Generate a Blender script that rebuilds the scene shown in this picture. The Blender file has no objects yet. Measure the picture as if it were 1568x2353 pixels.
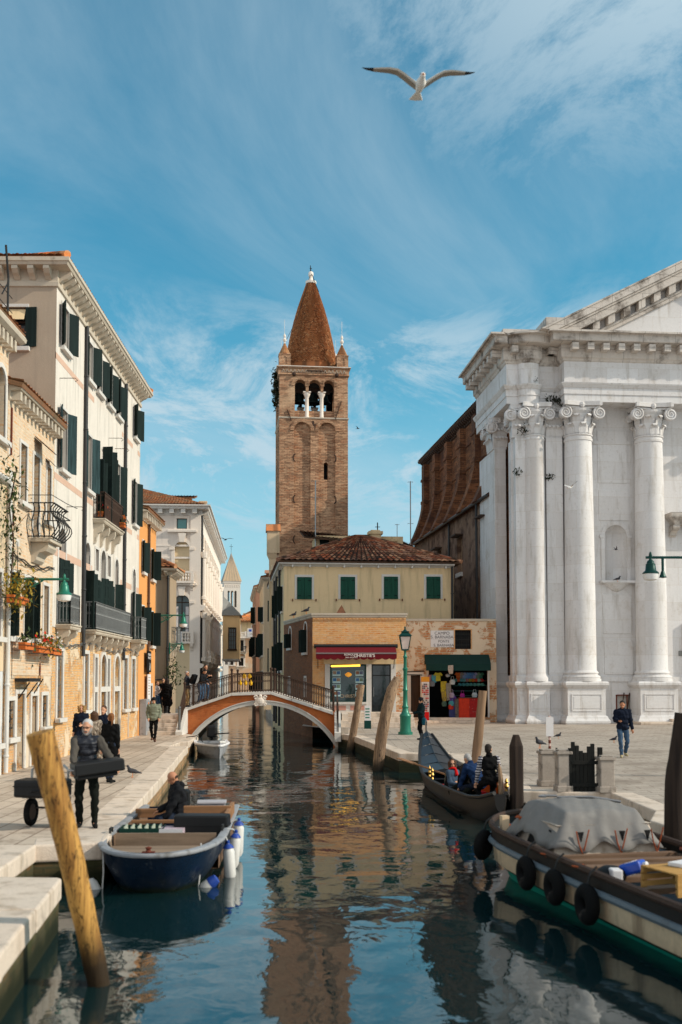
import bpy, bmesh, math, random
import numpy as np
from mathutils import Vector, Matrix
R=math.radians
random.seed(7)
S=bpy.context.scene
COL=S.collection
# ---------------------------------------------------------------- camera
F_PX=2400.0; FRAME_H=2353.0; FRAME_W=1568.0
VPX=757.0; HORY=1564.0; PITCH=R(3.0); CAMZ=3.15
PPX=VPX; PPY=HORY-F_PX*math.tan(PITCH)
cam=bpy.data.cameras.new("camera"); co=bpy.data.objects.new("camera",cam); COL.objects.link(co)
co.location=(0,0,CAMZ); co.rotation_euler=(R(90)+PITCH,0,0)
cam.sensor_fit='VERTICAL'; cam.sensor_height=36; cam.sensor_width=24; cam.lens=F_PX/FRAME_H*36
cam.shift_x=(FRAME_W/2-PPX)/FRAME_H; cam.shift_y=(PPY-FRAME_H/2)/FRAME_H
cam.clip_start=.2; cam.clip_end=3000
cam.dof.use_dof=True; cam.dof.focus_distance=58; cam.dof.aperture_fstop=1.3
S.camera=co
# ---------------------------------------------------------------- sun and sky
SUN_EL=R(31); SUN_AZ=R(103)      # azimuth from +Y clockwise: just behind the right shoulder
sd=bpy.data.lights.new("sun",'SUN'); so=bpy.data.objects.new("sun",sd); COL.objects.link(so)
sd.energy=3.8; sd.angle=R(.6); sd.color=(1,.89,.74)
sv=Vector((math.sin(SUN_AZ)*math.cos(SUN_EL),math.cos(SUN_AZ)*math.cos(SUN_EL),math.sin(SUN_EL)))
so.rotation_euler=sv.to_track_quat('Z','Y').to_euler()
S.view_settings.view_transform='Standard'; S.view_settings.look='None'; S.view_settings.exposure=0; S.view_settings.gamma=1
W=bpy.data.worlds.new("World"); S.world=W; W.use_nodes=True
def world():
    n=W.node_tree.nodes; l=W.node_tree.links; n.clear()
    out=n.new('ShaderNodeOutputWorld'); bg=n.new('ShaderNodeBackground'); bg.inputs[1].default_value=.125
    sk=n.new('ShaderNodeTexSky'); sk.sky_type='NISHITA'; sk.sun_disc=False; sk.sun_elevation=SUN_EL; sk.sun_rotation=SUN_AZ
    sk.altitude=0; sk.air_density=1.0; sk.dust_density=.6; sk.ozone_density=2.0
    tc=n.new('ShaderNodeTexCoord')
    # planar cloud coordinates: direction divided by its height
    sx=n.new('ShaderNodeSeparateXYZ'); l.new(tc.outputs['Generated'],sx.inputs[0])
    zz=n.new('ShaderNodeMath'); zz.operation='MAXIMUM'; zz.inputs[1].default_value=.02; l.new(sx.outputs[2],zz.inputs[0])
    za=n.new('ShaderNodeMath'); za.operation='ADD'; za.inputs[1].default_value=.12; l.new(zz.outputs[0],za.inputs[0])
    vd=n.new('ShaderNodeVectorMath'); vd.operation='DIVIDE'; l.new(tc.outputs['Generated'],vd.inputs[0]); l.new(za.outputs[0],vd.inputs[1])
    def cloud(scale,loc,rot,sc,lo,hi,det=9,rough=.62,dist=.6):
        mp=n.new('ShaderNodeMapping'); mp.inputs['Location'].default_value=loc; mp.inputs['Rotation'].default_value=rot; mp.inputs['Scale'].default_value=sc
        l.new(vd.outputs[0],mp.inputs[0])
        no=n.new('ShaderNodeTexNoise'); no.inputs['Scale'].default_value=scale; no.inputs['Detail'].default_value=det; no.inputs['Roughness'].default_value=rough; no.inputs['Distortion'].default_value=dist
        l.new(mp.outputs[0],no.inputs['Vector'])
        mr=n.new('ShaderNodeMapRange'); mr.interpolation_type='SMOOTHSTEP'; mr.inputs[1].default_value=lo; mr.inputs[2].default_value=hi
        l.new(no.outputs[0],mr.inputs[0]); return mr.outputs[0]
    def mth(op,a,b):
        m=n.new('ShaderNodeMath'); m.operation=op; m.use_clamp=True
        for i,v in enumerate((a,b)):
            if isinstance(v,(int,float)): m.inputs[i].default_value=v
            else: l.new(v,m.inputs[i])
        return m.outputs[0]
    def band(axis,a,b):
        mr=n.new('ShaderNodeMapRange'); mr.interpolation_type='SMOOTHSTEP'; mr.inputs[1].default_value=a; mr.inputs[2].default_value=b
        l.new(sx.outputs[axis],mr.inputs[0]); return mr.outputs[0]
    veil=cloud(.75,(3.1,1.7,0),(0,0,.5),(1,.55,1),.34,.78,dist=1.2)     # thin wide veil
    puff=cloud(2.6,(.4,5.2,0),(0,0,.25),(1,.62,1),.40,.60,det=12,rough=.70,dist=.5)
    # more cloud high on the right, and a bank low over the roofs
    hi_r=mth('MULTIPLY',band(2,.36,.58),band(0,-.22,.30))
    low=mth('MULTIPLY',band(2,.38,.28),band(2,.08,.2))
    m1=mth('MULTIPLY',mth('MULTIPLY',puff,1.0),mth('ADD',hi_r,mth('MULTIPLY',low,1.0)))
    m2=mth('MULTIPLY',veil,.58)
    cl=mth('MAXIMUM',m1,m2)
    tint=n.new('ShaderNodeMix'); tint.data_type='RGBA'; tint.blend_type='MULTIPLY'; tint.inputs[0].default_value=1
    tint.inputs['B'].default_value=(.43,1.24,1.19,1) ; l.new(sk.outputs[0],tint.inputs['A'])
    mx=n.new('ShaderNodeMix'); mx.data_type='RGBA'; l.new(mth('MULTIPLY',cl,.9),mx.inputs[0]); l.new(tint.outputs['Result'],mx.inputs['A']); mx.inputs['B'].default_value=(4.3,5.5,6.2,1)
    hz=n.new('ShaderNodeMix'); hz.data_type='RGBA'; l.new(mth('MULTIPLY',band(2,.34,.0),.8),hz.inputs[0]); l.new(mx.outputs['Result'],hz.inputs['A']); hz.inputs['B'].default_value=(3.8,5.4,6.4,1)
    # added bright haze in the unseen sky behind the viewer, to fill facing walls
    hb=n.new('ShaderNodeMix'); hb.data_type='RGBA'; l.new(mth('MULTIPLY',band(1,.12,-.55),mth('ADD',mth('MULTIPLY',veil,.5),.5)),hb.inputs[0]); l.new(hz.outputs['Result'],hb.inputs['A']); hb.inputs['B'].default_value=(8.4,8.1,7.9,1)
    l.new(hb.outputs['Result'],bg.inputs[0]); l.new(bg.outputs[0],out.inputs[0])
world()
# ---------------------------------------------------------------- measuring from the photograph (1568 x 2353 frame)
_c,_s=math.cos(PITCH),math.sin(PITCH)
def _ray(x,y):
    a=(x-PPX)/F_PX; b=(PPY-y)/F_PX
    return Vector((a,_c-b*_s,_s+b*_c))
def onz(x,y,z=.65):
    r=_ray(x,y); t=(z-CAMZ)/r.z; return Vector((r.x*t,r.y*t,z))
def at(x,y,Y):
    r=_ray(x,y); t=Y/r.y; return Vector((r.x*t,Y,CAMZ+r.z*t))
PAVE=.65
# ---------------------------------------------------------------- materials
class NT:
    def __init__(s,name):
        s.m=bpy.data.materials.new(name); s.m.use_nodes=True; t=s.m.node_tree; s.n=t.nodes; s.l=t.links; s.n.clear()
        s.out=s.n.new('ShaderNodeOutputMaterial'); s.b=s.n.new('ShaderNodeBsdfPrincipled'); s.l.new(s.b.outputs[0],s.out.inputs[0])
        s.tc=s.n.new('ShaderNodeTexCoord')
    def setv(s,k,v):
        if hasattr(v,'links') or isinstance(v,bpy.types.NodeSocket): s.l.new(v,s.b.inputs[k])
        else: s.b.inputs[k].default_value=v
    def co(s,kind='Object',sc=(1,1,1),loc=(0,0,0)):
        o=s.tc.outputs[kind]
        if sc==(1,1,1) and loc==(0,0,0): return o
        m=s.n.new('ShaderNodeMapping'); m.inputs['Scale'].default_value=sc; m.inputs['Location'].default_value=loc; s.l.new(o,m.inputs[0]); return m.outputs[0]
    def noise(s,scale,det=4,rough=.55,vec=None,dist=0):
        t=s.n.new('ShaderNodeTexNoise'); t.inputs['Scale'].default_value=scale; t.inputs['Detail'].default_value=det; t.inputs['Roughness'].default_value=rough; t.inputs['Distortion'].default_value=dist
        s.l.new(vec if vec is not None else s.co(),t.inputs['Vector']); return t.outputs[0]
    def math(s,op,a,b=0,clamp=False):
        m=s.n.new('ShaderNodeMath'); m.operation=op; m.use_clamp=clamp
        for i,v in enumerate((a,b)):
            if isinstance(v,(int,float)): m.inputs[i].default_value=v
            else: s.l.new(v,m.inputs[i])
        return m.outputs[0]
    def ramp(s,v,a,b,c=0,d=1):
        m=s.n.new('ShaderNodeMapRange'); m.interpolation_type='SMOOTHSTEP'
        for i,x in enumerate((a,b,c,d)): m.inputs[i+1].default_value=x
        s.l.new(v,m.inputs[0]); return m.outputs[0]
    def mix(s,f,a,b,mode='MIX'):
        m=s.n.new('ShaderNodeMix'); m.data_type='RGBA'; m.blend_type=mode
        for k,v in ((0,f),('A',a),('B',b)):
            if isinstance(v,(int,float)): m.inputs[k].default_value=v
            elif isinstance(v,tuple): m.inputs[k].default_value=(*v[:3],1)
            else: s.l.new(v,m.inputs[k])
        return m.outputs['Result']
    def scale(s,c,f):
        m=s.n.new('ShaderNodeVectorMath'); m.operation='SCALE'
        if isinstance(c,tuple): m.inputs[0].default_value=c[:3]
        else: s.l.new(c,m.inputs[0])
        s.l.new(f,m.inputs['Scale']); return m.outputs[0]
    def bump(s,h,strength=.3,dist=.02,nrm=None):
        m=s.n.new('ShaderNodeBump'); m.inputs['Strength'].default_value=strength; m.inputs['Distance'].default_value=dist
        s.l.new(h,m.inputs['Height'])
        if nrm is not None: s.l.new(nrm,m.inputs['Normal'])
        return m.outputs[0]
def vary(t,c,var,vs,var2,vs2):
    f=t.math('ADD',1-var-var2,t.math('ADD',t.math('MULTIPLY',t.noise(vs,5),2*var),t.math('MULTIPLY',t.noise(vs2,3),2*var2)))
    return t.scale(c,f)
def mat(name,c,rough=.8,var=.15,vs=1.5,var2=.1,vs2=22,bump=.12,bs=45,metal=0,spec=.2,stain=None,streak=None,sheen=0):
    t=NT(name); col=vary(t,c,var,vs,var2,vs2)
    if streak:   # rain streaks with their own colour
        sc,amt=streak; n=t.noise(1.6,6,.62,t.co('Object',(1.6,1.6,.16)))
        col=t.mix(t.math('MULTIPLY',t.ramp(n,.48,.72),amt),col,sc)
    if stain:
        sc,size,lo,hi=stain; n=t.noise(size,7,.62); col=t.mix(t.ramp(n,lo,hi),col,sc)
    t.setv('Base Color',col); t.setv('Roughness',rough); t.setv('Metallic',metal); t.setv('Specular IOR Level',spec)
    if bump: t.setv('Normal',t.bump(t.noise(bs,5,.6),bump,.02))
    return t.m
def brick(name,c1,c2,mortar,bw=.27,bh=.08,ms=.01,big=None,patch=None,rough=.9,bump=.5,soot=.3,contrast=.5,low=None):
    """big=(colour,scale,lo,hi): zones of other colour; patch=(colour,scale,lo,hi): plaster left on the bricks; low=(colour,z0,z1): damp band"""
    t=NT(name); uv=t.co('UV')
    b=t.n.new('ShaderNodeTexBrick'); t.l.new(uv,b.inputs['Vector'])
    b.inputs['Color1'].default_value=(*c1,1); b.inputs['Color2'].default_value=(*c2,1); b.inputs['Mortar'].default_value=(*mortar,1)
    b.inputs['Scale'].default_value=1; b.inputs['Brick Width'].default_value=bw; b.inputs['Row Height'].default_value=bh; b.inputs['Mortar Size'].default_value=ms; b.inputs['Bias'].default_value=0
    # ragged edges, each brick its own tone
    sc=t.co('UV',(1/bw,1/bh,1)); v=t.n.new('ShaderNodeTexVoronoi'); v.inputs['Scale'].default_value=1.0; t.l.new(sc,v.inputs['Vector'])
    vs=t.n.new('ShaderNodeSeparateColor'); t.l.new(v.outputs['Color'],vs.inputs[0])
    col=t.mix(t.math('MULTIPLY',t.ramp(vs.outputs[0],.25,.95),contrast),b.outputs['Color'],c2)
    col=t.mix(t.math('MULTIPLY',t.ramp(vs.outputs[1],.55,1.),contrast),col,mortar)
    if big: col=t.mix(t.ramp(t.noise(big[1],5,.6),big[2],big[3]),col,big[0])
    col=vary(t,col,soot,.7,.22,6)
    h=t.math('ADD',b.outputs['Fac'],t.math('MULTIPLY',vs.outputs[2],-.5)); h=t.math('MULTIPLY',h,-1)
    if patch:
        n=t.math('ADD',t.noise(patch[1],8,.68,dist=.4),t.math('MULTIPLY',t.math('SUBTRACT',t.noise(14,3),.5),.12))
        f=t.ramp(n,patch[2],patch[3]); col=t.mix(f,col,vary(t,patch[0],.12,2,.1,20)); h=t.mix(f,h,(.6,.6,.6))
    if low:
        sp=t.n.new('ShaderNodeSeparateXYZ'); t.l.new(t.co(),sp.inputs[0])
        zz=t.math('ADD',sp.outputs[2],t.math('MULTIPLY',t.math('SUBTRACT',t.noise(1.3,6,.65),.5),low[3] if len(low)>3 else .8))
        col=t.mix(t.ramp(zz,low[2],low[1]),col,low[0])
    t.setv('Base Color',col); t.setv('Roughness',rough); t.setv('Specular IOR Level',.2)
    t.setv('Normal',t.bump(h,bump,.03)); return t.m
def tilemat(name,cols,moss,dark=.35,chan=.55):
    t=NT(name); uv=t.co('UV'); f=t.n.new('ShaderNodeVectorMath'); f.operation='FLOOR'; t.l.new(uv,f.inputs[0])
    w=t.n.new('ShaderNodeTexWhiteNoise'); w.noise_dimensions='2D'; t.l.new(f.outputs[0],w.inputs['Vector'])
    r=t.n.new('ShaderNodeValToRGB'); e=r.color_ramp.elements
    e[0].color=(*cols[0],1); e[1].color=(*cols[-1],1); e[1].position=1
    for i,c in enumerate(cols[1:-1]): k=e.new((i+1)/(len(cols)-1)); k.color=(*c,1)
    t.l.new(w.outputs['Value'],r.inputs[0])
    col=t.mix(t.ramp(t.noise(1.4,6,.62),.45,.68),r.outputs[0],moss)
    sp=t.n.new('ShaderNodeSeparateXYZ'); t.l.new(uv,sp.inputs[0]); fr=t.math('ABSOLUTE',t.math('SUBTRACT',t.math('FRACT',sp.outputs[0]),.5)); col=t.mix(t.math('MULTIPLY',t.ramp(fr,.22,.42),chan),col,(.03,.024,.018))   # painted shade: valleys between the tile columns darkened
    t.setv('Base Color',vary(t,col,dark*.5,3,.2,16)); t.setv('Roughness',.9); t.setv('Specular IOR Level',.2)
    t.setv('Normal',t.bump(t.noise(30,4),.3,.02)); return t.m
def glassmat(name,c=(.03,.04,.045),rough=.08,spec=.8):
    t=NT(name); t.setv('Base Color',vary(t,c,.3,.9,.1,8)); t.setv('Roughness',rough); t.setv('Specular IOR Level',spec)
    t.setv('Normal',t.bump(t.noise(1.7,2),.08,.05)); return t.m
def woodmat(name,c,c2,axis=2,scale=9,rough=.75,bump=.3,knots=None,base=None):
    t=NT(name); sc=[scale]*3; sc[axis]=scale*.07; v=t.co('Object',tuple(sc))
    n=t.noise(1,7,.62,v,dist=.5); col=t.mix(t.ramp(n,.36,.68),c,c2)
    if knots:
        cr=t.math('ABSOLUTE',t.math('SUBTRACT',t.noise(1.6,4,.6,t.co('Object',(scale*1.1,scale*1.1,scale*.05)),dist=.3),.5)); col=t.mix(t.ramp(cr,.018,.004),col,(knots[0][0]*.6,knots[0][1]*.6,knots[0][2]*.6)); col=t.mix(t.ramp(t.noise(knots[1],6,.7,t.co('Object',(1,1,.35)),dist=1.5),knots[2],knots[3]),col,knots[0])
    if base:     # waterlogged foot
        sp=t.n.new('ShaderNodeSeparateXYZ'); t.l.new(t.co(),sp.inputs[0])
        zz=t.math('ADD',sp.outputs[2],t.math('MULTIPLY',t.math('SUBTRACT',t.noise(4,5),.5),.3)); col=t.mix(t.ramp(zz,base[2],base[1]),col,base[0])
    t.setv('Base Color',vary(t,col,.14,1.2,.08,25)); t.setv('Roughness',rough); t.setv('Specular IOR Level',.25); t.setv('Normal',t.bump(n,bump,.02)); return t.m
def emit(name,c,s):
    t=NT(name); t.setv('Base Color',(*c,1)); t.setv('Emission Color',(*c,1)); t.setv('Emission Strength',s); return t.m
M={}
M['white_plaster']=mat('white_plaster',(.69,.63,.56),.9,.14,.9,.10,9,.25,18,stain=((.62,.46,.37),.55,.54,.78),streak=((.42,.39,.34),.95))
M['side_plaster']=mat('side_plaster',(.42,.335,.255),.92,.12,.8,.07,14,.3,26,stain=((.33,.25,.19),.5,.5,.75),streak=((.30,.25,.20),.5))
M['pink_band']=mat('pink_band',(.60,.40,.30),.9,.16,1.2,.12,12)
M['stone']=mat('istrian_stone',(.62,.59,.55),.75,.14,1.3,.1,18,.15,30,stain=((.30,.27,.24),1.6,.6,.82))
M['stone_warm']=mat('warm_stone',(.52,.45,.36),.8,.2,1.6,.12,18,.2,30,stain=((.17,.14,.11),1.8,.55,.78))
def churchmat(name,c,dirt,joint,lo,hi,st):
    t=NT(name); b=t.n.new('ShaderNodeTexBrick'); t.l.new(t.co('UV',(1,1,1),(.3,.2,0)),b.inputs['Vector'])
    for k,v in (('Scale',1),('Brick Width',1.9),('Row Height',1.05),('Mortar Size',.012),('Bias',0)): b.inputs[k].default_value=v
    b.inputs['Color1'].default_value=(*c,1); b.inputs['Color2'].default_value=(c[0]*.90,c[1]*.885,c[2]*.87,1); b.inputs['Mortar'].default_value=(*joint,1)
    col=t.mix(t.math('MULTIPLY',t.ramp(t.noise(1.5,7,.65,t.co('Object',(1.5,1.5,.22))),.50,.74),st),b.outputs['Color'],(.42,.385,.35))
    col=t.mix(t.ramp(t.noise(.8,8,.66),lo,hi),col,dirt); col=t.mix(t.math('MULTIPLY',t.ramp(t.noise(5,6,.7),.56,.72),.5),col,(.40,.36,.32))
    t.setv('Base Color',vary(t,col,.08,.4,.07,8)); t.setv('Roughness',.75); t.setv('Specular IOR Level',.25); t.setv('Normal',t.bump(t.math('ADD',t.noise(12,6,.65),t.math('MULTIPLY',b.outputs['Fac'],-.5)),.3,.03)); return t.m
M['church']=churchmat('church_stone',(.69,.68,.68),(.48,.43,.38),(.60,.565,.53),.54,.80,.8)
M['church_dirty']=churchmat('church_cornice_stone',(.60,.55,.50),(.15,.125,.105),(.25,.22,.2),.47,.68,.9)
M['cream']=mat('cream_plaster',(.74,.56,.33),.9,.10,.5,.06,10,.15,20,stain=((.56,.39,.20),.45,.55,.78),streak=((.47,.36,.21),.8))
M['grey_plaster']=mat('grey_plaster',(.38,.29,.20),.92,.14,.7,.08,14,.25,24,streak=((.20,.17,.13),.6))
M['orange']=mat('orange_plaster',(.72,.33,.11),.9,.10,.8,.06,10,.15,20,stain=((.62,.42,.26),1.1,.63,.74))
M['palazzo']=mat('palazzo_plaster',(.78,.69,.61),.88,.10,.35,.07,8,.15,18,stain=((.58,.43,.36),.3,.52,.75),streak=((.40,.36,.33),.5))
M['palazzo_low']=mat('palazzo_lower_plaster',(.70,.56,.36),.88,.10,.35,.07,8)
M['gate_stone']=mat('weathered_pillar_stone',(.36,.31,.265),.85,.25,3,.2,20,.3,30,stain=((.14,.12,.10),4,.5,.7))
M['pale_stone']=mat('pale_stone',(.82,.73,.64),.75,.1,.6,.08,9,.12,24,stain=((.3,.27,.25),1.1,.62,.84))
M['far_cream']=mat('far_cream_plaster',(.66,.51,.34),.9,.16,.5,.08,8,streak=((.42,.32,.2),.6))
M['far_pink']=mat('far_pink_plaster',(.40,.22,.15),.9,.16,.5,.1,8,streak=((.22,.13,.1),.6))
M['far_white']=mat('far_white_stone',(.66,.60,.53),.85,.1,.3,.06,5,streak=((.5,.45,.4),.5))
M['peach']=mat('peach_plaster',(.70,.44,.27),.9,.14,.6,.1,8,stain=((.66,.55,.42),.5,.5,.66))
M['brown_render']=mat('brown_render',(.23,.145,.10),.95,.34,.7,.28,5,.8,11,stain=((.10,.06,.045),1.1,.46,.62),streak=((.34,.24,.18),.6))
M['brick_b']=brick('pale_orange_brick',(.66,.38,.19),(.66,.51,.36),(.66,.55,.42),.34,.10,.016,big=((.68,.55,.41),.55,.52,.74),contrast=.6,soot=.14)
M['brick_g']=brick('exposed_orange_brick',(.66,.29,.08),(.72,.42,.17),(.62,.46,.30),.27,.085,.014,big=((.40,.17,.06),.9,.55,.75),patch=((.68,.54,.38),.8,.53,.60),contrast=.7,soot=.2,bump=.9)
M['brick_low']=brick('peeling_brick',(.60,.27,.09),(.68,.40,.18),(.56,.42,.28),.27,.085,.014,big=((.30,.14,.06),.9,.55,.75),patch=((.66,.55,.42),.7,.47,.54),contrast=.7,soot=.22,bump=.9)
M['brick_tower']=brick('tower_brick',(.44,.20,.105),(.58,.355,.215),(.24,.14,.085),.40,.125,.022,big=((.60,.41,.26),.35,.50,.76),contrast=.8,soot=.32,bump=1.0)
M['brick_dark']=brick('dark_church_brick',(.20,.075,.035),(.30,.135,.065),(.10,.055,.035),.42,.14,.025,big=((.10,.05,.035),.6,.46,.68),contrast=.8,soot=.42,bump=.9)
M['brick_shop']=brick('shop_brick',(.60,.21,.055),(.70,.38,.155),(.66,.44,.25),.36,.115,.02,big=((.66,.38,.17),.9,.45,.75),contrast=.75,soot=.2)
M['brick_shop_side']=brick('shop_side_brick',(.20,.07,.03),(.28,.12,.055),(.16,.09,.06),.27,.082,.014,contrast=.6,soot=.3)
M['kiosk_wall']=brick('patched_brick_wall',(.42,.13,.05),(.52,.24,.10),(.46,.34,.22),.5,.15,.03,patch=((.66,.53,.39),1.1,.46,.50),contrast=.6,soot=.25)
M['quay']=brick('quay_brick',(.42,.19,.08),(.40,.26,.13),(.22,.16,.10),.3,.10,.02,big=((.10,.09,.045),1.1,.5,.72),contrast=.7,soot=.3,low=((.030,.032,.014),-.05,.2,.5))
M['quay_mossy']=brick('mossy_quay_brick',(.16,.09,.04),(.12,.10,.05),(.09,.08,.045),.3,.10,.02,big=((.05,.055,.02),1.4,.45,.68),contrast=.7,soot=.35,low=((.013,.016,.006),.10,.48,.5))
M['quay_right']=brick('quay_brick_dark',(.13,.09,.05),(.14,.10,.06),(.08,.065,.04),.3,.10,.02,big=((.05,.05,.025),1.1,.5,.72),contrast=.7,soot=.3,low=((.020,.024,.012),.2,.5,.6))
M['bridge_red']=brick('bridge_red_brick',(.40,.095,.025),(.46,.15,.05),(.34,.11,.04),.3,.1,.01,big=((.17,.075,.04),1.2,.54,.72),patch=((.47,.145,.045),1.1,.40,.55),contrast=.5,soot=.3)
M['kerb']=mat('kerb_stone',(.66,.55,.45),.75,.16,.9,.14,26,.5,40,stain=((.30,.25,.20),1.8,.52,.76),streak=((.36,.27,.19),.8))
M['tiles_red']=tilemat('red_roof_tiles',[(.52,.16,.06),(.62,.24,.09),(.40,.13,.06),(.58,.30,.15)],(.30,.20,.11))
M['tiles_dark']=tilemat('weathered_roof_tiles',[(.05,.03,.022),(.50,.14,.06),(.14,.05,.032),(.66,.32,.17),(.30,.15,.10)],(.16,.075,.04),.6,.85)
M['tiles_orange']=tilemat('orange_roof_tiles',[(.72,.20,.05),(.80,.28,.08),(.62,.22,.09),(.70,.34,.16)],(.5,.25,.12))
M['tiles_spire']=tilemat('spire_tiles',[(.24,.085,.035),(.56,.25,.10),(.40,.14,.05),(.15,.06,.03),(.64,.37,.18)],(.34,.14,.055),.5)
M['lead']=mat('grey_lead',(.22,.22,.21),.6,.2,1,.15,12,metal=.2)
M['spire_stone']=mat('spire_panels',(.50,.37,.24),.7,.2,.5,.12,4)
M['spire_shade_grey']=mat('spire_shade_panels',(.34,.30,.26),.7,.2,.5,.12,4)
M['shutter']=woodmat('dark_green_shutter_wood',(.004,.012,.011),(.008,.020,.018),2,14,.85,.3)
M['shutter_bluish']=woodmat('worn_teal_shutter_wood',(.007,.022,.025),(.03,.065,.07),2,14,.8,.3)
M['shutter_green']=woodmat('green_shutter_wood',(.004,.050,.032),(.008,.075,.047),2,14,.7,.3)
M['dark_wood']=woodmat('dark_brown_wood',(.035,.018,.010),(.06,.03,.016),2,12,.6)
M['glass']=glassmat('dark_window_glass',(.010,.013,.015),.15,.35)
M['glass_teal']=glassmat('teal_window_glass',(.03,.20,.20),.12)
M['glass_grey']=glassmat('grey_leaded_glass',(.10,.14,.15),.2)
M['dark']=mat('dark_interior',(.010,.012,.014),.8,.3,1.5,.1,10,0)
M['iron']=mat('wrought_iron',(.035,.036,.036),.55,.2,3,.1,20,.1,40,metal=.5)
M['iron_grey']=mat('grey_painted_iron',(.16,.165,.165),.5,.15,3,.1,20,.1,40,metal=.4)
M['iron_rust']=mat('rusty_iron',(.065,.04,.03),.7,.3,3,.2,20,.2,40,metal=.3)
M['rust']=mat('rust_iron',(.14,.035,.02),.8,.3,3,.2,20)
M['pipe']=mat('dark_drainpipe_metal',(.05,.05,.052),.5,.15,2,.1,20,metal=.5)
M['pipe_white']=mat('white_drainpipe',(.62,.60,.57),.6,.15,2,.1,20)
M['pipe_brown']=mat('brown_drainpipe',(.10,.055,.035),.6,.15,2,.1,20)
M['lamp_green']=mat('green_lamp_paint',(.010,.16,.105),.4,.12,4,.08,30,.05,40,metal=.2,spec=.5)
M['lamp_dark']=mat('dark_green_lamp_paint',(.006,.045,.038),.4,.12,4,.08,30,metal=.2)
M['lamp_glass']=mat('pinkish_lamp_glass',(.72,.58,.52),.25,.08,3,.05,20,0,spec=.5)
M['milk_glass']=mat('milky_lamp_glass',(.75,.74,.72),.25,.06,3,.05,20,0,spec=.5)
M['awning']=mat('burgundy_awning_cloth',(.13,.005,.011),.85,.12,2,.08,30,.15,90)
M['awning_trim']=mat('grey_awning_stripe',(.20,.17,.17),.8)
M['gold_text']=mat('pale_lettering',(.72,.62,.58),.7,.05,2,.05,10,0)
M['black_text']=mat('dark_lettering',(.10,.095,.10),.8,.05,2,.05,10,0)
M['sign_white']=mat('white_painted_sign',(.70,.68,.68),.7,.08,1.5,.06,12)
M['awning_green']=mat('dark_green_awning_cloth',(.006,.030,.026),.85,.2,2,.15,20,.2,60)
M['strip_lamp']=emit('amber_strip_lamp',(1,.52,.06),2.2)
M['black']=mat('black_plastic',(.007,.007,.0075),.55,.15,4,.1,30,.1,60,spec=.25)
M['black_case']=mat('black_ribbed_case',(.008,.0085,.0095),.5,.2,4,.15,30,.15,70,spec=.3)
M['rubber']=mat('black_tyre_rubber',(.006,.006,.006),.85,.3,4,.2,30,.3,40,spec=.12,stain=((.05,.045,.04),6,.58,.74))
M['chrome']=mat('grey_steel_tube',(.30,.30,.30),.35,.1,4,.1,30,0,metal=.9)
M['white_pvc']=mat('white_fender_vinyl',(.66,.65,.62),.45,.14,3,.1,20,.05,30,spec=.5)
M['blue_pvc']=mat('blue_fender_end',(.010,.05,.30),.45,.1,3,.05,20,0,spec=.5)
t=NT('navy_blue_hull_paint'); sp=t.n.new('ShaderNodeSeparateXYZ'); t.l.new(t.co(),sp.inputs[0]); zz=t.math('ADD',sp.outputs[2],t.math('MULTIPLY',t.math('SUBTRACT',t.noise(5,6,.65),.5),.16))
col=t.mix(t.ramp(t.noise(2.2,7,.65),.55,.74),vary(t,(.0025,.011,.030),.3,1.5,.2,9),(.010,.017,.025)); col=t.mix(t.math('MULTIPLY',t.ramp(t.noise(1.2,6,.7,t.co('Object',(7,7,.9))),.60,.66),.6),col,(.06,.07,.08)); col=t.mix(t.ramp(zz,.14,.02),col,(.012,.018,.010))
t.setv('Base Color',col); t.setv('Roughness',t.ramp(t.noise(3,5),.3,.7,.22,.5)); t.setv('Specular IOR Level',.4); t.setv('Normal',t.bump(t.noise(9,4),.12,.02)); M['blue_hull']=t.m
M['grey_paint']=mat('weathered_white_boat_paint',(.30,.31,.33),.5,.12,2,.1,20,.1,30,stain=((.14,.13,.12),4,.52,.70))
M['tan_deck']=woodmat('worn_tan_deck',(.27,.19,.13),(.15,.105,.07),0,7,.7)
M['wood_light']=woodmat('light_wood',(.34,.17,.08),(.22,.11,.05),0,9,.6)
M['wood_pole']=woodmat('yellow_larch_pole',(.56,.30,.075),(.25,.11,.025),2,9,.7,.9,knots=((.06,.026,.008),3.4,.57,.66),base=((.030,.018,.008),.15,.75))
M['wood_grey']=woodmat('weathered_grey_pole',(.36,.24,.15),(.17,.105,.065),2,6,.85,.6,knots=((.06,.04,.03),2.2,.58,.75),base=((.028,.024,.016),.05,.5))
M['wood_tan']=woodmat('tan_pole',(.30,.19,.115),(.18,.11,.065),2,6,.85,.5,base=((.028,.024,.016),.05,.5))
M['wood_dark']=woodmat('dark_mooring_post',(.040,.026,.019),(.018,.012,.010),2,7,.9,.8,base=((.014,.014,.009),.05,.5))
M['gate_wood']=woodmat('black_gate_wood',(.007,.008,.0075),(.014,.014,.012),2,10,.85,.5)
M['gondola']=mat('black_gondola_lacquer',(.005,.005,.0055),.25,.15,2,.1,20,.04,20,spec=.5)
M['gondola_side']=mat('worn_gondola_side',(.013,.011,.010),.5,.25,2,.15,14,.1,20,spec=.4)
M['gondola_deck']=mat('dark_gondola_deck',(.022,.026,.032),.3,.12,2,.1,20,.04,20,spec=.5)
M['brass']=mat('polished_brass',(.42,.27,.08),.42,.1,4,.08,30,.05,40,metal=1)
M['red_velvet']=mat('red_velvet',(.42,.012,.015),.85,.15,5,.1,30,.2,70)
M['orange_cloth']=mat('orange_cloth',(.62,.10,.012),.85,.2,4,.1,30,.2,70)
M['cargo_cream']=mat('cream_boat_paint',(.68,.51,.33),.6,.2,1.5,.15,12,.2,20,stain=((.30,.20,.13),2.2,.55,.78),streak=((.2,.13,.08),.8))
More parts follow.
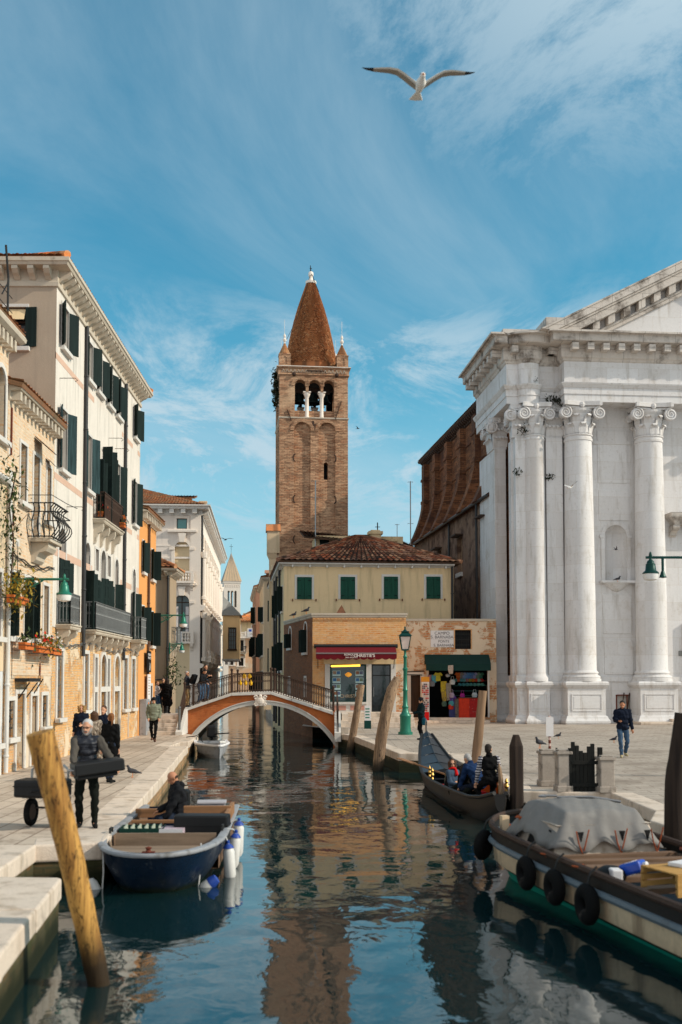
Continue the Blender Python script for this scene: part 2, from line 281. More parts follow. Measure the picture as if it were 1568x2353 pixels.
M['cargo_black']=mat('black_boat_paint',(.008,.0075,.0075),.6,.25,2,.2,16,.15,20,stain=((.05,.04,.03),3,.60,.76))
M['cargo_green']=mat('green_antifouling_paint',(.006,.26,.18),.6,.2,2,.15,14,.1,20)
M['cargo_blue']=mat('grey_blue_boat_paint',(.12,.155,.18),.5,.18,2,.12,14,.1,20,stain=((.08,.08,.08),2.4,.58,.8))
M['tarp']=mat('grey_tarpaulin',(.20,.19,.18),.8,.14,2,.1,12,.5,5,spec=.2,stain=((.27,.26,.24),1.6,.54,.72))
M['cabin_cream']=mat('cream_cabin_paint',(.58,.48,.39),.6,.14,2,.1,18,.1,20,stain=((.30,.22,.16),2.4,.52,.74),streak=((.3,.2,.13),.7))
M['rope']=mat('orange_rope',(.40,.09,.03),.9,.2,9,.2,50,.3,80)
M['plank']=woodmat('brown_plank',(.20,.12,.075),(.11,.065,.04),0,9,.8)
M['crate_yellow']=woodmat('yellow_pine_crate',(.50,.28,.085),(.38,.20,.055),0,10,.7)
M['bright_blue']=mat('bright_blue_plastic',(.008,.06,.42),.35,.1,4,.1,20,.05,20,spec=.5)
M['crate_green']=mat('green_crate_plastic',(.006,.035,.026),.5,.2,6,.15,30,.1,50)
M['bottle']=mat('pale_bottle_caps',(.45,.50,.40),.3,.2,6,.1,30,0,spec=.6)
M['terracotta']=mat('orange_flower_box',(.58,.15,.035),.7,.15,4,.1,30)
M['leaf']=mat('green_leaf',(.075,.10,.028),.6,.3,6,.2,40,0)
M['leaf_dark']=mat('dark_green_leaf',(.022,.045,.016),.6,.3,6,.2,40,0)
M['leaf_yellow']=mat('yellow_green_leaf',(.30,.20,.025),.6,.3,6,.2,40,0)
M['weed']=mat('dark_weed',(.018,.024,.010),.8,.3,6,.2,40,0)
M['flower_red']=mat('red_flower',(.62,.02,.01),.6,.2,9,.1,40,0)
M['flower_orange']=mat('orange_flower',(.70,.18,.02),.6,.2,9,.1,40,0)
M['bronze']=mat('dark_bronze',(.018,.030,.028),.5,.2,3,.15,20,metal=.6)
M['feather_white']=mat('white_feathers',(.74,.71,.67),.85,.06,9,.05,60,.15,120)
M['feather_grey']=mat('grey_feathers',(.30,.26,.22),.85,.14,9,.1,60,.2,120)
M['feather_black']=mat('black_feathers',(.02,.02,.022),.8,.15,9,.1,60,.2,120)
M['beak']=mat('orange_beak',(.70,.20,.03),.5)
M['pigeon']=mat('pigeon_feathers',(.045,.045,.052),.7,.3,14,.2,60,.15,100)
# ---------------------------------------------------------------- mesh helpers
def T(x=0,y=0,z=0,rz=0,rx=0,ry=0):
    return Matrix.Translation((x,y,z))@Matrix.Rotation(rz,4,'Z')@Matrix.Rotation(rx,4,'X')@Matrix.Rotation(ry,4,'Y')
I4=Matrix.Identity(4)
class MB:
    def __init__(s,t=None): s.v=[]; s.f=[]; s.mi=[]; s.uv={}; s.t=t or I4; s.k=0
    def add(s,vs,fs,k=None):
        o=len(s.v); t=s.t
        s.v+=[tuple(t@Vector(p)) for p in vs]
        for f in fs: s.f.append(tuple(i+o for i in f)); s.mi.append(s.k if k is None else k)
        return s
    def box(s,x0,x1,y0,y1,z0,z1,k=None):
        return s.add([(x0,y0,z0),(x1,y0,z0),(x1,y1,z0),(x0,y1,z0),(x0,y0,z1),(x1,y0,z1),(x1,y1,z1),(x0,y1,z1)],
            [(0,3,2,1),(4,5,6,7),(0,1,5,4),(1,2,6,5),(2,3,7,6),(3,0,4,7)],k)
    def obox(s,m,sx,sy,sz,k=None):      # box centred on matrix m
        t=s.t; s.t=t@m; s.box(-sx/2,sx/2,-sy/2,sy/2,-sz/2,sz/2,k); s.t=t; return s
    def bar(s,a,b,w,h=None,k=None):      # rectangular bar between two points
        a=Vector(a); b=Vector(b); d=b-a; q=d.to_track_quat('Z','Y').to_matrix().to_4x4()
        return s.obox(Matrix.Translation((a+b)/2)@q,w,h or w,d.length,k)
    def quad(s,a,b,c,d,k=None): return s.add([a,b,c,d],[(0,1,2,3)],k)
    def prism(s,pts,y0,y1,k=None):       # polygon in x,z swept along y
        n=len(pts); vs=[(p[0],y0,p[1]) for p in pts]+[(p[0],y1,p[1]) for p in pts]
        return s.add(vs,[tuple(range(n)),tuple(range(2*n-1,n-1,-1))]+[(i,i+n,(i+1)%n+n,(i+1)%n) for i in range(n)],k)
    def slab(s,pts,z0,z1,k=None):        # polygon in x,y swept along z
        n=len(pts); vs=[(p[0],p[1],z0) for p in pts]+[(p[0],p[1],z1) for p in pts]
        return s.add(vs,[tuple(range(n-1,-1,-1)),tuple(range(n,2*n))]+[(i,(i+1)%n,(i+1)%n+n,i+n) for i in range(n)],k)
    def tube(s,pts,r,n=8,cap=True,k=None,flat=1.0):
        pts=[Vector(p) for p in pts]; m=len(pts); rs=r if isinstance(r,(list,tuple)) else [r]*m
        vs=[]; up=None
        for i,p in enumerate(pts):
            d=(pts[min(i+1,m-1)]-pts[max(i-1,0)]).normalized()
            if up is None: up=Vector((0,0,1)) if abs(d.z)<.9 else Vector((0,1,0))
            a=d.cross(up)
            if a.length<1e-5: a=d.orthogonal()
            a.normalize(); b=a.cross(d).normalized(); up=b
            for j in range(n):
                q=2*math.pi*j/n; vs.append(p+a*math.cos(q)*rs[i]+b*math.sin(q)*rs[i]*flat)
        fs=[(i*n+j,i*n+(j+1)%n,(i+1)*n+(j+1)%n,(i+1)*n+j) for i in range(m-1) for j in range(n)]
        if cap: fs+=[tuple(range(n-1,-1,-1)),tuple(range((m-1)*n,m*n))]
        return s.add(vs,fs,k)
    def lathe(s,prof,n=16,c=(0,0,0),k=None,a0=0,a1=2*math.pi,sx=1,sy=1):
        full=abs(a1-a0-2*math.pi)<1e-6; m=n if full else n+1; vs=[]
        for r,z in prof:
            for j in range(m):
                q=a0+(a1-a0)*j/n; vs.append((c[0]+r*math.cos(q)*sx,c[1]+r*math.sin(q)*sy,c[2]+z))
        fs=[(i*m+j,i*m+(j+1)%m,(i+1)*m+(j+1)%m,(i+1)*m+j) for i in range(len(prof)-1) for j in range(n)]
        return s.add(vs,fs,k)
    def ball(s,c,rx,ry=None,rz=None,n=12,k=None,m=None):
        ry=rx if ry is None else ry; rz=rx if rz is None else rz; h=n//2; vs=[(0,0,-rz)]; 
        for i in range(1,h):
            a=-math.pi/2+math.pi*i/h
            for j in range(n): q=2*math.pi*j/n; vs.append((rx*math.cos(a)*math.cos(q),ry*math.cos(a)*math.sin(q),rz*math.sin(a)))
        vs.append((0,0,rz)); L=len(vs)-1
        fs=[(0,1+(j+1)%n,1+j) for j in range(n)]+[(1+i*n+j,1+i*n+(j+1)%n,1+(i+1)*n+(j+1)%n,1+(i+1)*n+j) for i in range(h-2) for j in range(n)]+[(1+(h-2)*n+j,1+(h-2)*n+(j+1)%n,L) for j in range(n)]
        t=s.t; s.t=t@Matrix.Translation(c)@(m or I4); s.add(vs,fs,k); s.t=t; return s
    def cap(s,a,b,ra,rb=None,n=10,fl=1.0):      # round-ended tapered limb
        rb=ra if rb is None else rb; a=Vector(a); b=Vector(b); d=b-a; L=d.length or 1e-6; d=d/L
        pts=[];rs=[]
        for i in range(4): q=math.pi/2*(1-i/3.); pts.append(a-d*ra*math.sin(q)); rs.append(max(ra*math.cos(q),.0008))
        for i in range(4): q=math.pi/2*i/3.; pts.append(b+d*rb*math.sin(q)); rs.append(max(rb*math.cos(q),.0008))
        return s.tube(pts,rs,n,True,flat=fl)
    def sweep(s,path,prof,closed=False,k=None):  # profile (out,z) along a ground path, outward = right-hand side
        P=[Vector((p[0],p[1])) for p in path]; n=len(P); vs=[]
        for i in range(n):
            d0=(P[i]-P[i-1]) if (i>0 or closed) else None; d1=(P[(i+1)%n]-P[i]) if (i<n-1 or closed) else None
            if d0 is None: d0=d1
            if d1 is None: d1=d0
            n0=Vector((d0.y,-d0.x)).normalized(); n1=Vector((d1.y,-d1.x)).normalized()
            b=n0+n1; b=b/max(b.length_squared/2,.25) if b.length>1e-4 else n0
            for o,z in prof: vs.append((P[i].x+b.x*o,P[i].y+b.y*o,z))
        m=len(prof); fs=[]
        for i in range(n if closed else n-1):
            a=i*m; c=((i+1)%n)*m
            for j in range(m-1): fs.append((a+j,c+j,c+j+1,a+j+1))
        if not closed: fs+=[tuple(range(m)),tuple(range((n-1)*m+m-1,(n-1)*m-1,-1))]
        return s.add(vs,fs,k)
    def build(s,name,mats,parent=None,smooth=False,bevel=0,uv=None):
        me=bpy.data.meshes.new(name); me.from_pydata(s.v,[],s.f)
        for m in (mats if isinstance(mats,(list,tuple)) else [mats]): me.materials.append(M[m] if isinstance(m,str) else m)
        if any(s.mi): me.polygons.foreach_set('material_index',s.mi)
        if smooth: me.polygons.foreach_set('use_smooth',[True]*len(me.polygons))
        me.update(); boxuv(me) if uv is None else setuv(me,uv)
        o=bpy.data.objects.new(name,me); COL.objects.link(o)
        if parent: o.parent=parent
        if bevel:
            b=o.modifiers.new('bevel','BEVEL'); b.width=bevel; b.segments=2; b.limit_method='ANGLE'; b.angle_limit=R(40)
        if smooth:
            try: me.set_sharp_from_angle(angle=R(48))
            except Exception: pass
        return o
def each(mb,name,mats,parent,**kw):
    """build every separate piece of mb as an object of its own"""
    n=len(mb.v); p=list(range(n))
    def find(i):
        while p[i]!=i: p[i]=p[p[i]]; i=p[i]
        return i
    for f in mb.f:
        a=find(f[0])
        for i in f[1:]: p[find(i)]=a
    g={}
    for f,m in zip(mb.f,mb.mi): g.setdefault(find(f[0]),[]).append((f,m))
    out=[]
    for fs in g.values():
        q=MB(); ix={}
        for f,m in fs:
            for i in f:
                if i not in ix: ix[i]=len(q.v); q.v.append(mb.v[i])
            q.f.append(tuple(ix[i] for i in f)); q.mi.append(m)
        out.append(q.build(name,mats,parent,**kw))
    return out
def boxuv(me):
    nl=len(me.loops)
    if not nl: return
    co=np.empty(len(me.vertices)*3,'f'); me.vertices.foreach_get('co',co); co=co.reshape(-1,3)
    li=np.empty(nl,'i'); me.loops.foreach_get('vertex_index',li)
    pn=np.empty(len(me.polygons)*3,'f'); me.polygons.foreach_get('normal',pn); pn=np.abs(pn.reshape(-1,3))
    lt=np.empty(len(me.polygons),'i'); me.polygons.foreach_get('loop_total',lt)
    ax=np.repeat(np.argmax(pn*np.array([1,1,1.2]),1),lt); c=co[li]
    u=np.where(ax==0,c[:,1],c[:,0]); v=np.where(ax==2,c[:,1],c[:,2])
    l=me.uv_layers.new(name='UVMap'); l.data.foreach_set('uv',np.stack([u,v],1).astype('f').ravel())
def setuv(me,uv):
    li=np.empty(len(me.loops),'i'); me.loops.foreach_get('vertex_index',li)
    l=me.uv_layers.new(name='UVMap'); l.data.foreach_set('uv',np.array(uv,'f')[li].ravel())
def tag(o,label=None,cat=None,group=None,kind=None):
    for k,v in (('label',label),('category',cat),('group',group),('kind',kind)):
        if v: o[k]=v
    return o
def thing(name,label,cat,loc=(0,0,0),rz=0,group=None):
    o=bpy.data.objects.new(name,None); COL.objects.link(o); o.location=loc; o.rotation_euler=(0,0,rz); o.empty_display_size=.3
    return tag(o,label,cat,group)
def kids(o): return [c for c in COL.objects if c.parent==o]
def copy_tree(o,parent=None):
    c=o.copy(); COL.objects.link(c)
    if parent: c.parent=parent
    for ch in kids(o): copy_tree(ch,c)
    return c
# ---------------------------------------------------------------- building helpers (local frame: x along the front, -y outward, z up)
def arc_pts(u0,u1,zb,n=10):
    r=(u1-u0)/2; c=(u0+u1)/2; return [(c-r*math.cos(math.pi*i/n),zb-r+r*math.sin(math.pi*i/n)) for i in range(n+1)]
def wall(mb,L,z0,z1,holes=(),depth=.25,u0=0.0):
    """vertical wall sheet on y=0 with openings (u0,u1,z0,z1,arch) and their reveals"""
    us=sorted({u0,L}|{h[i] for h in holes for i in (0,1)}); zs=sorted({z0,z1}|{h[i] for h in holes for i in (2,3)})
    us=[u for u in us if u0-1e-6<=u<=L+1e-6]; zs=[z for z in zs if z0-1e-6<=z<=z1+1e-6]
    for a,b in zip(us,us[1:]):
        for c,d in zip(zs,zs[1:]):
            mu,mz=(a+b)/2,(c+d)/2
            if any(h[0]<mu<h[1] and h[2]<mz<h[3] for h in holes): continue
            mb.quad((a,0,c),(b,0,c),(b,0,d),(a,0,d))
    for h in holes:
        a,b,c,d=h[:4]; arch=len(h)>4 and h[4]
        if arch:
            P=arc_pts(a,b,d); 
            for p,q in zip(P,P[1:]):
                mb.quad((p[0],0,p[1]),(q[0],0,q[1]),(q[0],0,d),(p[0],0,d)); mb.quad((q[0],0,q[1]),(p[0],0,p[1]),(p[0],depth,p[1]),(q[0],depth,q[1]))
            t=P[0][1]
        else:
            t=d
            if len(h)<6: mb.quad((b,0,d),(a,0,d),(a,depth,d),(b,depth,d))
        mb.quad((a,0,t),(a,0,c),(a,depth,c),(a,depth,t)); mb.quad((b,0,c),(b,0,t),(b,depth,t),(b,depth,c))
        if len(h)<6 or not arch: mb.quad((a,0,c),(b,0,c),(b,depth,c),(a,depth,c))
    return mb
def ring(mb,a,b,c,d,w,y0,y1,arch=False,bottom=True):
    """frame of width w outside the opening, standing from y0 to y1"""
    if arch:
        r=(b-a)/2; t=d-r; P=arc_pts(a,b,d,12); Q=arc_pts(a-w,b+w,d+w,12)
        for i in range(12): mb.prism([P[i],P[i+1],Q[i+1],Q[i]],y0,y1)
        mb.box(a-w,a,y0,y1,c,t); mb.box(b,b+w,y0,y1,c,t)
    else:
        mb.box(a-w,a,y0,y1,c,d); mb.box(b,b+w,y0,y1,c,d); mb.box(a-w,b+w,y0,y1,d,d+w)
    if bottom: mb.box(a-w,b+w,y0,y1,c-w,c)
    return mb
def shutter_leaf(w,h,bat=4,arch=False):
    mb=MB(); mb.box(0,w,-.035,0,0,h); n=max(3,int(h/.42))
    for i in range(n): z=h*(i+.5)/n; mb.box(.01,w-.01,-.048,-.035,z-.045*h/n*2,z+.045*h/n*2)
    for x in (0.0,w/2-.02,w-.045): mb.box(x,x+.045,-.046,-.036,.02,h-.02)
    return mb
def window(par,t,a,b,c,d,arch=False,depth=.22,trim=.11,tm='stone',gm='glass',sill=True,sh=None,sm='shutter',fm='dark_wood',bars=None,mull=(1,2),name='window',shz=None,proud=.035):
    """stone surround (the window part) with pane, sash, sill, grille and shutters as its sub-parts. sh=(angle near, angle far) in degrees"""
    mb=ring(MB(t),a,b,c,d,trim,-proud,.03,arch,False); w=mb.build(name,tm,par,bevel=.008)
    g=MB(t)
    if arch:
        P=arc_pts(a,b,d); P=[(a,c)]+P+[(b,c)]; g.add([(p[0],depth-.02,p[1]) for p in P],[tuple(range(len(P)))])
    else: g.quad((a,depth-.02,c),(b,depth-.02,c),(b,depth-.02,d),(a,depth-.02,d))
    g.build('pane',gm,w)
    if fm:
        f=MB(t); y0,y1=depth-.08,depth-.022; tt=d-(b-a)/2 if arch else d
        f.box(a,a+.06,y0,y1,c,tt); f.box(b-.06,b,y0,y1,c,tt); f.box(a,b,y0,y1,c,c+.06)
        if not arch: f.box(a,b,y0,y1,d-.06,d)
        else: f.box(a,b,y0+.004,y1,tt-.04,tt+.04)
        for i in range(1,mull[0]+1): x=a+(b-a)*i/(mull[0]+1); f.box(x-.035,x+.035,y0+.003,y1,c,d if not arch else d-.05)
        for i in range(1,mull[1]+1): z=c+(tt-c)*i/(mull[1]+1); f.box(a,b,y0+.006,y1,z-.025,z+.025)
        f.build('sash',fm,w)
    if sill:
        MB(t).box(a-trim-.06,b+trim+.06,-.15,.0,c-.14,c-.002).build('sill',tm,w,bevel=.012)
    if bars:
        g=MB(t); n=max(3,int((b-a)/.13))
        for i in range(1,n): x=a+(b-a)*i/n; g.tube([(x,.05,c),(x,.05,d)],.011,5)
        for z in (c+.25,(c+d)/2,d-.25): g.box(a,b,.035,.065,z-.015,z+.015)
        for z in (c+.5,d-.5):
            for i in range(n-1): x=a+(b-a)*(i+.5)/n; g.tube([(x+.04*math.cos(q),.05,z+.1*math.sin(q)) for q in np.linspace(0,6.283,9)],.008,4)
        g.build('grille',bars,w)
    if sh:
        hz=(c,d) if shz is None else shz; lw=(b-a)/2-.005
        for i,ang in enumerate(sh):
            if ang is None: continue
            lf=shutter_leaf(lw,hz[1]-hz[0]-.02)
            tt=t@(T(a,-.04,hz[0]+.01,-R(ang)) if i==0 else T(b,-.04,hz[0]+.01,R(ang))@Matrix.Scale(-1,4,(1,0,0)))
            lf.v=[tuple(tt@Vector(p)) for p in lf.v]
            if i==1: lf.f=[f[::-1] for f in lf.f]
            lf.build('shutter',sm,w)
    return w
def cornice(t,path,prof,par,m,name='cornice',br=None):
    mb=MB(t); mb.sweep(path,prof)
    if br:        # brackets under the cornice: spacing, width, (out0,out1), (z0,z1)
        sp,bw,(o0,o1),(za,zb)=br[:4]; curved=len(br)>4
        for p,q in zip(path,path[1:]):
            p=Vector(p);q=Vector(q); L=(q-p).length; d=(q-p)/L; nrm=Vector((d.y,-d.x)); n=max(1,int(L/sp))
            for i in range(n):
                s=L*(i+.5)/n; c=p+d*s; m4=t@Matrix(((d.x,-nrm.x,0,c.x),(d.y,-nrm.y,0,c.y),(0,0,1,0),(0,0,0,1)))
                k=mb.t; mb.t=m4
                if curved:
                    h=zb-za; pts=[(-o0,zb),(-o1,zb),(-o1-.02,zb-.3*h),(-o1*.72,zb-.62*h),(-o1*.38,zb-.78*h),(-o0-.03,za),(-o0,za)]
                    vs=[(-bw/2,x,z) for x,z in pts]+[(bw/2,x,z) for x,z in pts]; e=len(pts)
                    mb.add(vs,[tuple(range(e)),tuple(range(2*e-1,e-1,-1))]+[(j,j+e,(j+1)%e+e,(j+1)%e) for j in range(e)])
                else: mb.box(-bw/2,bw/2,-o1,-o0,za,zb)
                mb.t=k
    return mb.build(name,m,par)
def tile_roof(par,t,quad,name='roof',m='tiles_red',pitch=.26,row=.36,amp=.05,thick=.12):
    """pan tiles on a sloping quad (eave left, eave right, ridge right, ridge left): corrugated columns in stepped rows"""
    a,b,c,d=[Vector(p) for p in quad]; n=max(2,int((b-a).length/pitch)); nrm=(b-a).cross(d-a).normalized()
    if nrm.z<0: nrm=-nrm
    sl=max((d-a).length,(c-b).length); rows=max(2,int(sl/row)); mb=MB(t); uv=[]; sub=4
    vs=[];fs=[]
    for r in range(rows):
        for e,(w,lift) in enumerate(((r/rows,.035),((r+1)/rows,0.0))):
            for i in range(n*sub+1):
                u=i/(n*sub); p=(a*(1-u)+b*u)*(1-w)+(d*(1-u)+c*u)*w
                ph=(i%sub)/sub; h=amp*(.5+.5*math.cos(2*math.pi*ph))+lift+.012*random.random()
                vs.append(p+nrm*h); uv.append((u*n+.5+.0001,r+e*.98+.01))
        o=r*2*(n*sub+1)
        for i in range(n*sub): fs.append((o+i,o+i+1,o+n*sub+1+i+1,o+n*sub+1+i))
    mb.add(vs,fs)
    o=len(vs); q=[a,b,c,d]; dn=nrm*-thick
    mb.add(q+[p+dn for p in q],[(0,1,5,4),(1,2,6,5),(2,3,7,6),(3,0,4,7),(7,6,5,4)]); uv+=[(0,0)]*8
    return mb.build(name,m,par,uv=uv)
def hip_roof(par,t,x0,x1,y0,y1,z,h,ridge=None,m='tiles_dark',ov=.35,pitch=.26,row=.36,name='roof',amp=.05):
    x0-=ov;x1+=ov;y0-=ov;y1+=ov; ym=(y0+y1)/2
    ra,rb=ridge or (x0+(y1-y0)/2,x1-(y1-y0)/2)
    A,B,C,D=(x0,y0,z),(x1,y0,z),(x1,y1,z),(x0,y1,z); P,Q=(ra,ym,z+h),(rb,ym,z+h)
    for q in ((A,B,Q,P),(C,D,P,Q),(B,C,Q,Q),(D,A,P,P)): tile_roof(par,t,q,name,m,pitch,row,amp)
    mb=MB(t)
    for p,q in ((P,Q),(P,A),(P,D),(Q,B),(Q,C)):
        p=Vector(p);q=Vector(q)
        if (q-p).length>.05:
            n=max(2,int((q-p).length/.4)); 
            for i in range(n): mb.tube([p+(q-p)*(i/n)+Vector((0,0,.06)),p+(q-p)*((i+1.06)/n)+Vector((0,0,.045))],[.11,.13],8)
    mb.build('ridge_tiles',m,par)
def railing(par,t,pts,z0,z1,m='iron',sp=.13,orn=True,name='railing',lean=0,top=.05):
    """wrought iron railing along points (x,y): posts, rails, balusters with scrolls"""
    mb=MB(t); P=[Vector((p[0],p[1],p[2] if len(p)>2 else 0)) for p in pts]
    for p,q in zip(P,P[1:]):
        L=(q-p).length; n=max(2,int(L/sp)); h=z1-z0
        up=lambda z:Vector((0,0,z))
        mb.bar(p+up(z1),q+up(z1),top,.035); mb.bar(p+up(z0+.06),q+up(z0+.06),.03,.02); mb.bar(p+up(z0+h*.86),q+up(z0+h*.86),.02,.015)
        d=(q-p)/n
        for i in range(n+1):
            c=p+d*i
            if i in (0,n): mb.bar(c+up(z0),c+up(z1),.035)
            else: mb.tube([c+up(z0+.06),c+up(z1)],.014,5)
            if orn and i<n:
                e=c+d*.5; R0=min(sp*.36,.06)
                for zc,rr in ((z0+h*.93,R0*.8),(z0+.06+R0*1.3,R0*1.1),(z0+h*.6,R0*.8)):
                    mb.tube([e+d.normalized()*rr*math.cos(k)+up(zc+rr*1.2*math.sin(k)) for k in np.linspace(0,6.283,8)],.008,4,False)
    return mb.build(name,m,par)
def bracket_mb(mb,x,w,out,z0,z1):       # scrolled stone console: hangs from z1, along -y by out
    h=z1-z0; pts=[(.0,z1),(-out,z1),(-out-.01,z1-.22*h),(-out*.86,z1-.42*h),(-out*.5,z1-.5*h),(-out*.34,z1-.68*h),(-out*.3,z1-.86*h),(-.06,z0),(0,z0)]
    m=len(pts); vs=[(x-w/2,a,b) for a,b in pts]+[(x+w/2,a,b) for a,b in pts]
    mb.add(vs,[tuple(range(m)),tuple(range(2*m-1,m-1,-1))]+[(j,j+m,(j+1)%m+m,(j+1)%m) for j in range(m)])
def balcony(par,t,a,b,z,out,rail=.95,nb=2,m='stone_warm',im='iron_grey',brh=.55):
    bl=MB(t); bl.sweep([(a,.0),(a,-out),(b,-out),(b,0)],[(-.2,z-.16),(.0,z-.16),(.03,z-.11),(.03,z-.07),(.07,z-.04),(.07,z),(-.2,z)]); bl.box(a+.02,b-.02,-out+.02,0,z-.15,z-.005)
    o=bl.build('balcony',m,par)
    for i in range(nb):
        k=MB(t); x=a+.16+(b-a-.32)*i/max(1,nb-1); bracket_mb(k,x,.17,out-.04,z-.16-brh,z-.162); k.build('bracket',m,o)
    railing(o,t,[(a+.02,0),(a+.02,-out+.0),(b-.02,-out+.0),(b-.02,0)],z,z+rail,im,.105)
    return o
def pipe(par,t,x,z0,z1,r=.055,m='pipe',y=-.08,name='drainpipe'):
    mb=MB(t); mb.tube([(x,y,z0),(x,y,z1)],r,8)
    for z in np.arange(z0+.4,z1,1.9): mb.lathe([(r+.002,0),(r+.018,.02),(r+.018,.06),(r+.002,.08)],8,(x,y,z))
    return mb.build(name,m,par,smooth=True)
def foliage(name,par,pts,m,size=.07,n=200,rad=.3,squash=(1,1,1),seed=1):
    rnd=random.Random(seed); mb=MB()
    for _ in range(n):
        c=Vector(rnd.choice(pts)); d=Vector((rnd.gauss(0,1)*squash[0],rnd.gauss(0,1)*squash[1],rnd.gauss(0,1)*squash[2]))*rad*.5
        p=c+d; q=Matrix.Rotation(rnd.uniform(0,6.3),4,'Z')@Matrix.Rotation(rnd.uniform(-1.2,1.2),4,'X')
        s=size*rnd.uniform(.6,1.4); L=[q@Vector(v) for v in ((0,-s,0),(s*.45,0,s*.12),(0,s,0),(-s*.45,0,s*.12))]
        mb.add([p+v for v in L],[(0,1,2,3)],rnd.randrange(len(m)) if isinstance(m,(list,tuple)) else 0)
    return mb.build(name,m,par)
def text_mesh(body,size,mat_name,par,loc,rot,name='lettering',bold=False,sx=1,align='CENTER'):
    cu=bpy.data.curves.new(name,'FONT'); cu.body=body; cu.size=size; cu.align_x=align; cu.align_y='CENTER'; cu.extrude=.004; cu.space_line=.9
    if bold: cu.offset=size*.02
    o=bpy.data.objects.new(name,cu); COL.objects.link(o); dg=bpy.context.evaluated_depsgraph_get(); dg.update()
    me=bpy.data.meshes.new_from_object(o.evaluated_get(dg)); bpy.data.objects.remove(o); bpy.data.curves.remove(cu)
    me.materials.clear(); me.materials.append(M[mat_name]); q=bpy.data.objects.new(name,me); COL.objects.link(q)
    q.location=loc; q.rotation_euler=rot; q.scale=(sx,1,1); q.parent=par; return q
# ================================================================ setting: water, banks, paving
def water():
    t=NT('canal_water')
    n1=t.noise(1,2,.45,t.co('Object',(.55,.5,1)),dist=.5); n2=t.noise(1,3,.5,t.co('Object',(2.2,1.7,1)),dist=.4); n3=t.noise(1,3,.5,t.co('Object',(9,6,1)))
    pt=t.ramp(t.noise(.13,3,.5,t.co('Object',(1,1,1),(3.3,1.2,0))),.45,.62)     # livelier patches
    h=t.math('ADD',t.math('MULTIPLY',n1,1.0),t.math('ADD',t.math('MULTIPLY',n2,.22),t.math('MULTIPLY',t.math('MULTIPLY',n3,pt),.05)))
    t.setv('Base Color',(.004,.019,.021,1)); t.setv('Roughness',.03); t.setv('IOR',1.8); t.setv('Specular IOR Level',.7)
    t.setv('Normal',t.bump(h,.4,.085)); M['water']=t.m
    mb=MB(); mb.quad((-60,-20,0),(60,-20,0),(60,420,0),(-60,420,0)); tag(mb.build('water','water'),kind='structure')
water()
def paving(name,c1,c2,bw,bh,rot=False):
    t=NT(name); b=t.n.new('ShaderNodeTexBrick'); t.l.new(t.co('Object',(1,1,1)) if not rot else t.n.new('ShaderNodeMapping').outputs[0],b.inputs['Vector'])
    if rot:
        m=b.inputs['Vector'].links[0].from_node; m.inputs['Rotation'].default_value=(0,0,R(90)); t.l.new(t.co(),m.inputs[0])
    for k,v in (('Scale',1),('Brick Width',bw),('Row Height',bh),('Mortar Size',.016),('Bias',0)): b.inputs[k].default_value=v
    b.inputs['Color1'].default_value=(*c1,1); b.inputs['Color2'].default_value=(*c2,1); b.inputs['Mortar'].default_value=(c1[0]*.45,c1[1]*.4,c1[2]*.37,1)
    col=t.mix(t.ramp(t.noise(.5,7,.65),.45,.72),b.outputs['Color'],(c1[0]*.66,c1[1]*.63,c1[2]*.6))
    col=t.mix(t.ramp(t.noise(2.4,7,.7),.54,.72),col,(c1[0]*.55,c1[1]*.5,c1[2]*.46)); t.setv('Base Color',vary(t,col,.16,1.1,.16,11)); t.setv('Roughness',.75); t.setv('Specular IOR Level',.3)
    t.setv('Normal',t.bump(t.math('ADD',t.math('MULTIPLY',b.outputs['Fac'],-1),t.math('MULTIPLY',t.noise(9,5,.6),.5)),.35,.02)); M[name]=t.m
paving('paving_left',(.47,.38,.30),(.53,.435,.345),.75,.40,True)
paving('paving_campo',(.40,.335,.275),(.46,.39,.32),.85,.42)
EL=[(-2.6,-8),(-3.03,9.74),(-3.41,13.33),(-4.38,13.4),(-4.5,16.05),(-3.5,16.3),(-5.42,39.9),(-6.1,39.95),(-6.1,42.6),(-5.75,42.7),(-6.0,47.7),(-6.85,49.3),(-6.85,54.2),(-9.0,54.4),(-9.0,57)]
ER=[(.5,54.0),(.42,49.8),(1.03,47.9),(2.41,36.1),(4.14,35.94),(4.02,33.9),(4.29,25.3),(4.1,23.75),(6.3,23.45),(6.3,20.2),(5.77,18.8),(6.7,11),(7.6,8),(8,-8)]
def bank(name,edge,close,pm,qm,kw):
    P=edge+close; mb=MB(); n=len(P); mb.add([(x,y,PAVE) for x,y in P],[tuple(range(n))]); o=mb.build(name,pm)
    if o.data.polygons[0].normal.z<0: o.data.flip_normals()
    tag(o,kind='structure')
    near=[p for p in edge if p[1]<16.4]; far=edge[len(near)-1:] if edge is EL else edge
    for pts,m_ in ((far,qm),)+(((near,'quay_mossy'),) if edge is EL else ()):
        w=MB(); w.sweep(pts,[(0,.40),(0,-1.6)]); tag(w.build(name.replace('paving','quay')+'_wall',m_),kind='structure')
    k=MB(); rnd=random.Random(3)
    for p,q in zip(edge,edge[1:]):
        p=Vector(p);q=Vector(q); L=(q-p).length; d=(q-p)/L; m=max(1,round(L/1.5)); nr=Vector((d.y,-d.x))
        for i in range(m):
            a=p+d*(L*i/m+(.006 if i else 0)); b=p+d*(L*(i+1)/m-(.006 if i<m-1 else 0)); z=PAVE+.004+rnd.uniform(0,.012); o_=rnd.uniform(.02,.05)
            c=[a+nr*o_,b+nr*o_,b-nr*kw,a-nr*kw]; k.slab([tuple(v) for v in c],.39,z)
    tag(k.build(name.replace('paving','kerb'),'kerb',bevel=.03),kind='structure')
bank('fondamenta_paving',EL,[(-30,57),(-30,-8)],'paving_left','quay',.62)
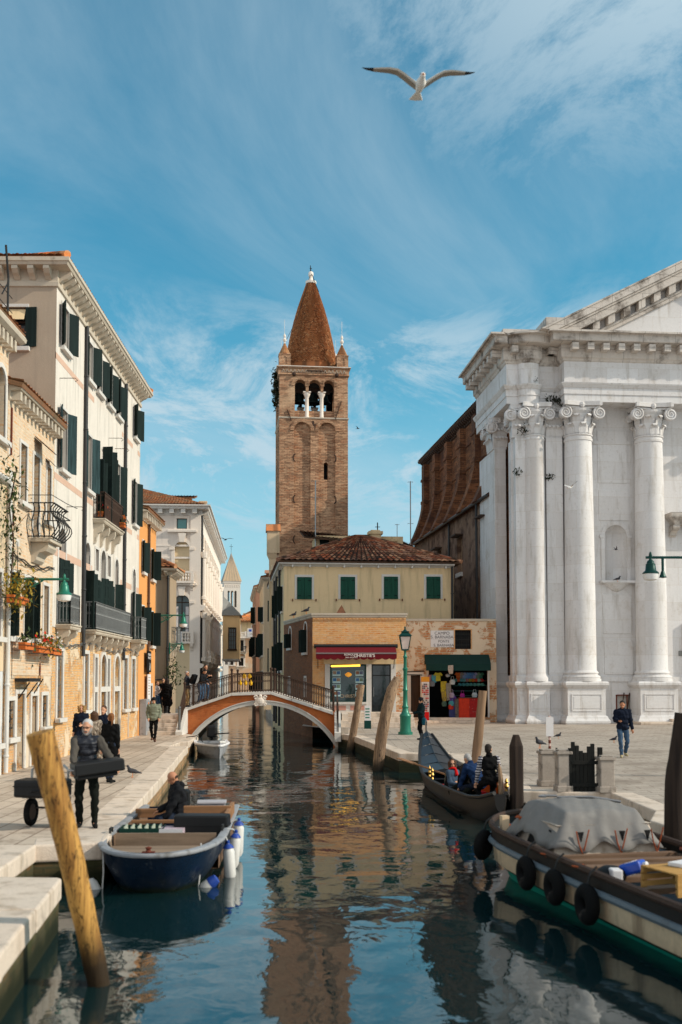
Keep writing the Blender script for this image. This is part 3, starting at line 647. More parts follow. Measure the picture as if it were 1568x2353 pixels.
bank('campo_paving',ER,[(70,-8),(70,75),(-1.5,75),(-1.5,58)],'paving_campo','quay_right',.5)
g=MB(); g.slab([(-60,57.2),(-9.1,57.2),(-11.8,95),(-14.8,140),(-14.8,420),(-60,420)],-1,.55); g.slab([(70,75.2),(-3.5,75.2),(-4.9,85),(-8.6,128),(-8.6,420),(70,420)],-1,.55); g.slab([(-14.8,146),(-8.6,146),(-8.6,420),(-14.8,420)],-1,.53)
tag(g.build('ground','paving_campo'),kind='structure')
# landing steps by the moored boats
st=MB(); 
for i in range(3): st.box(4.35,6.25,23.4-.36*(i+1),23.38-.36*i,-.6,.46-.2*i)
tag(st.build('water_steps','stone_warm',bevel=.02),kind='structure')
Z0=T(z=-PAVE)
# ================================================================ left bank
def white_house():
    b=thing('house','tall white plastered house with dark shutters and three iron balconies, on the left bank','house',(-8.7,32.75,PAVE),R(90)); L=14.8; D=12; t=Z0
    up=[(.65,1.5,14,15.4),(4.2,5.05,14,15.4),(5.8,6.65,14,15.4),(7.65,8.5,14,15.4),(9.35,10.2,14,15.4),(13.2,14,14,15.4)]
    md=[(.65,1.5,10.0,12.0),(4.2,5.05,10,12.0),(9.4,10.25,10,12.05),(13.2,14,10.1,12.05)]
    mdoor=[(5.8,6.4,9.15,11.4),(6.85,7.65,9.15,12.1,True),(8.05,8.65,9.15,11.4)]
    no=[(.6,1.5,4.95,8.1,True),(4.2,5.0,4.95,8.1,True),(6.8,7.65,4.95,8.15,True),(9.4,10.1,4.95,8.1,True),(13.2,13.9,4.95,8.1,True)]
    nr=[(5.85,6.4,4.95,8.05),(7.95,8.55,4.95,8.05)]
    gr=[(.65,1.3,1.95,4.1),(4.35,4.95,2.1,4.1),(11.45,12.25,1.95,4.1),(13.25,14,1.95,4.1)]
    gd=[(5.95,6.35,.67,4.0),(7.0,7.9,.67,4.15,True),(8.15,8.55,.67,4.0),(9.5,10.55,.67,4.15,True)]
    w=MB(t); wall(w,L,4.85,15.75,up+md+mdoor+no+nr,.24); w.build('wall','white_plaster',b)
    ts=T(0,D,-PAVE,-R(90)); sh=[(10.3,11.02,13.75,15.05)]
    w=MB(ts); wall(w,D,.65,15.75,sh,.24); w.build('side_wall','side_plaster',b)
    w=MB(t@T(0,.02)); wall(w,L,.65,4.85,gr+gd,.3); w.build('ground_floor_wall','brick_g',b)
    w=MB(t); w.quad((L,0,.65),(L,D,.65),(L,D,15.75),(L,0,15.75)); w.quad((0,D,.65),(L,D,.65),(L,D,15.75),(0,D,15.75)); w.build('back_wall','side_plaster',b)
    for h in up: window(b,t,*h,sh=(158+random.uniform(-14,10),163+random.uniform(-22,10)),trim=.09)
    for h in md: window(b,t,*h,sh=(160,150),trim=.09,sm='shutter_bluish' if h[0]<5 else 'shutter')
    for h in mdoor: window(b,t,*h,sh=(100,118),trim=.09,sill=False,mull=(1,3))
    for i,h in enumerate(no): window(b,t,*h,sh=((30,160),(112,150),(25,150),(60,150),(155,140))[i],shz=(4.95,7.05),trim=.11,sill=False,mull=(1,3),sm='shutter_green' if 0 else 'shutter',name='window')
    for h in nr:
        window(b,t,*h,sh=(20,160),shz=(4.95,6.9),trim=.09,sill=False); 
        MB(t).box(h[0],h[1],-.03,.12,6.95,7.25).build('transom','stone',b)
    for h in gr: window(b,t,*h,bars='iron_grey',trim=.14,depth=.28,fm=None)
    for h in gd:
        r=ring(MB(t),*h[:4],.15,-.05,.05,len(h)>4,False); d=r.build('door',('stone'),b,bevel=.01)
        pn=MB(t); P=arc_pts(h[0],h[1],h[3]) if len(h)>4 else [(h[0],h[3]),(h[1],h[3])]; P=[(h[0],h[2])]+P+[(h[1],h[2])]
        pn.add([(p[0],.27,p[1]) for p in P],[tuple(range(len(P)))]); pn.build('door_leaf','stone_warm' if h[0]>9 else 'dark_wood',d)
        MB(t).box(h[0]-.12,h[1]+.12,-.06,.26,2.72,2.92).build('transom','stone',d)
    window(b,ts,*sh[0],sh=(178,176),trim=.1,gm='glass')
    ba=MB(ts); ba.quad((10.32,.05,15.0),(11.0,.05,15.0),(11.0,-.12,14.62),(10.32,-.12,14.62)); ba.build('window_awning','cream',b)
    for z0,z1 in ((7.12,7.36),(9.55,9.76),(13.4,13.6)):
        s=MB(t)
        for a,c in ((.0,3.7),(3.95,5.4),(10.6,10.9),(11.15,13.0),(14.2,14.8)): s.box(a,c,-.006,.02,z0,z1)
        each(s,'pink_band','pink_band',b)
    path=[(0,D),(0,0),(L,0),(L,D)]
    cornice(t,path,[(0,15.7),(.06,15.72),(.06,15.86),(.03,15.9),(.03,16.26),(.42,16.28),(.46,16.36),(.5,16.38),(.5,16.5),(.0,16.56)],b,'stone_warm',br=(.5,.19,(.03,.40),(15.92,16.27),1))
    hip_roof(b,t,0,L,0,D,16.55,2.3,m='tiles_orange',ov=.42,name='roof')
    for u in (3.84,11.05): pipe(b,t,u,4.0,15.75,.07)
    balcony(b,t,.45,1.72,4.95,.44,.98,2); balcony(b,t,4.05,10.6,4.95,.44,.98,7); balcony(b,t,12.95,14.3,4.95,.44,.98,2)
    balcony(b,t,5.45,8.95,9.12,.4,.98,4,im='iron_rust',brh=.75)
    k=MB(t)
    for u,z in ((.5,12.9),(8.0,12.7),(1.6,8.9),(9.2,12.55)): k.tube([(u,0,z),(u,-.5,z),(u,-.58,z-.07),(u,-.5,z-.12)],.012,5)
    each(k,'awning_hook','iron_rust',b)
    c=MB(t); c.tube([(x,-.05+.01*math.sin(x*3),4.42-.1*math.sin(x*.9)+.02*math.sin(x*7)) for x in np.linspace(-.2,14.7,60)],.022,5); c.tube([(x,-.08,4.36-.1*math.sin(x*.9)+.03*math.sin(x*9)) for x in np.linspace(-.2,14.7,60)],.015,5); c.build('cable','iron_grey',b)
    MB(t).box(12.6,12.64,-.02,.02,.7,4.3).build('cable_duct','pipe_white',b)
white_house()
def brick_house():
    b=thing('house','low pale brick house with narrow stone framed windows and a bulging iron balcony','house',(-8.7,27.95,PAVE),R(90)); L=4.79; t=Z0
    hi=[(1.15,1.77,8.2,9.85),(3.9,4.4,8.05,9.75)]; dr=(2.45,3.1,7.3,9.8)
    mid=[(.3,.85,4.35,6.1),(1.75,2.3,4.36,6.1),(2.45,2.95,4.36,6.0),(3.72,4.3,4.55,6.05)]
    lo=[(.4,.95,1.6,2.6),(3.75,4.3,1.75,2.7)]; dd=[(1.15,1.9,.66,2.78),(2.6,3.2,.66,2.7)]
    w=MB(t); wall(w,L,3.3,10.9,hi+[dr]+mid,.3); w.build('wall','brick_b',b)
    w=MB(t@T(0,.015)); wall(w,L,.65,3.3,lo+dd,.3); w.build('ground_floor_wall','brick_low',b)
    for h in hi+[dr]: window(b,t,*h,trim=.1,depth=.3,gm='dark',fm=None,sill=h[2]<8.5 and h!=dr)
    for i,h in enumerate(mid): window(b,t,*h,trim=.1,depth=.3,sh=((90,None),(100,None),(95,None),(None,None))[i],gm='glass')
    for h in lo: window(b,t,*h,trim=.12,depth=.3,bars='iron',fm=None,gm='dark')
    for h in dd:
        d=ring(MB(t),*h,.13,-.04,.05,False,False).build('door','stone',b,bevel=.01); MB(t).box(h[0],h[1],.2,.26,h[2],h[3]).build('door_leaf','stone_warm' if h[0]<2 else 'grey_plaster',d)
    cornice(t,[(0,0),(L-.02,0)],[(0,10.75),(.05,10.8),(.05,11.02),(.34,11.04),(.38,11.1),(.38,11.18),(0,11.22)],b,'stone_warm',br=(.37,.16,(.03,.30),(10.78,11.03)))
    tile_roof(b,t,((-.1,-.42,11.2),(L-.02,-.42,11.2),(L-.02,5,12.6),(-.1,5,12.6)),m='tiles_red')
    bl=MB(t); bl.box(2.15,3.45,-.62,0,7.18,7.3); o=bl.build('balcony','stone_warm',b,bevel=.01)
    k=MB(t); bracket_mb(k,2.8,.9,.5,6.6,7.17); k.build('bracket','stone_warm',o)
    r=MB(t); rim=[(2.1,0),(2.1,-.62),(3.5,-.62),(3.5,0)]
    def prof(k): return .02+.26*math.sin(math.pi*min(1,k*1.35))**1.2*(1-k*.3)+(.10 if k>.9 else 0)
    n=6
    for i in range(n+1):
        u=2.1+1.4*i/n; r.tube([(u+(u-2.8)/.7*.5*prof(k),-.62-prof(k),7.3+.98*k) for k in np.linspace(0,1,10)],.018,5)
    for i in range(4):
        y=-.62*i/4
        for sx,u in ((-1,2.1),(1,3.5)): r.tube([(u+sx*prof(k),y,7.3+.98*k) for k in np.linspace(0,1,10)],.018,5)
    for z,o_,w_ in ((7.32,.05,.05),(8.02,.18,.02),(8.28,.12,.05)):
        for a,c in (((2.1-o_,0),(2.1-o_,-.62-o_)),((2.1-o_,-.62-o_),(3.5+o_,-.62-o_)),((3.5+o_,-.62-o_),(3.5+o_,0))): r.bar((*a,z),(*c,z),w_,.03)
    r.tube([(1.95,0,8.5),(1.95,-.7,8.5),(3.5,-.75,8.5),(3.75,-1.0,8.4)],.012,5)
    r.build('railing','iron',o)
    c=MB(t); c.add([(2.5,-.04,10.35),(3.35,-.04,10.35),(3.35,-.45,9.98),(2.5,-.45,9.98),(2.5,-.02,10.33),(3.35,-.02,10.33),(3.35,-.45,9.95),(2.5,-.45,9.95)],[(0,1,2,3),(7,6,5,4),(2,3,7,6),(0,3,7,4),(1,2,6,5)])
    c.add([(3.75,-.03,9.98),(4.25,-.03,9.98),(4.25,-.25,9.75),(3.75,-.25,9.75)],[(0,1,2,3)]); c.build('wooden_hood','dark_wood',b)
    c=MB(t); c.tube([(x,-.05,6.72+.03*math.sin(x*5)-.22*math.sin(math.pi*x/4.8)) for x in np.linspace(.1,4.75,30)],.02,5); c.tube([(x,-.07,6.66+.03*math.sin(x*6+1)-.22*math.sin(math.pi*x/4.8)) for x in np.linspace(.1,4.75,30)],.014,5)
    c.tube([(.5,-.05,8.5),(.5,-.06,3.2)],.01,4); c.tube([(.9,-.05,7.0),(.9,-.06,4.6)],.01,4); c.build('cable','iron',b)
    h=MB(t); h.box(1.0,2.15,-.4,0,3.12,3.22); h.bar((1.2,-.35,3.1),(1.3,-.02,2.65),.03); h.bar((2.0,-.35,3.1),(2.0,-.02,2.65),.03); h.bar((2.75,-.3,3.2),(2.75,-.02,2.75),.03); h.build('door_hood','iron',b)
    pipe(b,t,.06,.7,8.7,.06,'pipe_white'); 
    ti=MB(t); ti.add([(3.35,-.03,3.45),(3.42,-.03,3.05),(3.49,-.03,3.5),(3.42,-.03,3.85)],[(0,1,2,3)]); ti.bar((.25,-.03,10.6),(.25,-.03,9.3),.07,.03); ti.bar((.4,-.03,7.9),(.55,-.03,7.4),.06,.03); each(ti,'wall_tie','rust',b)
    s=MB(t)
    for u,z,w_,h_ in ((.1,9.3,.22,.25),(.25,8.7,.3,.2),(.15,7.3,.25,.25),(.9,6.9,.3,.2),(3.25,2.75,.18,.35)): s.box(u,u+w_,-.008,.02,z,z+h_)
    each(s,'stone_block','stone',b)
brick_house()
def edge_house():
    b=thing('house','cream and brick house cut by the left edge, with a round stone cornice','house',(-8.7,19.95,PAVE),R(90)); L=7.98; t=Z0
    ho=[(7.0,7.72,9.55,11.45,True),(7.15,7.62,4.3,6.0),(7.0,7.6,1.5,3.0),(4.5,5.2,9.55,11.45,True),(4.5,5.2,4.3,6.0)]
    w=MB(t); wall(w,L,8.5,12.1,[h for h in ho if h[2]>9],.3); w.build('upper_wall','brick_b',b)
    w=MB(t@T(0,.01)); wall(w,L,3.4,8.5,[h for h in ho if 4<h[2]<9],.3); w.build('wall','far_cream',b)
    w=MB(t@T(0,.02)); wall(w,L,.65,3.4,[h for h in ho if h[2]<4],.3); w.build('ground_floor_wall',mat('flaking_white_plaster',(.60,.60,.60),.9,.12,1,.1,12,.3,20,stain=((.40,.41,.43),1.3,.5,.6)),b)
    for h in ho: window(b,t,*h,trim=.13,gm='glass',depth=.3,fm='dark_wood' if h[2]>9 else 'shutter')
    w=MB(t); w.quad((L,0,8),(L,6,8),(L,6,12.1),(L,0,12.1)); w.build('side_wall','brick_b',b)
    cornice(t,[(0,0),(L,0),(L,6)],[(0,12.0),(.04,12.05),(.04,12.3),(.25,12.32),(.36,12.4),(.38,12.5),(.33,12.6),(0,12.64)],b,'stone_warm',br=(.34,.17,(.03,.24),(12.02,12.31)))
    cornice(t,[(0,0),(L,0)],[(0,8.42),(.1,8.45),(.14,8.52),(.1,8.6),(0,8.62)],b,'stone',name='string_course')
    tile_roof(b,t,((0,-.36,12.62),(L+.3,-.36,12.62),(L+.3,5,14),(0,5,14)),m='tiles_red')
    r=MB(t); r.tube([(7.5,-.1,12.6),(7.45,-.12,13.9),(7.2,-.12,14.7)],.03,6); r.tube([(7.5,-.1,13.8),(7.0,-.1,13.3)],.02,5); 
    for z in (13.1,13.5): r.tube([(4,-.1,z),(7.9,-.1,z)],.012,5)
    r.build('roof_railing','iron',b)
edge_house()
def orange_house():
    b=thing('house','narrow orange plastered house with dark green shutters and a brown drainpipe','house',(-8.7,47.56,PAVE),R(90)); L=4.6; t=Z0
    ho=[(.75,1.35,8.2,9.65),(3.2,3.9,8.1,9.55),(.75,1.4,5.0,6.6),(3.2,3.9,4.85,6.5)]; dd=[(2.9,3.7,.66,2.9)]
    w=MB(t); wall(w,L,.65,10.8,ho+dd,.24); w.quad((L,0,.65),(L,9,.65),(L,9,10.8),(L,0,10.8)); w.build('wall','orange',b)
    for i,h in enumerate(ho): window(b,t,*h,sh=((150,140),(150,98),(150,110),(150,92))[i],trim=.08)
    for h in dd:
        d=ring(MB(t),*h,.12,-.04,.05,False,False).build('door','stone',b); MB(t).box(h[0],h[1],.15,.22,h[2],h[3]).build('door_leaf','dark_wood',d)
    cornice(t,[(0,0),(L,0),(L,9)],[(0,10.6),(.05,10.62),(.05,10.9),(.36,10.93),(.4,11.02),(0,11.1)],b,'stone_warm',br=(.45,.16,(.03,.32),(10.62,10.92)))
    tile_roof(b,t,((0,-.42,11.08),(L+.3,-.42,11.08),(L+.3,5,12.5),(0,5,12.5)),m='tiles_red')
    pipe(b,t,2.2,.7,10.7,.06,'pipe_brown')
orange_house()
def grey_house():
    b=thing('house','small grey plastered house at the foot of the bridge with bracketed eaves','house',(-14,57,PAVE)); L=5.28; t=Z0
    DG_=2.4; w=MB(t); w.quad((0,0,.65),(L,0,.65),(L,0,9.2),(0,0,9.2)); w.quad((L,0,-1.2),(L,DG_,-1.2),(L,DG_,9.2),(L,0,9.2)); w.quad((L,DG_,.5),(0,DG_,.5),(0,DG_,9.2),(L,DG_,9.2)); w.build('wall','grey_plaster',b); tr=T(L,0,-PAVE,R(90))
    balcony(b,tr,.7,2.0,5.2,.3,.9,2)
    MB(t).box(3.6,L-.1,-.015,.02,2.2,3.15).build('brick_patch','brick_g',b)
    cornice(t,[(0,0),(L,0),(L,2.4)],[(0,8.85),(.05,8.9),(.05,9.1),(.4,9.15),(.44,9.25),(0,9.35)],b,'stone_warm',br=(.4,.17,(.03,.36),(8.85,9.14),1))
    hip_roof(b,t,0,L,0,2.4,9.32,.75,m='tiles_red')
    pipe(b,t,L-.1,.7,8.9,.06,'pipe'); 
    MB(t).box(4.35,4.55,-.16,0,4.7,5.2).build('meter_box','iron',b)
    c=MB(t); c.tube([(4.0,-.05,3.2),(4.6,-.05,3.2),(5.15,-.05,3.25)],.03,5); c.tube([(4.2,-.05,1.7),(4.2,-.05,2.6),(4.35,-.05,2.75),(4.5,-.05,2.6)],.03,5); c.build('pipework','pipe',b)
    k=MB(t); k.box(3.6,4.2,.6,1.2,9.6,10.9); k.build('chimney','brick_g',b)
grey_house()
def palazzo():
    P0=at(461,1300,98); ang=R(3.4); L=15.0; ox,oy=P0.x-L*math.cos(ang),98-L*math.sin(ang)
    b=thing('palace','large pale palace across the bridge with arched windows and stone balustrades','palace',(ox,oy,.0),ang); t=I4
    def q(x,y):
        p=at(x,y,97.6); return (p.x-P0.x+L,p.z)
    u0=lambda x:q(x,1300)[0]; z0=lambda y:q(461,y)[1]
    sq=(u0(404.5),u0(428.5),z0(1214.5),z0(1190)); ar=(u0(400.5),u0(434.6),z0(1335),z0(1243),True); lo=(u0(400.5),u0(435),z0(1474),z0(1366),True)
    top=z0(1181)
    w=MB(t); wall(w,L,z0(1455),top,[sq,ar,(lo[0],lo[1],z0(1455),lo[3],True)],.3); w.build('wall','palazzo',b)
    w=MB(t@T(0,.01)); wall(w,L,-1,z0(1455),[(lo[0],lo[1],lo[2],z0(1455))],.3); w.build('lower_wall','palazzo_low',b)
    window(b,t,*sq,trim=.22,gm='glass_teal',mull=(0,0),tm='pale_stone',fm='dark_wood')
    for h,blind in ((ar,1),(lo,0)):
        m=window(b,t,*h,trim=.3,depth=.25,gm='palazzo_low' if blind else 'glass_grey',fm=None if blind else 'dark_wood',mull=(1,2),sill=False,tm='pale_stone',proud=.09)
        zt=h[3]-(h[1]-h[0])/2; k=MB(t); k.box(h[0]-.5,h[0]-.001,-.2,0,zt-.12,zt+.12); k.box(h[1]+.001,h[1]+.5,-.2,0,zt-.12,zt+.12); c=(h[0]+h[1])/2
        k.prism([(c-.22,h[3]-.1),(c+.22,h[3]-.1),(c+.36,h[3]+.75),(c-.36,h[3]+.75)],-.3,0); k.build('impost','pale_stone',m)
        a0,a1=h[0]-.45,h[1]+.45; z=h[2]
        bl=MB(t); bl.box(a0,a1,-.55,0,z-.2,z); bl.box(a0,a1,-.55,-.35,z+.75,z+.92); bl.box(a0,a0+.3,-.56,-.3,z,z+.75); bl.box(a1-.3,a1,-.56,-.3,z,z+.75)
        for i in range(6):
            x=a0+.5+(a1-a0-1.0)*i/5; bl.lathe([(.05,0),(.07,.08),(.11,.22),(.05,.40),(.10,.55),(.06,.75)],8,(x,-.45,z))
        for x in (a0+.2,a1-.2): bracket_mb(bl,x,.25,.5,z-.95,z-.2)
        bl.build('balustrade','pale_stone',m)
        MB(t).box(h[0]-.7,h[1]+.7,-.3,0,h[3]+.85,h[3]+1.1).build('hood_mould','pale_stone',m,bevel=.03)
    if 1:
        cu=MB(t); n=24
        for s0,s1 in ((lo[0]+.05,(lo[0]+lo[1])/2-.35),((lo[0]+lo[1])/2+.35,lo[1]-.05)):
            P=[(s0+(s1-s0)*i/n,.2+.012*math.sin(i*1.9)) for i in range(n+1)]
            for p,r_ in zip(P,P[1:]): cu.quad((p[0],p[1],lo[2]+.1),(r_[0],r_[1],lo[2]+.1),(r_[0],r_[1],lo[3]-1.1),(p[0],p[1],lo[3]-1.1))
        cu.build('curtain','sign_white',b)
    MB(t).box(L-.95,L-.0,-.1,.0,-1,top).build('corner_pilaster','pale_stone',b)
    for y in (1253,1281):
        MB(t).box(0,L-.96,-.04,0,z0(y)-.08,z0(y)+.1).build('string_course','pale_stone',b)
    ca=math.cos(ang)
    tr=T(L,0,0,R(90)); FL=42.0
    rows=[]; 
    for k in range(9):
        u=1.6+k*4.1
        for zb,zt,arch in ((-.0+1.2,4.2,False),(5.4,9.4,True),(11.2,15.0,True),(16.0,17.2,False)): rows.append((u,u+1.5,zb,zt,arch))
    w=MB(tr); wall(w,FL,-1,top,rows,.35); w.build('canal_wall','pale_stone',b)
    for h in rows: window(b,tr,*h,trim=.2,gm='glass',depth=.32,fm=None,tm='pale_stone',sill=h[3]>5,proud=.12)
    c=MB(tr)
    for k in range(10):
        u=.5+k*4.1
        for z1,z2 in ((5.0,9.6),(10.8,15.3)): c.lathe([(.3,z1),(.3,z1+.3),(.24,z1+.35),(.21,z2-.6),(.3,z2-.55),(.36,z2-.2),(.38,z2)],10,(u,-.28,0))
    each(c,'column','pale_stone',b)
    cornice(tr,[(-.1,0),(FL,0)],[(0,9.7),(.3,9.75),(.4,9.95),(.5,10.1),(.5,10.2),(0,10.3)],b,'pale_stone',name='string_course')
    cornice(tr,[(-.1,0),(FL,0)],[(0,4.3),(.2,4.35),(.35,4.5),(.35,4.7),(0,4.8)],b,'pale_stone',name='string_course')
    for u in (.9,9.0,17):
        bl=MB(tr); bl.box(u,u+3.0,-1.0,0,4.9,5.1); bl.box(u,u+3,-1.0,-.85,5.85,6.0)
        for i in range(9): bl.lathe([(.06,0),(.11,.25),(.05,.45),(.1,.6),(.06,.8)],8,(u+.15+2.7*i/8,-.92,5.08))
        for i in range(3): bl.lathe([(.06,0),(.11,.25),(.05,.45),(.1,.6),(.06,.8)],8,(u+.06,-.2-.3*i,5.08))
        bl.box(u,u+.12,-1,0,5.85,6.0); bracket_mb(bl,u+.5,.3,.8,4.0,4.9); bracket_mb(bl,u+2.5,.3,.8,4.0,4.9)
        bl.build('canal_balcony','pale_stone',b)
    cornice(t,[(0,0),(L,0),(L,FL)],[(0,top-.1),(.1,top-.05),(.15,top+.1),(.15,top+.42),(.75,top+.45),(.8,top+.62),(.95,top+.7),(.95,top+.82),(0,top+.95)],b,'stone',br=(1.05,.42,(.12,.68),(top+.05,top+.44)))
    zt=top+.9
    tile_roof(b,t,((-.5,-.7,zt),(L+.3,-.7,zt),(L-8.5,8,zt+3.4),(-.5,8,zt+3.4)),m='tiles_red',pitch=.3,row=.45)
    tile_roof(b,t,((L+.3,-.7,zt),(L+.3,FL,zt),(L-8.5,FL-6,zt+3.4),(L-8.5,8,zt+3.4)),m='tiles_red',pitch=.4,row=.6)
    dm=MB(t); a=q(366,1150)[0]; c_=q(432,1150)[0]; dm.box(a-1,c_,4.2,9,zt,z0(1130)+.25); d=dm.build('dormer','far_cream',b)
    tile_roof(d,t,((a-1.2,3.6,z0(1131)+.2),(c_+.35,3.6,z0(1131)+.2),(c_+.35,7.5,z0(1118)+.5),(a-1.2,7.5,z0(1118)+.5)),m='tiles_red',pitch=.3,row=.45)
    k=MB(t); a=q(466,1150)[0]-.5; k.box(a,a+.65,2.5,3.1,zt-.6,z0(1144)+.05); k.box(a-.08,a+.73,2.42,3.18,z0(1144)+.05,z0(1144)+.2); k.build('chimney','far_cream',b)
    pp=MB(tr); pp.tube([(.35,-.12,0),(.35,-.12,top)],.1,8); pp.build('drainpipe','pipe',b)
    # small corbelled wing on the canal
    
    M['annex_cream']=mat('annex_plaster',(.88,.64,.36),.9,.1,.6,.08,9)
    a=thing('annex','small cream annex with a lead roof and leaded window on the palace canal side','annex',tuple((T(ox,oy,0,ang)@tr)@Vector((10,-1.7,5.4))),ang)
    w=MB(); wall(w,1.7+.0,0,4.5,[(.62,1.35,1.0,3.2)],.15,u0=-.0); w.box(0,1.7,.0+.001,5,-.0,.05); w.quad((1.7,0,0),(1.7,5,0),(1.7,5,4.5),(1.7,0,4.5)); w.build('wall','annex_cream',a)
    window(a,I4,.62,1.35,1.0,3.2,trim=.06,gm='glass_grey',mull=(2,4),tm='dark_wood')
    r=MB(); r.add([(-.1,-.25,4.5),(1.95,-.25,4.5),(1.95,5,4.5),(-.1,5,4.5),(.0,1.2,6.6),(.6,1.2,6.0)],[(0,1,5,4),(1,2,5),(0,3,2,1),(2,3,4,5),(3,0,4)]); r.build('roof','lead',a)
    k=MB(); bracket_mb(k,.4,.3,-.01,-.6,0); k.box(-.05,1.75,-.08,7,-.18,0); k.build('corbel','stone',a)
palazzo()
def far_tower():
    p=at(512,1335,170); s=2.72; ang=R(13)
    b=thing('bell_tower','distant white stone bell tower with a pyramid spire above the canal houses','bell tower',(p.x+.2,170,0),ang); zt=at(531,1335,170).z
    op=[(.62,1.0),(1.18,1.56),(1.74,2.12)]; zb,ze=at(531,1395,170).z,at(531,1357,170).z
    w=MB()
    for t in (I4,T(s,0,0,R(90)),T(0,s,0,-R(90)),T(s,s,0,R(180))): w.t=t; wall(w,s,0,zt,[(a,c,zb,ze,True) for a,c in op],.35)
    w.t=I4; w.box(0.35,s-.35,.35,s-.35,zb-.5,zb-.3); w.build('wall','far_white',b)
    c=MB(); 
    for x in (1.09,1.65): c.lathe([(.1,zb),(.07,zb+.1),(.07,zb+1.5),(.12,zb+1.7)],8,(x,.12,0))
    each(c,'colonnette','pale_stone',b)
    MB().sweep([(0,s),(0,0),(s,0),(s,s),(0,s)],[(0,zt-.5),(.1,zt-.3),(.15,zt),(0,zt+.05)]).build('cornice','far_white',b)
    lz=MB()
    for k in range(7): ring(lz,.12+k*.37,.36+k*.37,zt-1.0,zt-.62,.05,-.06,0,True,False)
    for k in range(3):
        ring(lz,.5+k*.6,.85+k*.6,at(531,1436,170).z,at(531,1424,170).z,.08,-.06,0,True,False); ring(lz,.4+k*.7,.9+k*.7,at(531,1500,170).z,at(531,1442,170).z,.08,-.06,0,True,False)
    each(lz,'arcade_relief','pale_stone',b)
    z1=at(531,1267,170).z; m=s/2; r=MB(); r.add([(-.2,-.2,zt),(s+.2,-.2,zt),(s+.2,s+.2,zt),(-.2,s+.2,zt),(m,m,z1)],[(0,1,4),(1,2,4),(2,3,4)],0); r.add([(-.2,-.2,zt),(-.2,s+.2,zt),(m,m,z1)],[(1,0,2)],1)  # left spire face in a darker tone, its shade painted into the colour
    for i in range(1,6):
        f=i/6; r.bar((-.2+(s+.4)*f,-.22,zt),(m,m-.02,z1),.05,.03,1)
    r.build('spire',['spire_stone','spire_shade_grey'],b)
    MB().bar((m,m,z1-.1),(m,m,z1+1.4),.05).bar((m-.3,m,z1+1.0),(m+.3,m,z1+1.0),.05).build('cross','iron',b)
far_tower()
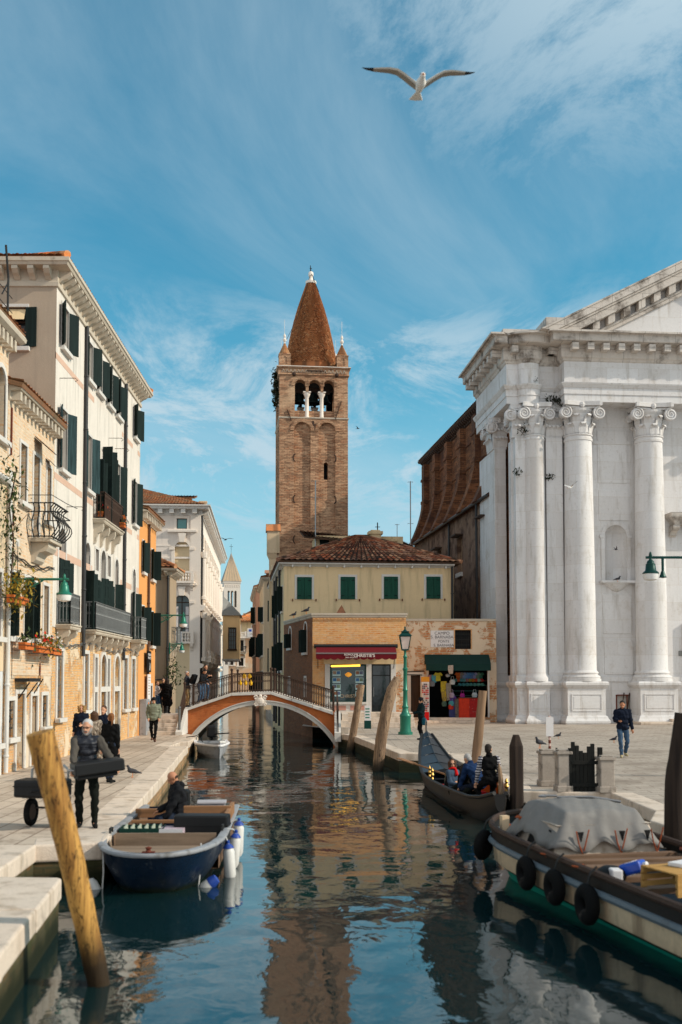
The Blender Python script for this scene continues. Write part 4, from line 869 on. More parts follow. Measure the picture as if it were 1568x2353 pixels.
def far_houses():
    p=at(526,1430,146); q=at(603,1430,146); L=q.x-p.x
    b=thing('house','far cream and peach house with a roof terrace closing the canal view','house',(p.x,146,0)); X=lambda x:at(x,1500,146).x-p.x; Zy=lambda y:at(560,y,146).z
    ho=[(X(547),X(560),Zy(1496),Zy(1471)),(X(535),X(541),Zy(1496),Zy(1472)),(X(549),X(560),Zy(1530),Zy(1512)),(X(530),X(537),Zy(1528),Zy(1510))]
    w=MB(); wall(w,L,-1,Zy(1463),ho,.3); w.k=1; 
    w.build('wall',['peach'],b)
    w=MB(); w.box(-.0,X(544),-.06,.0,-1,Zy(1466)) if 0 else None
    for h in ho: window(b,I4,*h,trim=.25,gm='glass',mull=(1,1),tm='pale_stone')
    bl=MB(); z=Zy(1463); bl.box(-.6,L,-1.0,0,z-.25,z); bl.box(-.6,L,-1.0,-.85,z+.5,z+.62)
    n=26
    for i in range(n): bl.lathe([(.05,0),(.09,.15),(.05,.3),(.08,.42),(.05,.5)],6,(-.5+(L+.4)*i/n,-.92,z))
    for k in range(4): bl.box(-.6+k*L/3.2,-.35+k*L/3.2,-1.02,-.8,z,z+.7)
    bl.build('terrace_balustrade','pale_stone',b)
    ho=[(X(546),X(550),Zy(1460),Zy(1436)),(X(577),X(590),Zy(1460),Zy(1436))]
    w=MB(T(0,1.6)); wall(w,L,z,Zy(1428),ho,.2); w.build('upper_wall','cream',b)
    for h in ho: window(b,T(0,1.6),*h,trim=.15,gm='glass',tm='pale_stone',sill=False)
    hip_roof(b,I4,X(537),L+2,1.3,9.3,Zy(1426),1.9,m='tiles_orange',ov=.6,pitch=.4,row=.5)
    balcony(b,I4,X(538),X(566),Zy(1500),.8,.9,2,im='iron')
    k=MB(); k.box(X(553),X(556),4.5,5.2,Zy(1426),Zy(1404)); k.build('chimney','brick_g',b)
    ban=tag(MB().quad((X(570),-1.06,Zy(1464)),(X(598.5),-1.06,Zy(1464)),(X(598.5),-1.06,Zy(1444.5)),(X(570),-1.06,Zy(1444.5))).build('banner','sign_white'),'white banner with blue print hung over the far terrace balustrade','banner'); ban.location=b.location
    m=ban.modifiers.new('t','SOLIDIFY'); m.thickness=.02
    x0=X(574); lg=MB(); lg.add([(x0,-1.085,Zy(1447)),(x0+.35,-1.085,Zy(1447)),(x0+.35,-1.085,Zy(1452)),(x0,-1.085,Zy(1452))],[(0,3,2,1)]); lg.ball((x0+.75,-1.07,Zy(1450)),.2,.02,.2); lg.build('printed_mark','bright_blue',ban)
    text_mesh('VENEZIA',.3,'grey_plaster',ban,(X(585),-1.09,Zy(1458)),(R(90),0,0))
    # right bank houses beyond the bridge, one behind the other
    def row(nm,lab,m,xs,Y,ang,Ld,ztop,roof,wins,ch=None,rh=1.2):
        # canal wall: starts at the near corner (x pixel xs at depth Y) and runs away by ang
        c=at(xs,1500,Y); ux,uy=-math.sin(ang),math.cos(ang); far=(c.x+ux*Ld,Y+uy*Ld)
        o=thing(nm,lab,'house',(far[0],far[1],0),ang-R(90)); W=6.0
        w=MB(); wall(w,Ld,-1,ztop,wins,.25); w.quad((Ld,0,-1),(Ld,W,-1),(Ld,W,ztop),(Ld,0,ztop)); w.quad((0,W,-1),(0,0,-1),(0,0,ztop),(0,W,ztop)); w.build('wall',m,o)
        for h in wins: window(o,I4,*h[:4],arch=len(h)>4,trim=.12,sh=(150,98) if len(h)<5 else None,gm='glass')
        cornice(I4,[(0,0),(Ld,0),(Ld,W)],[(0,ztop-.2),(.05,ztop-.15),(.25,ztop),(.3,ztop+.12),(0,ztop+.2)],o,'stone_warm')
        tile_roof(o,I4,((-.2,-.3,ztop+.2),(Ld+.2,-.3,ztop+.2),(Ld+.2,W/2,ztop+.2+rh),(-.2,W/2,ztop+.2+rh)),m=roof,pitch=.35,row=.5); tile_roof(o,I4,((Ld+.2,W+.3,ztop+.2),(-.2,W+.3,ztop+.2),(-.2,W/2,ztop+.2+rh),(Ld+.2,W/2,ztop+.2+rh)),m=roof,pitch=.35,row=.5)
        w=MB(); w.add([(Ld-.02,-.3,ztop+.15),(Ld-.02,W+.3,ztop+.15),(Ld-.02,W/2,ztop+.2+rh)],[(0,1,2)]); w.build('gable',m,o)
        if ch: 
            k=MB(); k.box(Ld-ch[0]-.5,Ld-ch[0],ch[1],ch[1]+.5,ztop-.5,ztop+ch[2]); k.box(Ld-ch[0]-.58,Ld-ch[0]+.08,ch[1]-.08,ch[1]+.58,ztop+ch[2],ztop+ch[2]+.12); k.prism([(Ld-ch[0]-.6,ztop+ch[2]+.4),(Ld-ch[0]+.1,ztop+ch[2]+.4),(Ld-ch[0]-.25,ztop+ch[2]+.75)],ch[1]-.1,ch[1]+.6); k.box(Ld-ch[0]-.45,Ld-ch[0]-.05,ch[1]+.05,ch[1]+.45,ztop+ch[2],ztop+ch[2]+.42); k.build('chimney',m,o)
        return o
    z=lambda y,Y:at(600,y,Y).z
    row('house','reddish plastered house with a slim chimney far along the right bank','far_pink',589,112,R(5.5),18,z(1352,112),'tiles_orange',[(3,4,2,4),(8,9,2,4),(13,14,2,4),(3,4,6,8),(8,9,6,8),(13,14,6,8),(13,14,9.5,11.3)],(.3,1.0,1.3))
    row('house','cream plastered house wedged between red house and the chimney stack','far_cream',607,95,R(5.5),14,z(1338,98),'tiles_red',[(3,4,2,4),(8,9,2,4),(11,12,2,4),(3,4,5.5,7.5),(8,9,5.5,7.5),(11,12,5.5,7.5),(11,12,8.6,10)],None,.9)
far_houses()
# ================================================================ right bank: yellow house, shop, kiosk wall, bell tower, church
def yellow_house():
    ang=R(5.6); O=(-2.88,66); ca,sa=math.cos(ang),math.sin(ang)
    b=thing('house','cream house with closed green shutters and dark hip roof behind the brick shop','house',(*O,PAVE),ang); t=Z0; L=10.95
    def q(x,y):
        r=_ray(x,y); k=(O[1]-O[0]*sa/ca)/(r.y-r.x*sa/ca); X,Y=r.x*k,r.y*k; return ((X-O[0])/ca,CAMZ+r.z*k)
    ze=q(700,1299)[1]; ho=[]
    for a,c,y0,y1 in ((683,716.5,1326,1377),(783,816,1325.5,1377),(882.5,914.5,1325,1376.5),(980,1012,1325,1376)): ho.append((q(a,1350)[0],q(c,1350)[0],q(a,y1)[1],q(a,y0)[1]))
    w=MB(t); wall(w,L,.65,ze,ho,.2); w.quad((L,0,.65),(L,10,.65),(L,10,ze),(L,0,ze)); w.build('wall','cream',b)
    ts=T(0,18,-PAVE,-R(90)); hs=[(16.4,17.1,7.6,9.2),(13,13.8,7.6,9.2),(16.4,17.1,3.8,5.6),(13,13.8,3.8,5.6),(9,9.8,7.6,9.2),(9,9.8,3.8,5.6),(4,5,7.6,9.2),(4,5,3.8,5.6)]
    w=MB(ts); wall(w,18,-1,ze,hs,.2); w.build('canal_wall','cream',b)
    for h in hs: window(b,ts,*h,trim=.1,sh=(150,100),sm='shutter')
    for h in ho:
        o=window(b,t,*h,trim=.15,depth=.2,gm='dark',fm=None,sh=(4,4),sm='shutter_green',sill=False,proud=.04)
        k=MB(t)
        for x in (h[0]-.28,h[1]+.28): k.box(x-.03,x+.03,-.12,0,h[2]-.12,h[2]+.02)
        k.build('shutter_catch','rust',o)
        k=MB(t)
        for z in (h[2]+.22,h[3]-.22): k.box(h[0]+.03,h[1]-.03,-.105,-.09,z-.025,z+.025)
        k.build('strap_hinge','shutter',o)
    cornice(t,[(0,18),(0,0),(L,0)],[(0,ze-.08),(.05,ze-.05),(.08,ze+.02),(.32,ze+.05),(.36,ze+.12),(.36,ze+.24),(.28,ze+.26),(0,ze+.28)],b,'stone',name='gutter',br=(1.05,.1,(.03,.25),(ze-.14,ze+.04)))
    hip_roof(b,t,0,L,0,10,ze+.25,2.3,ridge=(L/2-.3,L/2+.5),m='tiles_dark',ov=.42,pitch=.36,row=.6,amp=.10)
    tile_roof(b,t,((-.4,10,ze+.25),(5.4,10,ze+.25),(3.4,18,ze+1.6),(-.4,18,ze+.3)),m='tiles_dark')
    pipe(b,t,L-.12,.7,ze,.08,'pipe',y=-.1)
    # attic dormer in front of the tower
    k=MB(t); a=q(716,1240)[0]+.9; k.box(a,a+6.2,7,10.5,ze+.8,ze+2.9); d=k.build('dormer','cream',b)
    tile_roof(d,t,((a-.9,6.3,ze+2.75),(a+6.9,6.3,ze+2.1),(a+6.9,11,ze+3.1),(a-.9,11,ze+3.8)),m='tiles_dark')
    k=MB(t); k.box(a+.25,a+.9,6.97,7.05,ze+1.6,ze+2.6); k.build('dormer_window','shutter',d)
    # chimneys
    u,z=q(876,1240); c=MB(t@T(u+.55,6.6,ze+1.2)); c.prism([(-.55,0),(.55,0),(.36,1.75),(-.36,1.75)],-.4,.4); c.box(-.5,.5,-.5,.5,1.75,1.95); c.box(-.32,.32,-.32,.32,1.95,2.05); c.build('chimney','cream',b)
    u,z=q(917,1250); c=MB(t@T(u+.7,7.2,ze+.9)); c.box(-.25,.25,-.25,.25,0,1.65); c.box(-.32,.32,-.32,.32,1.65,1.8); c.build('chimney','cream',b)
    # tall Venetian stack on the canal side
    k=MB(ts); x0=5.6; k.box(x0,x0+.7,-.45,.1,3.5,12.6); k.sweep([(x0,.1),(x0,-.45),(x0+.7,-.45),(x0+.7,.1)],[(0,12.2),(.1,12.45),(.16,12.6),(.16,12.7)]); k.box(x0-.2,x0+.9,-.62,.3,12.65,14.3); c=k.build('chimney_stack','far_cream',b)
    k=MB(ts); k.prism([(x0-.3,14.3),(x0+1.0,14.3),(x0+.35,14.9)],-.7,.38); k.build('stack_cap','tiles_red',c)
    k=MB(ts); k.box(x0+1.6,x0+2.3,-.3,.2,6,11.2); k.prism([(x0+1.5,11.2),(x0+2.4,11.2),(x0+1.95,11.6)],-.4,.3); k.build('flue','far_cream',b)
    for u in (15.4,11.2,8): pipe(b,ts,u,.2,ze,.08,'pipe',y=-.15)
    # masts stand on the roof: things of their own
    def mast(x,y0,y1,Y,lab,arms,r=.03):
        p=at(x,y0,Y); q_=at(x,y1,Y); o=thing('aerial_mast',lab,'antenna',(p.x,Y,p.z)); h=q_.z-p.z
        MB().tube([(0,0,-.4),(0,0,h)],r,6).build('pole','chrome',o)
        m=MB()
        for z,l,n in arms:
            m.tube([(-l,0,h-z),(l,0,h-z)],.015,5)
            for i in range(n): m.tube([(-l+2*l*i/max(1,n-1),-.12,h-z),(-l+2*l*i/max(1,n-1),.25,h-z)],.012,4)
        m.build('arm','chrome',o)
    mast(725.5,1268,1104,73,'tall thin aerial mast in front of the brick bell tower',((.05,.3,3),(1.2,.35,2),(3.4,.2,2)),.045)
    mast(944,1262,1106,78,'tall guyed mast on the roof right of the flared chimney',((.05,.18,3),(3.2,.2,2)),.04)
    mast(913,1246,1204,77,'short television aerial above the small square chimney',((.05,.15,2),(1.0,.12,2)),.025)
    p=at(868,1252,75); o=thing('finial','black iron finial with knobs rising behind the dark tiled roof','finial',tuple(p)); 
    MB().lathe([(.16,-.3),(.16,.1),(.06,.25),(.12,.4),(.04,.55),(.04,1.6),(.0,1.65)],8).bar((-.25,0,.95),(.25,0,.95),.05).bar((-.18,0,1.3),(.18,0,1.3),.04).build('rod','iron',o)
yellow_house()
def shop():
    b=thing('shop','low brick shop with a burgundy awning and lit window by the bridge','shop',(-.93,58,PAVE)); L=5.2; t=Z0
    X=lambda x:at(x,1500,58).x+.93; Zy=lambda y:at(800,y,58).z
    zt=Zy(1409); zf=Zy(1526); fl=Zy(1642)
    wo=(X(758.6),X(842),Zy(1613),Zy(1527)); do=(X(854),X(898.5),fl,Zy(1526))
    w=MB(t); wall(w,L,zf,zt-.25,[],.3); w.quad((L,0,.65),(L,5,.65),(L,5,zt-.25),(L,0,zt-.25)); w.box(0,X(747),-.0,.3,.65,zf); w.build('wall','brick_shop',b)
    w=MB(t); w.add([(0,0.01,zt-.2),(L,.01,zt-.2),(L,8,zt-.2),(-1.94,8,zt-.2)],[(0,1,2,3)]); w.build('roof','lead',b)
    # parapet
    w=MB(t); w.sweep([(-1.9,8),(0,0),(L,0),(L,5)],[(-.25,zt-.26),(0,zt-.26),(.05,zt-.22),(.05,zt-.12),(.09,zt-.1),(.09,zt),(-.25,zt)]); w.build('parapet','stone_warm',b)
    w=MB(t)
    for i in range(26): w.box(.05+i*.2,.15+i*.2,-.06,0,zt-.36,zt-.27)
    w.build('dentil_course','brick_shop',b)
    ang=math.atan2(-8,1.94); tl=T(-1.94,8,-PAVE,ang); LL=math.hypot(8,1.94)
    hs=[(1.65,2.4,Zy(1490)+.2,6.4,True),(6.05,6.8,4.75,6.45,True)]; hl=[(1.6,2.0,2.3,3.3),(6.2,6.6,2.2,3.3)]
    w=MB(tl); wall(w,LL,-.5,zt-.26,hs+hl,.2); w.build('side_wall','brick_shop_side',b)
    for h in hs: window(b,tl,*h,trim=.1,sh=(140,95),shz=(h[2],h[3]-.4),gm='glass')
    for h in hl: window(b,tl,*h,trim=.12,gm='dark',fm=None,sill=False)
    # stone front: piers, lintel, pane, door
    s=MB(t); s.box(X(747),wo[0],-.06,.3,.65,zf); s.box(wo[1],do[0],-.06,.3,.65,zf); s.box(do[1],X(910),-.06,.3,.65,zf); each(s,'stone_pier','stone',b)
    s=MB(t); s.box(do[1]+.001+.19,L,0,.3,.65,zf) if X(910)<L else None; s.build('wall','kiosk_wall',b)
    MB(t).box(X(744),X(911),-.07,.3,zf-.0,Zy(1508)).build('fascia','cream',b)
    s=MB(t); s.box(wo[0],wo[1],-.12,.3,wo[2]-.12,wo[2]); s.build('window_sill','stone',b)
    s=MB(t); s.box(wo[0],wo[1],-.02,.3,.65,wo[2]-.12); s.build('window_apron','stone',b)
    s=MB(t); m=(wo[0]+wo[1])/2
    s.box(wo[0]+.12,m-.12,-.035,0,Zy(1632),wo[2]-.2); s.box(m+.12,wo[1]-.1,-.035,0,Zy(1632),wo[2]-.2); each(s,'pink_panel',mat('pink_marble',(.52,.26,.20),.6),b)
    f=MB(t); a,c,d,e=wo; f.box(a,a+.09,.05,.14,d,e); f.box(c-.09,c,.05,.14,d,e); f.box(a,c,.052,.138,e-.07,e); f.box(a,c,.052,.138,d,d+.07); f.build('window_frame','lamp_dark',b)
    g=MB(t); g.quad((a+.08,.11,d),(c-.08,.11,d),(c-.08,.11,e),(a+.08,.11,e)); pane=g.build('display_window',glassmat('display_window_glass',(.012,.03,.032),.06),b)
    MB(t).tube([(X(761),.08,Zy(1530.5)),(X(828),.08,Zy(1529))],.06,8).build('strip_light','strip_lamp',b)
    text_mesh('CHRISTIE\u2019S',.26,'grey_plaster',b,(X(807),.1,Zy(1600)-PAVE),(R(90),0,0))
    k=MB(t)
    for x in (X(797)-.1,): k.lathe([(.02,Zy(1556)),(.16,Zy(1553)),(.2,Zy(1549)),(.05,Zy(1545))],10,(X(801),.085,0))
    k.build('amber_lamp',emit('dim_amber_glass',(.9,.4,.05),.35),b)
    dm=MB(t); a,c,d,e=do; dm.box(a,c,.10,.16,d,e); dr=dm.build('door',glassmat('dark_glass_door',(.008,.014,.017),.08),b)
    f=MB(t); f.box(a,a+.07,.06,.10,d,e); f.box(c-.07,c,.06,.10,d,e); f.box(a,c,.062,.10,e-.08,e); f.box(a,c,.062,.10,d,d+.14); f.box(a,c,.063,.10,e-.65,e-.6); f.build('door_frame','black',dr)
    MB(t).tube([(a+.12,.02,d+1.0),(a+.12,.02,d+1.5)],.018,6).build('handle','chrome',dr)
    # awning
    y1=-1.15; z0=Zy(1486); z1=Zy(1501.5)-.0; xa,xb=X(727),X(909); aw=MB(t); aw.quad((xa,-.05,z0),(xa,y1,z1),(xb,y1,z1),(xb,-.05,z0)); 
    n=22; zv=z1-.02
    zb=at(800,1513,56.9).z
    for i in range(n*4):
        u0_,u1_=xa+(xb-xa)*i/(n*4),xa+(xb-xa)*(i+1)/(n*4); f0=zb-.07*abs(math.sin(math.pi*i/8)); f1=zb-.07*abs(math.sin(math.pi*(i+1)/8))
        aw.quad((u0_,y1,f0),(u1_,y1,f1),(u1_,y1,z1),(u0_,y1,z1))
    o=aw.build('awning','awning',b); so_=o.modifiers.new('t','SOLIDIFY'); so_.thickness=.012
    MB(t).box(xa,xb,y1-.022,y1-.004,z1-.06,z1+.02).build('awning_stripe','awning_trim',o)
    MB(t).tube([(X(722),-.09,z0+.03),(X(914),-.09,z0+.03)],.11,8).build('awning_case','iron',o)
    k=MB(t); k.tube([(xa+.1,-.05,z0-1.2),(xa+.1,y1,z1)],.02,5); k.tube([(xb-.1,-.05,z0-1.2),(xb-.1,y1,z1)],.02,5); k.build('awning_arm','iron',o)
    zc=(zb+z1)/2-PAVE+.0
    text_mesh('ROMOLINI',.15,'gold_text',o,(X(805.5)-.0,y1-.03,zc+.05),(R(90),0,0),bold=True); text_mesh('REAL ESTATE',.1,'gold_text',o,(X(805.5),y1-.03,zc-.1),(R(90),0,0),bold=True)
    text_mesh('CHRISTIE\u2019S',.24,'gold_text',o,(X(836),y1-.03,zc),(R(90),0,0),bold=True); MB(t).box(X(819.5)-.01,X(819.5)+.01,y1-.03,y1-.02,zc+PAVE-.14,zc+PAVE+.14).build('rule','gold_text',o)
    # listing cards in the window
    rnd=random.Random(5)
    for ci,(x0,x1) in enumerate(((764.5,783),(817,835.5))):
        for ri,y in enumerate((1541,1557,1572.5,1588)):
            if ci==1 and ri==3: pass
            c0=MB(); w_=X(x1)-X(x0); h_=Zy(y)-Zy(y+12.5); c0.box(0,w_,0,.015,0,h_)
            lab=('%s white listing card in the %s column of the lit shop window'%(('topmost','second from the top','third from the top','lowest')[ri],('left','right')[ci]))
            cd=tag(c0.build('listing_card',mat('card_paper',(.42,.60,.62),.6)if ci+ri==0 else bpy.data.materials['card_paper']),lab,'card','listing cards in the shop window'); cd.location=(-.93+X(x0),58+.085,Zy(y+12.5))
            for j in (0,1):
                p=MB(); p.box(w_*(.06+.47*j),w_*(.47+.47*j),-.006,0,h_*.32,h_*.9); p.build('photo',mat('card_photo',tuple(rnd.choice([(.10,.12,.2),(.25,.12,.07),(.05,.14,.3),(.14,.2,.14),(.3,.2,.14)])),.5,.5,9,.3,30,0),cd)
    # steps
    s=MB(t); 
    for i in range(3): s.box(.62+.0,L+.3,-2.2+i*.55,-.0+.05,.65+.001*(i+1)+i*.26,.65+(i+1)*.26-.002*i)
    s.build('step','kerb',b,bevel=.015)
    k=MB(t); k.prism([(X(769),zt-.1),(X(800),zt-.1),(X(786),zt+.55)],1.2,1.5); k.build('roof_light','tiles_dark',b)
shop()
def kiosk():
    Y=63.0; x0=at(903,1500,Y).x; x1=at(1141,1500,Y).x
    b=thing('kiosk','patched brick wall building with an open souvenir shop under a dark green awning','shop',(x0,Y,PAVE)); t=Z0; X=lambda x:at(x,1500,Y).x-x0; Zy=lambda y:at(1000,y,Y).z; L=x1-x0
    op=(X(983),X(1121),.95,Zy(1530)); dr=(X(944),X(966),.95,Zy(1552)); wi=(X(1046),X(1083),Zy(1491.5),Zy(1447.5)); zt=Zy(1428)
    w=MB(t); wall(w,L,.65,zt,[op,dr,wi],.35); w.build('wall','kiosk_wall',b)
    w=MB(t); w.box(-.05,L,-.06,.5,zt,zt+.16); w.build('coping','stone_warm',b,bevel=.03)
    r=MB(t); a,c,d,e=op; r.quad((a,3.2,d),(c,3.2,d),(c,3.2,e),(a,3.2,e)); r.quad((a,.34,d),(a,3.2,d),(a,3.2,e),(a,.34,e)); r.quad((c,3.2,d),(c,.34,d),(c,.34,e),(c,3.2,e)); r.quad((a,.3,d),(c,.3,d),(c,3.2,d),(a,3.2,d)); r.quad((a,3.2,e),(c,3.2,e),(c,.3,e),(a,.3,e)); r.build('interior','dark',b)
    d=ring(MB(t),*dr,.2,-.05,.1,False,False).build('door','stone',b); MB(t).box(dr[0],dr[1],.2,.26,dr[2],dr[3]).build('door_leaf','dark_wood',d)
    window(b,t,*wi,trim=.05,depth=.25,gm='dark',bars='iron',fm=None,tm='brick_shop',sill=False)
    s=MB(t); s.box(-.0,L-.6,-1.3,.05,.652,.80); s.box(0,L-.9,-.7,.3,.80,.95); s.build('step','kerb',b,bevel=.015)
    aw=MB(t); ax,bx=X(976),X(1123); z0=Zy(1504); y1=-.9; z1=at(1000,1526,62.1).z; zb=at(1000,1541,62.1).z; aw.quad((ax,-.03,z0),(ax,y1,z1),(bx,y1,z1),(bx,-.03,z0)); aw.quad((ax,y1,zb),(bx,y1,zb),(bx,y1,z1),(ax,y1,z1)); aw.add([(ax,-.03,z0),(ax,y1,z1),(ax,-.03,z1)],[(0,1,2)]); aw.add([(bx,-.03,z0),(bx,-.03,z1),(bx,y1,z1)],[(0,1,2)])
    o=aw.build('awning','awning_green',b); m=o.modifiers.new('t','SOLIDIFY'); m.thickness=.012
    k=MB(t); k.box(X(980),X(985),-.1,.0,.95,op[3]); k.box(X(1120),X(1124),-.1,0,.95,op[3]); each(k,'stone_jamb','stone',b)
    k=MB(t); k.tube([(.2,-.06,Zy(1545)),(X(975),-.06,Zy(1542))],.03,6); k.tube([(.2,-.06,Zy(1550)),(X(970),-.06,Zy(1551))],.03,6); k.tube([(X(905),-.05,Zy(1500)),(X(905),-.05,Zy(1570))],.04,6); k.build('pipework','iron',b)
    # street name panel
    a,c,z_,y_=X(990),X(1042.5),Zy(1487),Zy(1449); s=tag(MB().box(0,c-a,0,.03,0,y_-z_).build('street_sign','sign_white'),'white painted street name panel reading CAMPO S. BARNABA on the patched wall','sign'); s.location=(x0+a,Y-.035,z_); hh=y_-z_
    for i,(tx,sz) in enumerate((('CAMPO',.21),('S. BARNABA',.2),('PONTE',.17),('S. BARNABA',.18))): text_mesh(tx,sz*1.25,'black_text',s,((c-a)/2+(.1 if i>1 else 0),-.006,hh*(.83-.23*i-(.03 if i>1 else 0))),(R(90),0,0),bold=False)
    MB().box(.02,c-a-.02,-.008,.0,hh*.47,hh*.475).build('rule','black_text',s)
    # goods
    rnd=random.Random(11); YF=Y-.0
    def hang(name,lab,cat,x,y,w,h,col,kind,Yo=-.3):
        p=at(x,y,Y+Yo); m=MB()
        if kind=='shirt':
            kk=.72 if Yo>0 else .85; m.prism([(x*kk,z*kk) for x,z in ((-.06,-.04),(-.17,0),(-.2,-.02),(-.32,-.18),(-.24,-.26),(-.15,-.18),(-.17,-.62),(.17,-.60),(.15,-.18),(.24,-.26),(.32,-.18),(.2,-.02),(.17,0),(.06,-.04))],-.03,.03)
        elif kind=='cap':
            m.ball((0,0,0),.14,.12,.11,10); m.box(-.12,.12,-.26,-.06,-.05,-.03)
        elif kind=='bag':
            m.lathe([(.02,-.3),(.15,-.28),(.18,-.12),(.13,.0),(.1,.02)],10,sy=.6); m.tube([(-.1,0,0),(-.06,0,.2),(.06,0,.2),(.1,0,0)],.012,5)
        elif kind=='scarf':
            m.add([(-w/2,0,0),(w/2,0,.02),(w*.55,-.04,-h*.5),(w*.4,0,-h),(-w*.3,.02,-h*1.04),(-w*.55,-.03,-h*.5)]+[(-w/2,.04,0),(w/2,.04,.02),(w*.55,.02,-h*.5),(w*.4,.05,-h),(-w*.3,.07,-h*1.04),(-w*.55,.03,-h*.5)],[(0,5,4,3,2,1),(6,7,8,9,10,11)]+[(i,(i+1)%6,(i+1)%6+6,i+6) for i in range(6)])
        elif kind=='bottle':
            m.lathe([(.0,0),(.075,.01),(.075,.24),(.03,.33),(.03,.42),(.04,.43),(0,.44)],8)
        o=tag(m.build(name,mat('souvenir_'+name,tuple(v*.62 for v in col),.7,.4,7,.4,34,stain=((.05,.05,.06),9,.56,.64)),smooth=kind in('cap','bag','bottle')),lab,cat,'souvenirs hung in the open kiosk'); o.location=p; o.rotation_euler=(0,0,rnd.uniform(-.5,.5))
    hang('shirt','bright yellow shirt hanging top left in the souvenir kiosk opening','shirt',1007,1545,.4,.5,(.62,.55,.05),'shirt')
    hang('scarf','yellow and teal scarf beside the yellow shirt in the kiosk','scarf',998,1551,.3,.45,(.10,.40,.50),'scarf')
    hang('scarf','pink and white scarf at the top left corner of the kiosk','scarf',989,1551,.25,.4,(.55,.25,.3),'scarf')
    hang('bag','long grey cloth bag behind the postcard rack','bag',993,1566,.2,.4,(.25,.25,.26),'bag')
    hang('scarf','yellow carnival costume on the middle strip of goods','costume',1020,1566,.35,.9,(.62,.45,.03),'scarf')
    hang('scarf','lower yellow and brown scarf under the yellow costume','scarf',1021,1584,.3,.7,(.45,.3,.05),'scarf')
    hang('scarf','white cloth on the middle post of the kiosk','cloth',1036,1529,.3,.5,(.6,.52,.46),'scarf',-.95)
    hang('cap','white cap hung right of the middle post','cap',1029,1552,.2,.2,(.62,.64,.68),'cap')
    hang('bag','oval white purse below the white cap','bag',1040,1562,.2,.3,(.62,.64,.64),'bag')
    hang('scarf','grey and cream scarf beside the oval purse','scarf',1031,1570,.3,1.0,(.36,.30,.24),'scarf')
    hang('bag','lavender bag low on the middle strip','bag',1038,1592,.3,.4,(.45,.36,.5),'bag')
    hang('shirt','purple folded shirt above the teal purse','shirt',1039,1598,.3,.4,(.10,.04,.28),'shirt')
    hang('bag','teal purse above the red purse','bag',1037,1611,.2,.2,(.08,.36,.42),'bag')
    hang('bag','small red purse on the lowest part of the middle strip','bag',1037,1619,.2,.3,(.6,.04,.02),'bag')
    hang('scarf','navy patterned cloth reaching the kiosk step','cloth',1041,1624,.45,.9,(.05,.06,.2),'scarf')
    hang('scarf','black and white patterned cloth left of the red chest','cloth',1050,1606,.4,1.5,(.2,.2,.2),'scarf')
    hang('bag','dark green bag low in the doorway strip','bag',1021,1612,.2,.4,(.08,.14,.10),'bag')
    hang('bag','magenta bag standing on the red chest','bag',1063,1594,.4,.4,(.42,.02,.26),'bag')
    hang('bag','white and teal bag standing on the right of the red chest','bag',1091,1592,.4,.4,(.5,.6,.66),'bag')
    cols=[('orange',(.65,.14,.02),1053),('grey',(.3,.28,.27),1059),('pale blue',(.3,.42,.75),1065),('sky blue',(.14,.34,.72),1071),('bright blue',(.10,.30,.72),1077.5),('mid blue',(.12,.26,.6),1083.5),('lavender',(.34,.36,.68),1089.5),('grey green',(.15,.28,.22),1097),('dark green',(.04,.18,.12),1105)]
    for n,c,x in cols: hang('shirt','small %s shirt in the top row of the kiosk wall'%n,'shirt',x,1545,.3,.4,c,'shirt',.5)
    for i,(n,c) in enumerate([('sea green',(.1,.3,.28)),('red orange',(.6,.12,.04)),('turquoise',(.10,.34,.38)),('aqua',(.16,.42,.46)),('rose',(.4,.18,.18)),('olive yellow',(.4,.32,.05)),('orange brown',(.6,.2,.03)),('tomato red',(.6,.06,.03)),('mint',(.3,.55,.46)),('crimson',(.5,.03,.03))]): hang('cap','%s cap in the second row of the kiosk wall'%n,'cap',1047+i*6.7,1563,.2,.2,c,'cap',.45)
    for i,n in enumerate(['deep teal','pale teal','steel teal','bright teal','soft teal','cold teal','dusky teal']): hang('cap','%s cap in the third row of the kiosk wall'%n,'cap',1057+i*8.6,1573,.2,.2,(.05+.012*i,.26+.02*i,.32),'cap',.45)
    # shelves inside
    s=MB(t)
    for y in (1558,1569,1581,1592): s.box(X(1044),op[1]-.02,.4,1.0,Zy(y)-.2,Zy(y)-.16)
    each(s,'shelf','lamp_dark',b)
    p=at(1055,1648,Y-.45); q=at(1103,1603,Y-.45); ch=thing('souvenir_chest','red patterned cloth covered chest at the right of the kiosk doorway','chest',(p.x,Y-.65,.8)); m=MB(); m.box(0,(q.x-p.x)*.48,0,.55,0,q.z-.8); m.build('left_cloth',mat('red_orange_cloth',(.42,.03,.012),.85,.5,7,.3,30),ch); m=MB(); m.box((q.x-p.x)*.485,q.x-p.x,.02,.55,0,q.z-.83); m.build('right_cloth',mat('dark_red_cloth',(.26,.012,.012),.85,.6,8,.4,35,stain=((.4,.3,.3),7,.6,.7)),ch)
    MB().box(-.03,(q.x-p.x)+.03,-.03,.58,q.z-.83,q.z-.78).build('lid','dark_wood',ch)
    p=at(969.5,1648,Y-.95); q=at(986.5,1556,Y-.95); rk=thing('postcard_rack','tall red and white postcard rack with an orange top beside the kiosk doorway','rack',(p.x,Y-1.0,.8)); w_=q.x-p.x; h=q.z-.8
    MB().box(0,w_,0,.3,0,h).build('frame','sign_white',rk); MB().box(-.01,w_+.01,-.02,.28,h-.28,h+.02).build('header',mat('orange_card',(.62,.27,.03)),rk); MB().box(.02,w_-.02,-.02,.28,0,.5).build('base_panel',mat('red_panel',(.6,.01,.01)),rk)
    rnd=random.Random(2); cards=[MB(),MB(),MB()]
